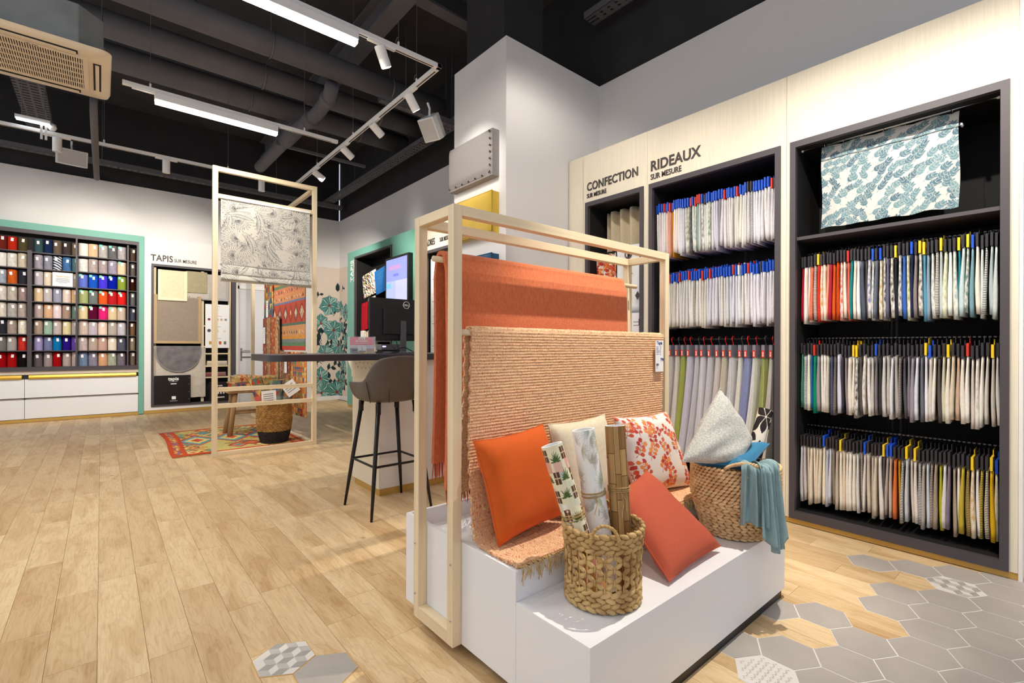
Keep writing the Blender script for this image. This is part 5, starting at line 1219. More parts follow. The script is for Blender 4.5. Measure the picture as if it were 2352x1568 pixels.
mo = thing('computer_monitor', 'black flat computer monitor seen from behind on the counter', 'monitor', (1.99, 3.85, 1.137))
MB().box(1.712, 2.262, 3.835, 3.865, 1.246, 1.612).build('housing', BLK, mo, bevel=0.004)
MB().box(1.83, 2.14, 3.815, 3.836, 1.30, 1.53).build('rear_hump', BLK, mo, bevel=0.006)
MB().box(1.716, 2.258, 3.8655, 3.867, 1.256, 1.606).build('screen', mat('dark_screen', C(20, 20, 26), 0.15), mo)
MB().box(1.985, 2.035, 3.80, 3.825, 1.150, 1.42).build('stand_column', mat('grey_metal', C(96, 94, 98), 0.4, 0.5), mo, bevel=0.003)
MB().box(1.87, 2.15, 3.74, 3.95, 1.138, 1.150).build('stand_foot', mat('grey_metal2', C(120, 118, 122), 0.4, 0.4), mo, bevel=0.004)
lgx, lgz = 2.052, 1.562
lg = MB().tube([(lgx + 0.030 * math.cos(2 * PI * k / 32), 3.8335, lgz + 0.030 * math.sin(2 * PI * k / 32)) for k in range(32)], 0.0022, 6, closed=True).build('logo', INKW, mo)
text('logo_letters', 'DELL', INKW, (lgx, 3.8335, lgz - 0.008), 0.022, RY, lg, 0.0004, 0.0005, 'CENTER')
for k, pts in enumerate([[(1.90, 3.83, 1.26), (1.885, 3.78, 1.20), (1.92, 3.76, 1.165), (1.99, 3.79, 1.19), (2.03, 3.80, 1.185), (2.10, 3.76, 1.142)], [(1.95, 3.83, 1.26), (1.93, 3.74, 1.15), (1.84, 3.72, 1.142), (1.74, 3.78, 1.142)]]): MB().tube(pts, 0.004, 6).build('cable', BLK, mo, smooth=True)
lf = thing('leaflet_holder', 'clear acrylic holder with pink printed leaflet on the counter', 'leaflet holder', (1.59, 3.70, 1.137))
ACR = mat('clear_acrylic', C(235, 240, 245), 0.08, alpha=0.16, spec=0.5)
cl = Canvas(110, 74, (246, 246, 246)); cl.rect(0, 0, 110, 38, (232, 130, 150)); cl.rect(42, 0, 72, 10, (240, 240, 232)); cl.rect(0, 40, 36, 74, (120, 132, 140)); cl.rect(0, 40, 36, 52, (206, 214, 220)); cl.rect(38, 40, 72, 74, (226, 230, 234)); cl.rect(54, 44, 56, 68, (90, 96, 110)); cl.rect(38, 64, 72, 74, (110, 118, 120)); cl.rect(74, 40, 110, 74, (176, 156, 132)); cl.rect(74, 40, 110, 54, (196, 206, 222)); cl.rect(10, 58, 30, 66, (60, 64, 70)); cl.rect(40, 70, 108, 74, (226, 180, 60))
grid_attr('leaflet', SHEET, lambda u, v: (1.492 + 0.198 * u, 3.702 + 0.016 * (1 - v), 1.270 - 0.124 * v), cl.a, lf)
MB().box(1.484, 1.698, 3.688, 3.691, 1.138, 1.276).box(1.484, 1.487, 3.691, 3.74, 1.138, 1.276).box(1.695, 1.698, 3.691, 3.74, 1.138, 1.276).box(1.484, 1.698, 3.691, 3.74, 1.1375, 1.141).build('acrylic_case', ACR, lf)
text('leaflet_text', '#Oulafait', INKW, (1.59, 3.7065, 1.232), 0.028, RY, lf, 0.0002, 0.0006, 'CENTER')
mb = MB(); [mb.box(1.53 + 0.004 * k, 1.533 + 0.004 * k, 3.706, 3.7065, 1.218, 1.222) for k in range(30)]; mb.build('leaflet_small_print', INKW, lf)
mb = MB(); [mb.box(1.572 + 0.0065 * k, 1.577 + 0.0065 * k, 3.7120, 3.7125, 1.2585, 1.2625) for k in range(6)]; mb.build('leaflet_small_print', INK, lf)
MB().tube([(1.640, 3.7055, 1.238), (1.640, 3.7065, 1.238)], 0.007, 12).build('leaflet_badge', mat('yellow_badge', C(236, 196, 90), 0.6), lf)
# desk clutter behind the monitor
t = thing('desk_scanner', 'grey desk box with lit strip beneath the monitor', 'device', (1.98, 3.98, 1.137)); MB().box(1.86, 2.10, 3.92, 4.04, 1.165, 1.215).build('case', mat('grey_device', C(120, 118, 124), 0.4), t, bevel=0.004); MB().box(1.87, 2.09, 3.93, 4.03, 1.138, 1.165).build('foot_block', BLK, t); MB().box(1.868, 1.90, 3.918, 3.92, 1.19, 1.202).build('indicator', mat('lilac_led', C(170, 160, 230), 0.4, emit=(0.5, 0.45, 1, 1), estr=1.5), t)
t = thing('wood_sample_block', 'small stack of pale wood samples standing on the counter', 'sample', (1.79, 4.02, 1.137)); q = random.Random(1)
for k in range(6): MB().box(1.755 + 0.011 * k, 1.765 + 0.011 * k, 3.99, 4.04, 1.138, 1.222 - 0.003 * (k % 3)).build('sample_slip', mat('slip%d' % (k % 3), C(*[(206, 176, 136), (190, 150, 110), (222, 196, 160)][k % 3]), 0.7), t)
t = thing('keyboard', 'black keyboard lying flat on the counter', 'keyboard', (1.86, 4.05, 1.137)); MB().box(1.72, 2.1, 4.055, 4.11, 1.1375, 1.150).build('body', BLK, t, bevel=0.002)

# ================================================================ HEADBOARDS ON THE PILLAR
def headboard(label, y0, y1, z0, z1, dpt, m, studs=0, pip=None):
    t = thing('headboard_sample', label, 'headboard', (2.75, (y0 + y1) / 2, z0), group='headboard samples on the pillar'); X0 = 2.7612
    mb = MB(); n = 24
    def f(u, v):
        a, c_ = 2 * u - 1, 2 * v - 1; e = max(0, (1 - a ** 8) * (1 - c_ ** 8)) ** 0.5
        dm = 0
        if studs:
            for k in range(studs): 
                yy = k / (studs - 1) * 2 - 1; dm += 0.012 * math.exp(-(((a - yy) * 4) ** 2 + ((c_ + 0.92) * 6) ** 2)) + 0.012 * math.exp(-(((c_ - yy) * 4) ** 2 + ((a - 0.92) * 6) ** 2))
        return (X0 - dpt * 0.72 - dpt * 0.28 * e + dm, y1 + (y0 - y1) * u, z0 + (z1 - z0) * v)
    mb.grid(f, n, n)
    mb.box(X0 - dpt * 0.72, X0, y0, y1, z0, z1)
    mb.build('padding', m, t, smooth=False)
    if pip: 
        xx = X0 - dpt * 0.74; MB().tube([(xx, y0, z0), (xx, y1, z0), (xx, y1, z1), (xx, y0, z1)], 0.007, 8, closed=True).build('piping', pip, t, smooth=True)
    for k in range(studs):
        f_ = k / (studs - 1); yy = y0 + 0.03 + (y1 - y0 - 0.06) * f_; zz = z0 + 0.03 + (z1 - z0 - 0.06) * f_
        for (y, z) in ((yy, z0 + 0.022), (yy, z1 - 0.022), (y0 + 0.022, zz)): MB().lens((X0 - dpt * 0.86, y, z), (0, 1, 0), (1, 0, 0), 0.010, 0.010, 0.006, 8).build('stud', mat('stud_brass', C(70, 58, 52), 0.3, 0.7), t, smooth=True)
    return t
headboard('grey upholstered headboard sample with brass studs high on the pillar', 3.41, 4.118, 2.755, 3.178, 0.11, mat('grey_felt', C(146, 140, 138), 0.95, nz=0.08, nscale=60, bump=0.3, bscale=400), 7)
headboard('mustard yellow velvet headboard sample in the middle of the pillar', 3.41, 4.10, 2.235, 2.612, 0.11, mat('mustard_velvet', C(216, 178, 62), 0.75, nz=0.15, nscale=5, sheen=0.3), 0, mat('mustard_piping', C(196, 156, 44), 0.7))
headboard('petrol blue velvet headboard sample low on the pillar', 3.41, 4.10, 1.66, 2.045, 0.11, mat('petrol_velvet', C(24, 84, 122), 0.75, nz=0.15, nscale=5, sheen=0.3), 0, mat('petrol_piping', C(20, 70, 104), 0.7))

# ================================================================ TEAL UNIT ON THE SIDE WALL (beyond the pillar), front at x = 3.7
XG = 3.70
tu = thing('rug_sample_unit', 'teal green unit signed TAPIS with a black open niche', 'display unit', (3.88, 8.4, 0))
ny0, ny1, nz0, nz1 = 7.41, 8.95, 0.14, 2.90
MB().box(XG, XG + 0.02, 6.40, 9.32, nz1, 3.03).box(XG, XG + 0.02, ny1, 9.32, 0.05, nz1).box(XG, XG + 0.02, 6.40, ny0, 0.05, nz1).box(XG, XG + 0.02, ny0, ny1, 0.05, nz0).build('front_board', TEAL, tu)
MB().box(XG + 0.02, XW, 9.30, 9.32, 0.0, 3.03).box(XG + 0.02, XW, 6.40, 9.32, 3.01, 3.03).build('carcass', TEAL, tu)
MB().box(XG + 0.01, XG + 0.05, 6.40, 9.315, 0.0, 0.05).build('plinth', GOLD, tu)
mb = MB()
for a in ring4(ny0, ny1, nz0, nz1, 0.035): mb.box(XG - 0.02, XG + 0.02, *a)
mb.build('niche_frame', ANTH, tu)
MB().box(XW - 0.03, XW - 0.02, ny0, ny1, nz0, nz1).box(XG + 0.02, XW - 0.02, ny0, ny0 + 0.02, nz0, nz1).box(XG + 0.02, XW - 0.02, ny1 - 0.02, ny1, nz0, nz1).box(XG + 0.02, XW - 0.02, ny0, ny1, nz1 - 0.02, nz1).box(XG + 0.02, XW - 0.02, ny0, ny1, nz0, nz0 + 0.02).build('niche_lining', NICHE, tu)
RV = (0, -PI / 2, PI)
def vtext(name, body, size, y, z0, par, m, sx=1.0):
    cu = text(name, body, m, (0, 0, 0), size, (0, 0, 0), None, 0.002, 0.0025, sx=sx)
    me = cu.data; bpy.data.objects.remove(cu)
    # text x runs up (+z), text y runs to the left (+y), facing -x
    me.transform(Matrix(((0, 0, -1, XG - 0.003), (0, 1, 0, y), (1, 0, 0, z0), (0, 0, 0, 1))))
    org = ORG[par.name]; me.transform(Matrix.Translation([-v for v in org])); link(name, me, par, org)
vtext('sign_lettering', 'TAPIS', 0.17, 9.05, 2.44, tu, INKW, 1.0)
vtext('sign_lettering', 'SUR COMMANDE', 0.075, 8.975, 2.44, tu, INKW, 0.72)
sc_ = thing('display_screen', 'upright screen glowing pale blue on the teal unit', 'screen', (3.63, 7.12, 1.35))
MB().box(3.62, XG - 0.001, 6.70, 7.50, 1.35, 2.66).build('bezel', BLK, sc_, bevel=0.006)
cs_ = Canvas(56, 88, (176, 186, 232)); cs_.rect(0, 0, 56, 26, (150, 158, 250)); cs_.rect(8, 8, 40, 13, (196, 150, 200)); cs_.rect(0, 28, 14, 34, (120, 190, 240)); cs_.rect(26, 26, 56, 70, (196, 196, 240)); cs_.rect(34, 52, 56, 66, (120, 136, 220)); cs_.rect(20, 18, 34, 21, (110, 120, 220)); cs_.rect(0, 70, 56, 88, (160, 176, 232))
def scrm():
    m = bpy.data.materials.new('lit_screen'); m.use_nodes = True; N = m.node_tree.nodes; L = m.node_tree.links; b_ = N['Principled BSDF']; a = N.new('ShaderNodeVertexColor'); a.layer_name = 'Col'
    L.new(a.outputs['Color'], b_.inputs['Emission Color']); b_.inputs['Emission Strength'].default_value = 0.75; b_.inputs['Base Color'].default_value = (0.02, 0.02, 0.03, 1); b_.inputs['Roughness'].default_value = 0.15; return m
SCRM = scrm()
grid_attr('screen_image', SCRM, lambda u, v: (3.618 + 0 * u, 7.46 - 0.72 * u, 2.62 - 1.23 * v), cs_.a, sc_)
# rolled and folded rug samples in the teal niche
cvz = Canvas(90, 90, (236, 230, 220)); q = random.Random(3)
for k in range(150): cvz.leaf(q.uniform(-5, 90), q.uniform(-5, 90), q.uniform(0.4, 1.2), q.uniform(12, 24), 1.7, q.choice([(44, 40, 46), (44, 40, 46), (60, 60, 70), (200, 90, 60), (190, 180, 60), (150, 150, 140)]), None, 0.9)
cvb = Canvas(90, 90, (34, 98, 170))
for k in range(12):
    for a in range(60): g = PI * (0.4 + a / 60); cvb.disc(60 + (6 + 6 * k) * math.cos(g), 25 - (6 + 6 * k) * math.sin(g) * 1.0, 0.9, (90, 160, 210))
def hung(name, label, y0, y1, z0, z1, img, tilt, x=3.83):
    t = thing(name, label, 'rug sample', (x, (y0 + y1) / 2, z0)); n = img.shape
    grid_attr('pile', WEAVEP, lambda u, v: (x - 0.03 * np.sin(v * PI * 0.5), y1 - (y1 - y0) * u - tilt * v * 0.3, z1 - (z1 - z0) * v + tilt * 0.15 * (u - 0.5)), img, t, thick=0.015)
    MB().tube([(x + 0.005, y1, z1 - 0.1 * tilt), (x + 0.005, y0, z1 + 0.05 * tilt)], 0.012, 8).build('bar', BLKM, t)
hung('rug_sample', 'rug sample with black scribbled leaves hanging in the teal niche', 8.32, 8.90, 2.14, 2.58, cvz.a, 0.5)
hung('rug_sample', 'blue rug sample with concentric rings hanging in the teal niche', 7.80, 8.34, 2.16, 2.60, cvb.a, 0.5, 3.82)
def solid_img(c, seed, amt=0.15): return Canvas(30, 40, c).grain(amt, seed).a
hung('rug_sample', 'red shaggy rug sample hanging low in the teal niche', 8.60, 8.86, 1.50, 2.02, solid_img((176, 30, 40), 1), 0.2, 3.80)
hung('rug_sample', 'white shaggy rug sample behind the red one in the teal niche', 8.35, 8.66, 1.55, 2.12, solid_img((216, 208, 196), 2), 0.2, 3.84)
hung('rug_sample', 'beige knotted rug sample at the bottom of the teal niche', 8.20, 8.75, 0.9, 1.40, solid_img((206, 190, 160), 3), 0.1, 3.82)
for k in range(4):
    y = 8.25 + 0.16 * k; t = thing('folded_rug_sample', '%s folded rug sample on the ledge behind the leaflet holder' % ('pale grey', 'cream', 'sand', 'white')[k], 'rug sample', (3.82, y, 1.30)); MB().box(3.74, 3.94, y - 0.075, y + 0.075, 1.30, 1.46 + 0.03 * (k % 2)).build('folded_pile', mat('fold%d' % k, C(*[(190, 186, 180), (214, 204, 186), (206, 186, 156), (228, 224, 216)][k]), 0.95, bump=0.5), t, bevel=0.02); MB().box(3.735, 3.739, y - 0.02, y + 0.02, 1.36, 1.43).build('tag', PAPER, t)
MB().box(XG + 0.03, XW - 0.03, ny0 + 0.02, ny1 - 0.02, 1.27, 1.295).build('shelf', ANTH, tu)

# picture framing unit between teal unit and pillar
cu_ = thing('picture_frame_unit', 'birch unit signed CADRES SUR MESURE beyond the pillar', 'display unit', (3.88, 5.35, 0))
MB().box(XG, XG + 0.02, 4.16, 6.395, 2.62, 3.03).box(XG, XG + 0.02, 4.16, 4.25, 0.05, 2.62).box(XG, XG + 0.02, 6.30, 6.395, 0.05, 2.62).build('front_board', BIRCH, cu_); MB().box(XG + 0.01, XG + 0.05, 4.16, 6.395, 0, 0.05).build('plinth', GOLD, cu_)
mb = MB()
for a in ring4(4.25, 6.30, 0.06, 2.62, 0.042): mb.box(XG - 0.015, XG + 0.02, *a)
mb.build('niche_frame', ANTH, cu_); MB().box(XW - 0.03, XW - 0.02, 4.25, 6.30, 0.06, 2.62).box(XG + 0.02, XW - 0.02, 4.25, 4.27, 0.06, 2.62).box(XG + 0.02, XW - 0.02, 6.28, 6.30, 0.06, 2.62).build('niche_lining', NICHE, cu_)
text('sign_lettering', 'CADRES', INK, (XG - 0.004, 6.36, 2.69), 0.135, RU, cu_, 0.003, 0.002, sx=0.62)
text('sign_lettering', 'SUR MESURE', INK, (XG - 0.004, 5.92, 2.70), 0.085, RU, cu_, 0.003, 0.0007, sx=0.62)
t = thing('framing_guide_board', 'white guide board with line sketches in the picture framing unit', 'information board', (3.76, 6.14, 1.0)); MB().box(3.75, 3.765, 6.0, 6.25, 0.9, 2.5).build('board', PAPER, t)
mb = MB(); [mb.box(3.747, 3.75, 6.04, 6.2 - 0.02 * (k % 3), 1.2 + 0.11 * k, 1.205 + 0.11 * k) for k in range(11)]; mb.build('line_drawing', INK, t)
for k in range(3):
    t = thing('picture_frame_sample', '%s corner frame sample in the picture framing unit' % ('black', 'oak', 'white')[k], 'picture frame', (3.85, 5.6 - 0.35 * k, 1.6)); y = 5.75 - 0.42 * k; mb = MB(); rr3 = (y - 0.17, y + 0.17, 1.5, 1.95)
    for a in ring4(rr3[0], rr3[1], 1.5, 1.95, 0.03): mb.box(3.83, 3.86, *a)
    mb.build('moulding', [ANTH, MY, WHITE][k], t); MB().box(3.85, 3.855, y - 0.14, y + 0.14, 1.53, 1.92).build('mount', PAPER, t)

# ================================================================ FAR WALL: CARPET RACK (front at y = 10.5)
YF = 10.50
cr = thing('carpet_rack_unit', 'teal framed wall unit of carpet rolls above white drawers', 'display unit', (-0.8, 10.6, 0))
cx0, cx1 = -2.6, 0.565
MB().box(cx0, cx1, YF, YF + 0.02, 2.985, 3.095).box(0.492, cx1, YF, YF + 0.02, 0.012, 2.985).build('front_board', TEAL, cr)
MB().box(cx1 - 0.02, cx1, YF + 0.02, YB, 0.0, 3.095).box(cx0, cx1 - 0.02, YF + 0.02, YB, 3.075, 3.095).build('carcass', TEAL, cr)
MB().box(cx0, 0.49, YF - 0.02, YF + 0.02, 2.925, 2.985).box(0.462, 0.49, YF - 0.02, YF + 0.02, 0.85, 2.925).build('niche_frame', ANTH, cr)
MB().box(cx0, 0.49, YB - 0.03, YB - 0.02, 0.78, 2.99).box(0.47, 0.49, YF + 0.02, YB - 0.02, 0.80, 2.99).box(cx0, 0.49, YF + 0.02, YB - 0.02, 2.96, 2.985).build('niche_lining', NICHE, cr)
MB().box(cx0, 0.49, YF - 0.03, YB - 0.02, 0.795, 0.850).build('counter_ledge', ANTH, cr)
MB().box(cx0, 0.49, YF - 0.005, YF + 0.02, 0.738, 0.794).build('fascia_strip', mat('pale_taupe_board', C(206, 192, 178), 0.6), cr)
def drawer(x0, x1, z0, z1, handle):
    d = MB().box(x0 + 0.003, x1 - 0.003, YF - 0.002, YF + 0.02, z0 + 0.006, z1).build('drawer_front', LAM, cr)
    if handle: MB().prism([(YF - 0.032, z1 + 0.006), (YF - 0.036, z1 + 0.03), (YF - 0.026, z1 + 0.062), (YF - 0.004, z1 + 0.064), (YF - 0.004, z1 + 0.002)], 0, x0 + 0.045, x1 - 0.03).build('handle', BRASS, d)
    else: MB().box(x0 + 0.02, x1 - 0.02, YF - 0.003, YF + 0.004, z1 + 0.002, z1 + 0.018).build('finger_groove', mat('groove_shadow', C(150, 138, 124), 0.7), d)
for (x0, x1) in ((-0.895, 0.49), (-2.28, -0.895)):
    drawer(x0, x1, 0.375, 0.668, True); drawer(x0, x1, 0.052, 0.352, False)
MB().box(cx0, 0.49, YF + 0.003, YF + 0.03, 0.004, 0.050).build('plinth', GOLD, cr)
ZS = [0.857 + 0.2565 * k for k in range(9)]
for sec, (xa, xb, yf) in enumerate(((-1.6, -0.872, YF + 0.03), (-0.822, -0.305, YF + 0.03), (-0.292, 0.332, YF - 0.035), (0.352, 0.468, YF + 0.06))):
    for k in range(8): MB().box(xa, xb, yf, YB - 0.03, ZS[k] - 0.014, ZS[k]).build('shelf', ANTH, cr)
    MB().box(xb, xb + (0.05 if sec == 0 else 0.022), yf - 0.004, YB - 0.03, ZS[0] - 0.014, ZS[7] + (0.02 if sec < 2 else 0.25)).build('upright', ANTH, cr)
MB().box(-0.316, -0.294, YF - 0.04, YB - 0.03, ZS[0] - 0.03, 2.94).build('upright', ANTH, cr)
def carpet_mesh(w, m):
    mb = MB(); n = 10; H = 0.228
    pts = [(w / 2 * math.cos(PI * k / n), -0.050 * math.sin(PI * k / n)) for k in range(n + 1)]; pts += [(-w / 2, 0.03), (w / 2, 0.03)]
    mb.prism(pts[::-1], 2, 0.0, H); return mb.mesh('carpet_roll', m, smooth=False)
CPL = mat('carpet_pile', rough=1.0, src='obj', nz=0.10, nscale=70, bump=0.5, bscale=300, spec=0.05); CPS = mat('shaggy_carpet', rough=1.0, src='obj', nz=0.25, nscale=28, stretch=(1, 1, 0.6), bump=1.0, bscale=90, spec=0.05)
CZB = mat('zebra_carpet', rough=1.0, src='obj', col2=C(40, 52, 86), wave=(9, (1, 0.2, 1.6), 3.0, 'DIAGONAL'), spec=0.05)
CM = {(w, k): carpet_mesh(w, {'p': CPL, 's': CPS, 'z': CZB}[k]) for w in (0.107, 0.102, 0.118, 0.080) for k in 'psz'}
tagm = MB().box(-0.015, 0.015, -0.054, -0.0525, -0.05, 0.0).mesh('price_tag', PAPER); gtag = MB().box(-0.026, 0.012, -0.0522, -0.0512, -0.042, 0.0).mesh('green_tag', mat('mint_tag', C(120, 214, 190), 0.6))
S3 = [['f2ece4', 'e4c29a', 'beb9b4s', '6e6e6es', 'b4acaes'], ['f4f0eas', 'beafaas', 'b4a5a5s', 'a59bafs', 'ebcda8'], ['697dd7', '1e5ac3', '4b3cdc', '0a1ea0', '8ca03c'], ['afb97d', '737d78', 'eb5f28', 'be2328', 'e12823'], ['ebd7a5', '5a0f32', 'e62878', 'e1c8a0', 'cdb9a5'], ['d7c3b4', 'c3b9c3', 'f0d7c3', 'b9afa5', 'c8c3c8'], ['d2bebes', 'beaa9b', 'cda596', 'ebdcc8', '5a5a69'], ['7d91afs', '918ca0s', 'dca57d', 'afb49bs', '7d737ds']]
S2 = [['3c555a', '1e2d50', '6e5f50', '463c3c', '8a7458'], ['afa5b4s', '9696a5s', 'e6e6e6z', '4a78acs', '608888s'], ['c8bec8', 'f0dcc3', None, None, 'd2c3aas'], ['ebcda5', 'cdc3c3', 'a5a5b9', 'ebd7c8', 'e6be8c'], ['beaaa5', 'e1b48c', 'f0dcdc', 'af9182', '789687'], ['b49b8c', 'a0beaa', 'c8b9b4', 'e6d7a5', 'c8b9b4'], ['a59bcd', '787da5', '1478b4', '2d1482', '7850b4'], ['695f64', 'a59191', 'aa0f14', 'b9a5a0', 'd2b9b4']]
S1 = [['6e281e', 'be2d19', '554b32'], ['f0ebe6', 'ebe6dcs', 'd7c8afs'], ['aab4c3s', 'd76428s', '32323cs'], ['e1d7cds', 'c8beafs', 'aa918cs'], ['e6dccds', 'b9b4afs', 'b9aaa0s'], ['32323cs', 'af9b91s', 'f0e6d2s'], ['787673', 'aaa5a0', 'd2372ds'], ['a00a14', 'af1414', '191616s']]
S4 = [['5f4b3c'], ['6e645f'], ['3c190f'], ['6e6e73'], ['555569'], ['87644b'], ['a59178'], ['826e5f']]
RN = ['top', 'second', 'third', 'fourth', 'fifth', 'sixth', 'seventh', 'bottom']
q = random.Random(77)
for tab, sname, xs_, yf, w in ((S1, 'outer rack', [-1.158, -1.045, -0.930], YF + 0.150, 0.107), (S2, 'second rack', [-0.757 + 0.110 * k for k in range(5)], YF + 0.150, 0.102), (S3, 'sliding rack', [-0.226 + 0.1225 * k for k in range(5)], YF + 0.075, 0.118), (S4, 'narrow end rack', [0.412], YF + 0.15, 0.080)):
    for r in range(8):
        for c, hexc in enumerate(tab[r]):
            if hexc is None: continue
            k = hexc[6] if len(hexc) > 6 else 'p'; rgb = tuple(int(hexc[i:i + 2], 16) for i in (0, 2, 4)); z = ZS[7 - r]
            lab = '%s carpet roll, %s from the left in the %s row of the %s' % (hue_name(rgb), ordn(c + 1), RN[r], sname) if len(tab[r]) > 1 else '%s carpet roll in the %s row of the %s' % (hue_name(rgb), RN[r], sname)
            t = thing('carpet_roll', lab, 'carpet sample', (xs_[c] + q.uniform(-0.003, 0.003), yf + q.uniform(-0.004, 0.006), z), group='carpet rolls in the wall unit', local=True)
            o = link('pile', CM[(w, k)], t); o.color = C(*rgb); o.scale = (1, 1, q.uniform(0.93, 1.0))
            o = link('price_tag', tagm, t); o.location = (q.uniform(-0.018, 0.018), -0.0, 0.205 - q.uniform(0.0, 0.02)); o.rotation_euler = (0, q.uniform(-0.12, 0.12), 0)
            if tab is S3 and (r in (2, 3, 4) or (r == 0 and c >= 2) or (r == 1 and c == 4)): o = link('green_tag', gtag, t); o.location = (-0.022, 0.004, 0.222)
t = thing('carpet_notice_card', 'white notice card standing between the rolls of the second rack', 'sign', (-0.48, YF + 0.04, ZS[5])); MB().box(-0.590, -0.352, YF + 0.036, YF + 0.040, ZS[5] + 0.001, ZS[5] + 0.222).build('card', PAPER, t)
mb = MB(); [mb.box(-0.545 + x_, -0.545 + x_ + 0.008, YF + 0.0352, YF + 0.036, ZS[5] + 0.150, ZS[5] + 0.150 + h_) for x_, h_ in [(0.0105 * k, 0.022 if k in (0, 8) else 0.014) for k in range(15) if k != 7]]; mb.build('card_title', mat('gold_print', C(222, 176, 96), 0.6), t)
mb = MB(); [mb.box(-0.471 - w2, -0.471 + w2, YF + 0.0352, YF + 0.036, ZS[5] + z, ZS[5] + z + 0.006) for w2, z in ((0.07, 0.125), (0.085, 0.108), (0.08, 0.091), (0.085, 0.074), (0.05, 0.057))]; mb.build('card_print', PRINTG, t)

# ================================================================ FAR WALL: RUG UNIT signed TAPIS
ru = thing('rug_sample_unit', 'white wall unit signed TAPIS SUR MESURE with a dark niche', 'display unit', (1.28, 10.6, 0))
rx0, rx1 = 0.568, 1.985
n0, n1, m0, m1 = 0.664, 1.972, 0.118, 2.634
MB().box(rx0, rx1, YF, YF + 0.02, m1, 3.09).box(rx0, n0, YF, YF + 0.02, 0.06, m1).box(n0, n1, YF, YF + 0.02, 0.06, m0).box(n1, rx1, YF, YF + 0.02, 0.06, m1).build('front_board', WHITE, ru)
MB().box(rx1 - 0.002, rx1 + 0.018, YF, YB, 0.0, 3.09).box(rx0, rx1, YF + 0.02, YB, 3.07, 3.09).build('carcass', WHITE, ru); MB().box(rx0, rx1, YF + 0.003, YF + 0.03, 0.004, 0.058).build('plinth', GOLD, ru)
mb = MB()
for a in ((n0, n1, m0, m0 + 0.04), (n0, n1, m1 - 0.04, m1), (n0, n0 + 0.036, m0 + 0.04, m1 - 0.04), (n1 - 0.07, n1, m0 + 0.04, m1 - 0.04)): mb.box(a[0], a[1], YF - 0.02, YF + 0.02, a[2], a[3])
mb.build('niche_frame', ANTH, ru); MB().box(n0, n1, YB - 0.03, YB - 0.02, m0, m1).box(n0, n0 + 0.02, YF + 0.02, YB - 0.02, m0, m1).box(n1 - 0.02, n1, YF + 0.02, YB - 0.02, m0, m1).build('niche_lining', NICHE, ru)
for x in (0.715, 1.435, 1.875): MB().box(x - 0.022, x + 0.022, YF + 0.05, YF + 0.08, m0 + 0.04, 2.58).build('inner_post', MZ, ru)
for z in (1.045, 0.60, 1.18, 1.565): MB().box(1.435, 1.875, YF + 0.04, YF + 0.12, z - 0.012, z + 0.012).build('inner_shelf', MX, ru)
text('sign_lettering', 'TAPIS', INK, (0.655, YF - 0.004, 2.690), 0.155, RY, ru, 0.003, 0.003, sx=0.80, space=1.05)
text('sign_lettering', 'SUR MESURE', INK, (0.995, YF - 0.004, 2.696), 0.082, RY, ru, 0.003, 0.0007, sx=0.74)
def flatrug(label, x0, x1, z0, z1, y, c, border=None, sh=0.0, thick=0.018):
    t = thing('rug_sample', label, 'rug sample', ((x0 + x1) / 2, y, z0)); m = mat('rug_' + label[:14].replace(' ', '_'), C(*c), 1.0, nz=0.12, nscale=40, bump=0.5 + sh, bscale=120, spec=0.05)
    qq = random.Random(len(label)); mb = MB(); mb.grid(lambda u, v: (x0 + (x1 - x0) * u, y - thick / 2 - (sh * 0.02 * qq.random() if 0 < u < 1 else 0) - 0.03 * math.exp(-((v - 1) * 6) ** 2) * 0, z0 + (z1 - z0) * v + (sh * 0.01 * qq.random() if v == 0 else 0)), 24 if sh else 4, 28 if sh else 6)
    mb.box(x0, x1, y - thick / 2 + 0.001, y + thick / 2, z0, z1); mb.build('pile', m, t, smooth=bool(sh))
    if border:
        w = 0.045; bb = MB()
        for a in ((x0 - 0.001, x1 + 0.001, z0 - 0.001, z0 + w), (x0 - 0.001, x0 + w, z0 + w, z1 + 0.001), (x1 - w, x1 + 0.001, z0 + w, z1 + 0.001)): bb.box(a[0], a[1], y - thick / 2 - 0.006, y + thick / 2 + 0.002, a[2], a[3])
        bb.build('binding', mat('bind_' + label[:14].replace(' ', '_'), C(*border), 0.9), t)
    return t
flatrug('long-pile cream shag rug sample at the bottom of the white rug unit', 0.725, 1.480, 0.245, 1.16, YF + 0.028, (206, 196, 182), None, 1.0)
flatrug('large taupe flatweave rug sample with tan binding', 0.700, 1.404, 1.236, 2.10, YF - 0.002, (156, 142, 128), (186, 158, 118))
flatrug('bright cream rug sample with wide binding hung top in the white unit', 0.758, 1.185, 2.003, 2.54, YF - 0.028, (240, 224, 188), (246, 230, 196))
flatrug('pale moss green shag rug sample with fringed hem', 1.172, 1.497, 2.165, 2.555, YF - 0.018, (176, 166, 134), None, 0.6)
flatrug('pale grey rug sample with bound edge behind the fabric frame post', 1.42, 1.850, 2.046, 2.53, YF + 0.012, (200, 194, 188), (178, 174, 174))
flatrug('silver shag rug strip peeping below the moss green sample', 1.19, 1.55, 2.06, 2.40, YF + 0.004, (204, 196, 184), None, 0.8)
t = thing('half_round_rug', 'grey velvet half-round rug sample with rounded lower edge', 'rug sample', (1.066, YF - 0.002, 0.725)); N_ = 28
ol = [(0.734, 1.19), (0.734, 1.12)] + [(1.066 - 0.332 * math.cos(PI * k / N_), 1.10 - 0.375 * math.sin(PI * k / N_) ** 0.9) for k in range(N_ + 1)] + [(1.398, 1.12), (1.398, 1.19)]
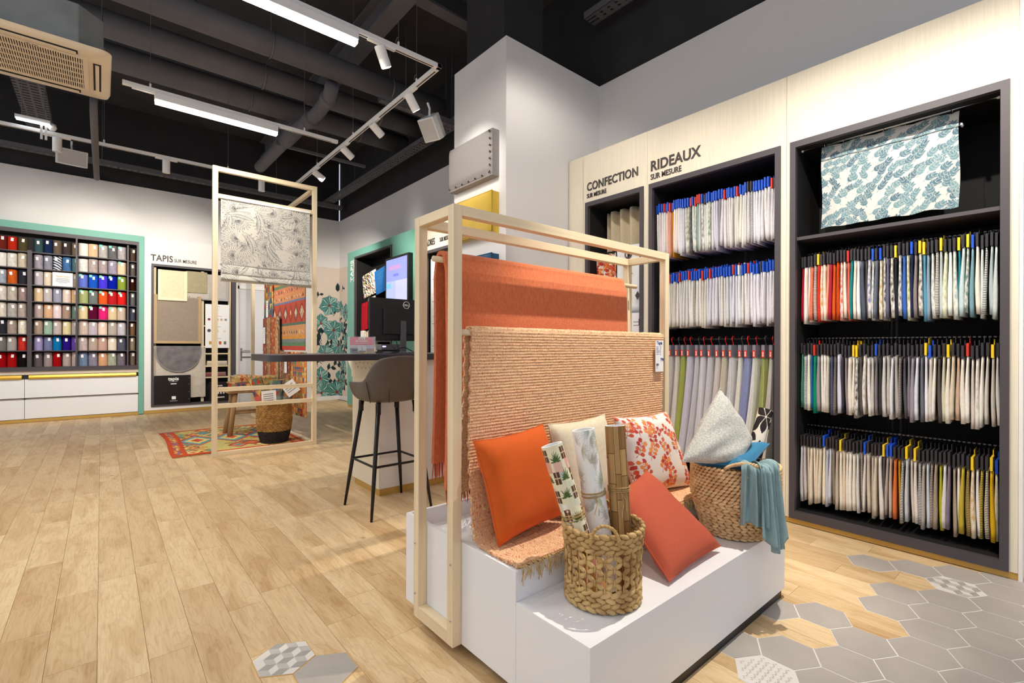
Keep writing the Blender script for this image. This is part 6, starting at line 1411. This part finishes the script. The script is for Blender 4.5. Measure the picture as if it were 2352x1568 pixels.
MB().prism(ol, 1, YF - 0.022, YF - 0.004).build('pile', mat('grey_velvet_rug', C(128, 122, 122), 0.9, col2=C(98, 94, 96), nscale=8, sheen=0.3), t); MB().tube([(x, YF - 0.016, z) for x, z in ol], 0.009, 6).build('binding', mat('grey_binding', C(150, 146, 146), 0.8), t)
t = thing('sample_box', 'flat black display box lettered tapis', 'box', (0.975, YF - 0.01, 0.14)); MB().box(0.706, 1.242, YF - 0.035, YF + 0.01, 0.16, 0.665).build('case', BLKM, t, bevel=0.004)
text('box_lettering', 'tapis', INKW, (0.985, YF - 0.0365, 0.575), 0.085, RY, t, 0.001, 0.002, 'CENTER')
mb = MB(); mb.box(0.925, 1.045, YF - 0.037, YF - 0.035, 0.553, 0.556); mb.box(0.945, 1.03, YF - 0.037, YF - 0.035, 0.505, 0.520); mb.box(0.96, 1.02, YF - 0.037, YF - 0.035, 0.235, 0.290); mb.box(0.935, 1.045, YF - 0.037, YF - 0.035, 0.205, 0.210); mb.build('box_print', INKW, t)
for z in (0.61, 0.50, 0.36, 0.23): MB().tube([(1.218, YF - 0.036, z), (1.218, YF - 0.0345, z)], 0.008, 8).build('snap', STEEL, t)
t = thing('sample_box', 'narrow black display box with white lettering behind the frame', 'box', (1.69, YF - 0.01, 0.14)); MB().box(1.535, 1.850, YF - 0.03, YF + 0.01, 0.16, 0.510).build('case', BLKM, t, bevel=0.004)
text('box_lettering', 'TAPIS', INKW, (1.66, YF - 0.0315, 0.43), 0.035, RY, t, 0.001, 0.001); text('box_lettering', 'MESURE', INKW, (1.66, YF - 0.0315, 0.395), 0.03, RY, t, 0.001, 0.001)
mb = MB(); [mb.box(1.665 + 0.045 * k, 1.69 + 0.045 * k, YF - 0.032, YF - 0.030, 0.29, 0.325) for k in range(3)]; mb.box(1.66, 1.78, YF - 0.032, YF - 0.030, 0.215, 0.235); mb.build('box_print', INKW, t)
t = thing('rug_guide_card', 'white guide card with colour squares in the white rug unit', 'information board', (1.66, YF - 0.005, 1.155)); MB().box(1.470, 1.862, YF - 0.012, YF - 0.006, 1.155, 1.975).build('card', PAPER, t)
for k, (x, z, c) in enumerate(((1.53, 1.69, (150, 50, 50)), (1.66, 1.69, (170, 140, 90)), (1.73, 1.69, (206, 180, 150)), (1.80, 1.69, (150, 150, 160)), (1.66, 1.47, (190, 186, 176)), (1.78, 1.47, (232, 222, 214)), (1.55, 1.24, (196, 160, 80)), (1.71, 1.24, (190, 90, 60)), (1.79, 1.24, (110, 110, 104)))): MB().box(x - 0.02, x + 0.02, YF - 0.0135, YF - 0.012, z - 0.02, z + 0.02 + 0.02 * (k > 5)).build('colour_square', mat('guide_%d' % k, C(*c), 0.8), t)
MB().tube([(1.53, YF - 0.0135, 1.48), (1.53, YF - 0.012, 1.48)], 0.03, 16).build('colour_dot', mat('slate_dot', C(84, 82, 96), 0.8), t)
mb = MB(); [mb.box(1.58, 1.58 + w2, YF - 0.0135, YF - 0.012, z, z + 0.006) for w2, z in ((0.12, 1.93), (0.10, 1.87), (0.16, 1.75), (0.14, 1.55), (0.15, 1.33))]; mb.build('card_print', PRINTG, t)
for k, (x0, x1, z, c) in enumerate(((1.50, 1.62, 0.825, (206, 190, 160)), (1.62, 1.84, 0.825, (190, 178, 160)), (1.48, 1.64, 0.612, (120, 60, 60)), (1.66, 1.82, 0.612, (130, 84, 84)))):
    t = thing('folded_carpet_sample', ('beige', 'sand', 'dark red', 'plum')[k] + ' carpet sample stack on the small shelves of the white unit', 'carpet sample', ((x0 + x1) / 2, YF + 0.07, z)); mb = MB()
    for j in range(3): MB().box(x0 + 0.005 * j, x1 - 0.003 * j, YF + 0.045, YF + 0.115, z + 0.002 + 0.028 * j, z + 0.027 + 0.028 * j).build('sample_layer', mat('layer_%d_%d' % (k, j), C(*[min(255, v + 18 * j) for v in c]), 0.9), t)
MB().box(1.435, 1.875, YF + 0.04, YF + 0.12, 0.800, 0.824).build('inner_shelf', MX, ru)

# ================================================================ FABRIC FRAME WITH ROMAN BLIND, RUG RACK
ff = thing('fabric_stand', 'tall slim maple frame holding a palm-print roman blind', 'display stand', (1.46, 6.0, 0))
fx0, fx1, fy, fw2 = 0.905, 1.998, 5.99, 0.050
def fb(x0, x1, y0, y1, z0, z1, name, m): return MB().box(x0, x1, y0, y1, z0, z1).build(name, m, ff, bevel=0.0015)
fb(fx0, fx0 + fw2, fy, fy + 0.05, 0.0, 3.138, 'post', MZ); fb(fx1 - fw2, fx1, fy, fy + 0.05, 0.0, 3.138, 'post', MZ)
for z0, z1, n in ((3.085, 3.137, 'top_rail'), (2.795, 2.842, 'blind_rail'), (0.700, 0.745, 'middle_rail'), (0.520, 0.565, 'middle_rail'), (0.0, 0.048, 'bottom_rail')): fb(fx0 + fw2, fx1 - fw2, fy + 0.003, fy + 0.047, z0, z1, n, MX)
fb(fx1 - 0.046, fx1 - 0.002, fy + 0.05, 9.10, 3.088, 3.134, 'side_top_rail', MY); fb(fx1 - fw2, fx1, 9.10, 9.15, 0.0, 3.138, 'post', MZ); fb(fx1 - 0.046, fx1 - 0.002, fy + 0.05, 9.10, 0.0, 0.03, 'side_bottom_rail', MY)
for y in (7.45, 7.85, 8.25): fb(fx1 - 0.02, fx1 + 0.018, y - 0.02, y + 0.02, 0.03, 3.088, 'slat', MZ)
# roman blind
cvp = Canvas(300, 300, (204, 198, 186)); q = random.Random(31); inks = [(84, 82, 86), (104, 102, 104), (130, 128, 126)]
for k in range(56):
    x, y = (k % 7) * 50 + q.uniform(-22, 22), (k // 7) * 44 + q.uniform(-18, 18); a0, typ = q.uniform(0, 6.28), (k * 7 + k // 7) % 2
    if typ:      # fan palm: broad pale blades with drawn edges and ribs
        R = q.uniform(40, 58)
        for j in range(17):
            a = a0 + 4.0 * j / 17; cvp.leaf(x, y, a, R * q.uniform(0.85, 1.1), 4.6, (208, 202, 190), None, 0.62, 0, inks[q.randrange(2)])
        for j in range(17): a = a0 + 4.0 * j / 17; cvp.line(x, y, x + math.cos(a) * R * 0.8, y + math.sin(a) * R * 0.8, 0.5, inks[2])
        cvp.disc(x, y, 2.5, inks[0])
    else:        # feather frond: long leaflets off a curved rib
        px, py, a = x, y, a0; bd = q.choice((-0.06, 0.06))
        for j in range(16):
            nx, ny = px + math.cos(a) * 4.6, py + math.sin(a) * 4.6; cvp.line(px, py, nx, ny, 0.7, inks[0]); px, py = nx, ny; a += bd
            for s_ in (-1, 1): cvp.leaf(px, py, a + s_ * 0.62, 30 - j * 1.3, 2.3, (214, 209, 198), None, 0.8, -s_ * 0.06, inks[q.randrange(2)])
cvp.grain(0.03)
rbld = thing('roman_blind', 'roman blind with grey palm leaf drawing on cream cloth', 'blind', (1.44, 5.97, 1.9))
def blind(u, v):
    x = 0.976 + 0.930 * u - 0.012 * np.clip(v - 0.86, 0, 1) * 5 * (1 - 2 * u); z = 2.802 - 0.90 * v
    fold = np.where(v < 0.80, 0, np.where(v < 0.915, 0.030 * np.sin((v - 0.80) / 0.115 * PI / 2), np.where(v < 0.985, 0.022 + 0.030 * np.sin((v - 0.915) / 0.07 * PI / 2), 0.03)))
    return x, 5.972 - fold + 0.004 * np.sin(u * 7 + v * 5), z
grid_attr('cloth', SHEET, blind, cvp.a, rbld, thick=0.004)
BHEM = mat('beige_hem', C(176, 158, 134), 0.9)
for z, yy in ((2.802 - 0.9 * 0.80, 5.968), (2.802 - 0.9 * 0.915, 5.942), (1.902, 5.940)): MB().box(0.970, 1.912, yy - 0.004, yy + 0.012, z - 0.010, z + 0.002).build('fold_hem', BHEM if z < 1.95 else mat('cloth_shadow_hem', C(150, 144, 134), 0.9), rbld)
MB().box(0.972, 1.908, 5.960, 5.992, 2.79, 2.815).build('head_rail', WHITE, rbld)

# kilims hung on the side of the frame (plane x = 2.0, facing the carpet racks)
def kilim(w, h, bands, seed, motif=True):
    cv = Canvas(w, h, (196, 120, 70)); q = random.Random(seed); y = 0; tot = sum(b_[0] for b_ in bands)
    for hh, c, mo_ in bands:
        y1 = y + hh / tot * h; cv.rect(0, y, w, y1, c)
        if mo_ == 'd':
            n = 6; s_ = w / n
            for k in range(n + 1):
                cx, cy = (k + 0.5) * s_, (y + y1) / 2; R = (y1 - y) / 2
                for j in range(int(R), 0, -3):
                    col_ = q.choice([(214, 150, 90), (120, 110, 130), (196, 70, 56), (230, 206, 160), (90, 120, 130)]) if j < R * 0.8 else (150, 50, 44)
                    X, Y = np.meshgrid(np.arange(w), np.arange(h)); m_ = np.abs(X - cx) / (s_ * 0.5) + np.abs(Y - cy) / R < j / R; cv.a[m_] = col_
                cv.rect(cx - 1.5, cy - 3, cx + 2, cy + 3, (236, 226, 200))
        elif mo_ == 'z':
            for x in range(0, w, 6): cv.leaf(x, y + (y1 - y) * 0.8, -0.9 if (x // 6) % 2 else -2.2, 8, 1.6, q.choice([(236, 200, 150), (120, 60, 50), (70, 90, 110)]), None, 1)
        elif mo_ == 't':
            for x in range(0, w, 9):
                for yy in range(int(y), int(y1), 8):
                    c2 = q.choice([(216, 120, 50), (70, 120, 110), (226, 196, 110), (60, 80, 130), (190, 50, 44), (140, 160, 110)]); 
                    for j in range(8): cv.rect(x + j * 0.55, yy + j, x + 9 - j * 0.55, yy + j + 1, c2)
        elif mo_ == 'v':
            x = 0
            while x < w: bw = q.uniform(2, 6); cv.rect(x, y, x + bw, y1, q.choice([(176, 84, 52), (130, 100, 70), (196, 140, 90), (100, 90, 80), (160, 60, 50), (206, 160, 110)])); x += bw
            for k in range(260): cv.disc(q.uniform(0, w), q.uniform(y, y1), 1.2, q.choice([(90, 70, 60), (220, 190, 140), (150, 60, 44)]))
        y = y1
    cv.a = cv.a * 0.78 + np.array([176, 142, 106]) * 0.22
    return cv.grain(0.10, seed).a
def hang(label, y0, y1, z0, z1, x, img, seed=0):
    t = thing('hanging_kilim', label, 'rug', (x, (y0 + y1) / 2, z0)); qn = noise2(seed)
    grid_attr('weave', WEAVEP, lambda u, v: (x - 0.010 * np.sin(u * 8 + seed) * v, y1 - (y1 - y0) * u, z1 - (z1 - z0) * v + 0 * u), img, t, thick=0.010); return t
K1 = [(3, (120, 150, 140), ''), (3, (196, 70, 50), ''), (2, (206, 120, 60), ''), (4, (86, 120, 160), ''), (5, (222, 140, 60), ''), (1.5, (70, 120, 90), ''), (3, (206, 120, 90), 'z'), (4, (214, 140, 96), 'z'), (1, (90, 120, 170), ''), (10, (186, 70, 58), 'd'), (1, (70, 110, 100), ''), (5, (210, 150, 100), 'z'), (1.5, (220, 150, 60), ''), (1.5, (110, 130, 140), ''), (2, (80, 130, 100), ''), (2, (196, 60, 50), '')]
k1 = hang('broad kilim with blue and orange stripes over red diamonds', 6.28, 7.78, 1.14, 2.52, 1.955, kilim(150, 160, K1, 1), 1); fringe(0, 0, 0, 0, 1, 0.001, JCORD, k1) if False else None
hang('narrow olive and orange patterned kilim behind the striped one', 7.70, 8.15, 1.5, 2.42, 1.93, kilim(50, 90, [(5, (120, 120, 50), 't'), (5, (190, 110, 50), 't'), (8, (60, 80, 90), 't')], 2), 2)
hang('brown striped kilim hanging low under the counter line', 7.30, 8.20, 0.42, 1.62, 1.92, kilim(70, 90, [(10, (160, 90, 60), 'v')], 3), 3)
hang('bright orange and green triangle kilim below the counter top', 6.20, 6.95, 0.30, 1.12, 1.94, kilim(90, 100, [(10, (216, 120, 60), 't')], 4), 4)
hang('dark speckled kilim hanging between the striped and triangle kilims', 6.85, 7.35, 0.45, 1.12, 1.93, kilim(60, 80, [(10, (96, 84, 72), 'v')], 5), 5)
for k, (y, z, x) in enumerate(((7.78, 2.33, 1.922), (7.95, 1.78, 1.915), (6.98, 0.98, 1.915), (8.1, 1.38, 1.91))): t = thing('kilim_price_card', 'white price card pinned to the %s kilim' % ('broad striped', 'narrow olive', 'bright triangle', 'brown striped')[k], 'price card', (x, y, z - 0.15)); MB().box(x - 0.004, x, y - 0.055, y + 0.055, z - 0.15, z + 0.10).build('card', PAPER, t); mb = MB(); [mb.box(x - 0.005, x - 0.004, y - 0.04, y + 0.03 - 0.01 * j, z + 0.06 - 0.03 * j, z + 0.066 - 0.03 * j) for j in range(5)]; mb.build('card_print', PRINTG, t)
# short legs of a low bench behind the frame
# floor rug
cvr = Canvas(150, 150, (196, 182, 112)); q = random.Random(8)
pal = [(90, 150, 150), (214, 170, 80), (200, 96, 60), (170, 170, 100), (226, 200, 130), (120, 160, 130), (206, 120, 90)]
for k in range(70):
    x, y, R = q.uniform(10, 140), q.uniform(8, 142), q.uniform(5, 13); c = pal[q.randrange(7)]; X, Y = np.meshgrid(np.arange(150), np.arange(150))
    for s_, cc in ((1, (140, 60, 50)), (0.8, c), (0.4, pal[q.randrange(7)])): m_ = np.abs(X - x) / (R * s_) + np.abs(Y - y) / (R * s_ * 1.1) < 1; cvr.a[m_] = cc
for x in (34, 75, 116):
    X, Y = np.meshgrid(np.arange(150), np.arange(150))
    for R, cc in ((26, (186, 66, 50)), (22, (100, 156, 160)), (15, (220, 196, 120)), (8, (190, 80, 60))): cvr.a[np.abs(X - x) / R + np.abs(Y - 75) / (R * 1.2) < 1] = cc
for e in ((0, 0, 150, 6), (0, 144, 150, 150), (0, 0, 17, 150), (133, 0, 150, 150)): cvr.rect(*e, (196, 78, 44))
for y in range(8, 142, 9):
    for x0 in (4, 137):
        for j in range(5): cvr.leaf(x0 + 4, y + 4, j * 1.25, 4.5, 1.4, q.choice([(232, 190, 90), (130, 110, 130)]), None, 1)
cvr.rect(0, 0, 17, 3, (150, 150, 190)); cvr.grain(0.08, 3)
fr_ = thing('kilim_floor_rug', 'multicoloured kilim rug with red border lying on the oak floor', 'rug', (1.3, 7.1, 0.002))
grid_attr('weave', WEAVEP, lambda u, v: (0.595 + 1.36 * u + 0.02 * np.sin(v * 5), 8.03 - 1.83 * v + 0.02 * np.sin(u * 4), 0.009 + 0.002 * np.sin(u * 17 + v * 11)), cvr.a, fr_, thick=0.006)
fringe_mb = MB(); q = random.Random(6)
for k in range(90): x = 0.60 + 1.34 * k / 90; fringe_mb.tube([(x, 6.20, 0.008), (x + q.uniform(-0.01, 0.01), 6.175, 0.005)], 0.003, 4)
fringe_mb.build('fringe', JCORD, fr_, kind='stuff')
# wooden stool with folded kilims
OAKM = mat('rustic_wood', C(176, 138, 92), 0.7, nz=0.25, nscale=4, stretch=(4, 4, 1))
ws = thing('wooden_stool', 'rustic wooden stool loaded with folded kilims behind the frame', 'stool', (1.55, 7.35, 0))
MB().box(1.26, 1.86, 7.18, 7.52, 0.565, 0.61).build('seat', OAKM, ws, bevel=0.012)
for sx_, sy_ in ((-1, -1), (1, -1), (-1, 1), (1, 1)): MB().tube([(1.56 + 0.20 * sx_, 7.35 + 0.10 * sy_, 0.57), (1.56 + 0.275 * sx_, 7.35 + 0.15 * sy_, 0.0)], [0.028, 0.034], 10).build('leg', OAKM, ws, smooth=True)
for y in (7.24, 7.46): MB().tube([(1.335, y, 0.30), (1.79, y, 0.30)], 0.014, 8).build('stretcher', OAKM, ws, smooth=True)
for k, (x0, x1, z, c, lb) in enumerate(((1.30, 1.80, 0.615, (196, 80, 50), 'orange folded kilim with fringe on the wooden stool'), (1.34, 1.84, 0.70, (206, 170, 110), 'pale fringed kilim folded on top of the wooden stool'))):
    t = thing('folded_kilim', lb, 'rug', ((x0 + x1) / 2, 7.35, z)); im = kilim(80, 50, [(10, c, 't')], 20 + k)
    grid_attr('top_weave', WEAVEP, lambda u, v: (x0 + (x1 - x0) * u, 7.50 - 0.34 * np.clip(v * 1.3, 0, 1), z + 0.08 + 0.014 * np.sin(u * 6) - 0.085 * np.clip(v * 1.3 - 1, 0, 1) / 0.3), im, t, thick=0.02); MB().box(x0 + 0.01, x1 - 0.01, 7.18, 7.49, z, z + 0.07).build('inner_folds', mat('kilim_fold_%d' % k, C(*c), 0.95), t, bevel=0.02)
    if k == 1: fringe(x0, x1, 7.165, z + 0.09, 60, 0.05, JCORD, t, 0.003, seed=9, sway=0.03, dirn=(0, -0.7, -0.6))
# two-tone basket of rolled kilims
tcx, tcy = 1.635, 6.44
tb = thing('woven_basket', 'two-tone seagrass basket with black base full of rolled kilims', 'basket', (tcx, tcy, 0.012))
def rt_(z): f = z / 0.50; return 0.150 + 0.052 * math.sin(min(1, f * 1.5) * PI / 2) - 0.018 * max(0, f - 0.5)
NAT = mat('natural_seagrass', C(206, 160, 92), 0.85, col2=C(160, 114, 58), nscale=26, bump=0.5); BKS = mat('black_seagrass', C(48, 42, 42), 0.8, nz=0.3, nscale=26, bump=0.5)
for nm_, m_, z0, z1 in (('black_rows', BKS, 0.012, 0.150), ('natural_rows', NAT, 0.152, 0.49)):
    mb = MB(); n = int((z1 - z0) / 0.0165)
    for i in range(n + 1): z = z0 + (z1 - z0) * i / n; coil(mb, tcx, tcy, rt_(z), 0.012 + z, int(2 * PI * rt_(z) / 0.040), 0.0085, 0.026, 0.008, 0.16 if i % 2 else -0.16, 0.5 * (i % 2), i)
    mb.build(nm_, m_, tb, smooth=True)
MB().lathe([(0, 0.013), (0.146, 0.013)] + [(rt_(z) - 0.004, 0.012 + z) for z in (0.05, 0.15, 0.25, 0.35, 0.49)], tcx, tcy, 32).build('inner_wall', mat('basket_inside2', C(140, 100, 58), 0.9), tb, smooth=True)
for k, (dx, dy, lx, ly, c, lb) in enumerate(((-0.10, 0.04, -0.16, 0.05, (190, 60, 50), 'red rolled kilim leaning out of the two-tone basket'), (0.02, -0.03, 0.0, 0.06, (96, 120, 130), 'blue-grey rolled kilim standing in the two-tone basket'), (0.10, 0.03, 0.17, -0.02, (110, 120, 120), 'grey fringed rolled kilim leaning out of the two-tone basket'), (-0.02, 0.10, -0.05, 0.12, (206, 140, 70), 'orange rolled kilim at the back of the two-tone basket'))):
    p0, p1 = Vector((tcx + dx * 0.5, tcy + dy * 0.5, 0.25)), Vector((tcx + dx + lx * 0.6, tcy + dy + ly * 0.6, 0.80 - 0.03 * k)); d = (p1 - p0).normalized(); x = d.cross(Vector((0, 0, 1))).normalized(); y = x.cross(d)
    t = thing('rolled_kilim', lb, 'rug', tuple(p0)); im = kilim(60, 60, [(10, c, 't'), (6, tuple(min(255, v + 40) for v in c), 'z'), (10, c, 't')], 40 + k); x_, y_, d_, o_ = [np.array(k2) for k2 in (x, y, d, p0)]; L_ = (p1 - p0).length
    def fn(u, v):
        a = u * 2 * PI; r_ = 0.072 + 0.005 * np.sin(3 * a); P = o_ + d_ * (L_ * (1 - v))[..., None] + x_ * (r_ * np.cos(a))[..., None] + y_ * (r_ * np.sin(a))[..., None]; return P[..., 0], P[..., 1], P[..., 2]
    grid_attr('weave', WEAVEP, fn, im, t)
    mb = MB(); [mb.tube([p1 - d * 0.004 + (x * math.cos(a) + y * math.sin(a)) * r2 for a in [2 * PI * j / 20 for j in range(20)]], 0.006, 5, closed=True) for r2 in (0.014, 0.030, 0.046, 0.062)]; mb.build('roll_end', mat('roll_end_%d' % k, C(*[int(v * 0.8) for v in c]), 0.95), t)
    q = random.Random(k); mb = MB()
    for j in range(40): a = 2 * PI * j / 40; p = p1 + (x * math.cos(a) + y * math.sin(a)) * 0.068; mb.tube([p, p + d * 0.02 + Vector((q.uniform(-0.02, 0.02), q.uniform(-0.02, 0.02), -0.012))], 0.0028, 4)
    mb.build('fringe', JCORD, t, kind='stuff')
for k, (p, rx) in enumerate((((1.52, 6.22, 0.58), 0.05), ((1.77, 6.24, 0.68), 0.6))):
    t = thing('kilim_price_card', ('white price card hung on the two-tone basket rim', 'white price card on the grey rolled kilim')[k], 'price card', p); MB().box(-0.09, 0.09, -0.002, 0.002, -0.09, 0.09).build('card', PAPER, t) if False else None
    c_ = MB(); s_, c2 = math.sin(rx), math.cos(rx); cr_ = [(-0.08, -0.085), (0.08, -0.085), (0.08, 0.085), (-0.08, 0.085)]
    pp_ = [(p[0] + a * c2 - b_ * s_, p[1], p[2] + a * s_ + b_ * c2) for a, b_ in cr_]; c_.add(pp_ + [(a, b_ + 0.003, e) for a, b_, e in pp_], [(0, 1, 2, 3), (7, 6, 5, 4), (0, 4, 5, 1), (1, 5, 6, 2), (2, 6, 7, 3), (3, 7, 4, 0)]); c_.build('card', PAPER, t)
    mb = MB(); [mb.add([(p[0] + a * c2 - b_ * s_, p[1] - 0.001, p[2] + a * s_ + b_ * c2) for a, b_ in ((-0.06, zz), (0.05, zz), (0.05, zz + 0.008), (-0.06, zz + 0.008))], [(0, 1, 2, 3)]) for zz in (0.04, 0.015, -0.01, -0.035)]; mb.build('card_print', PRINTG, t)
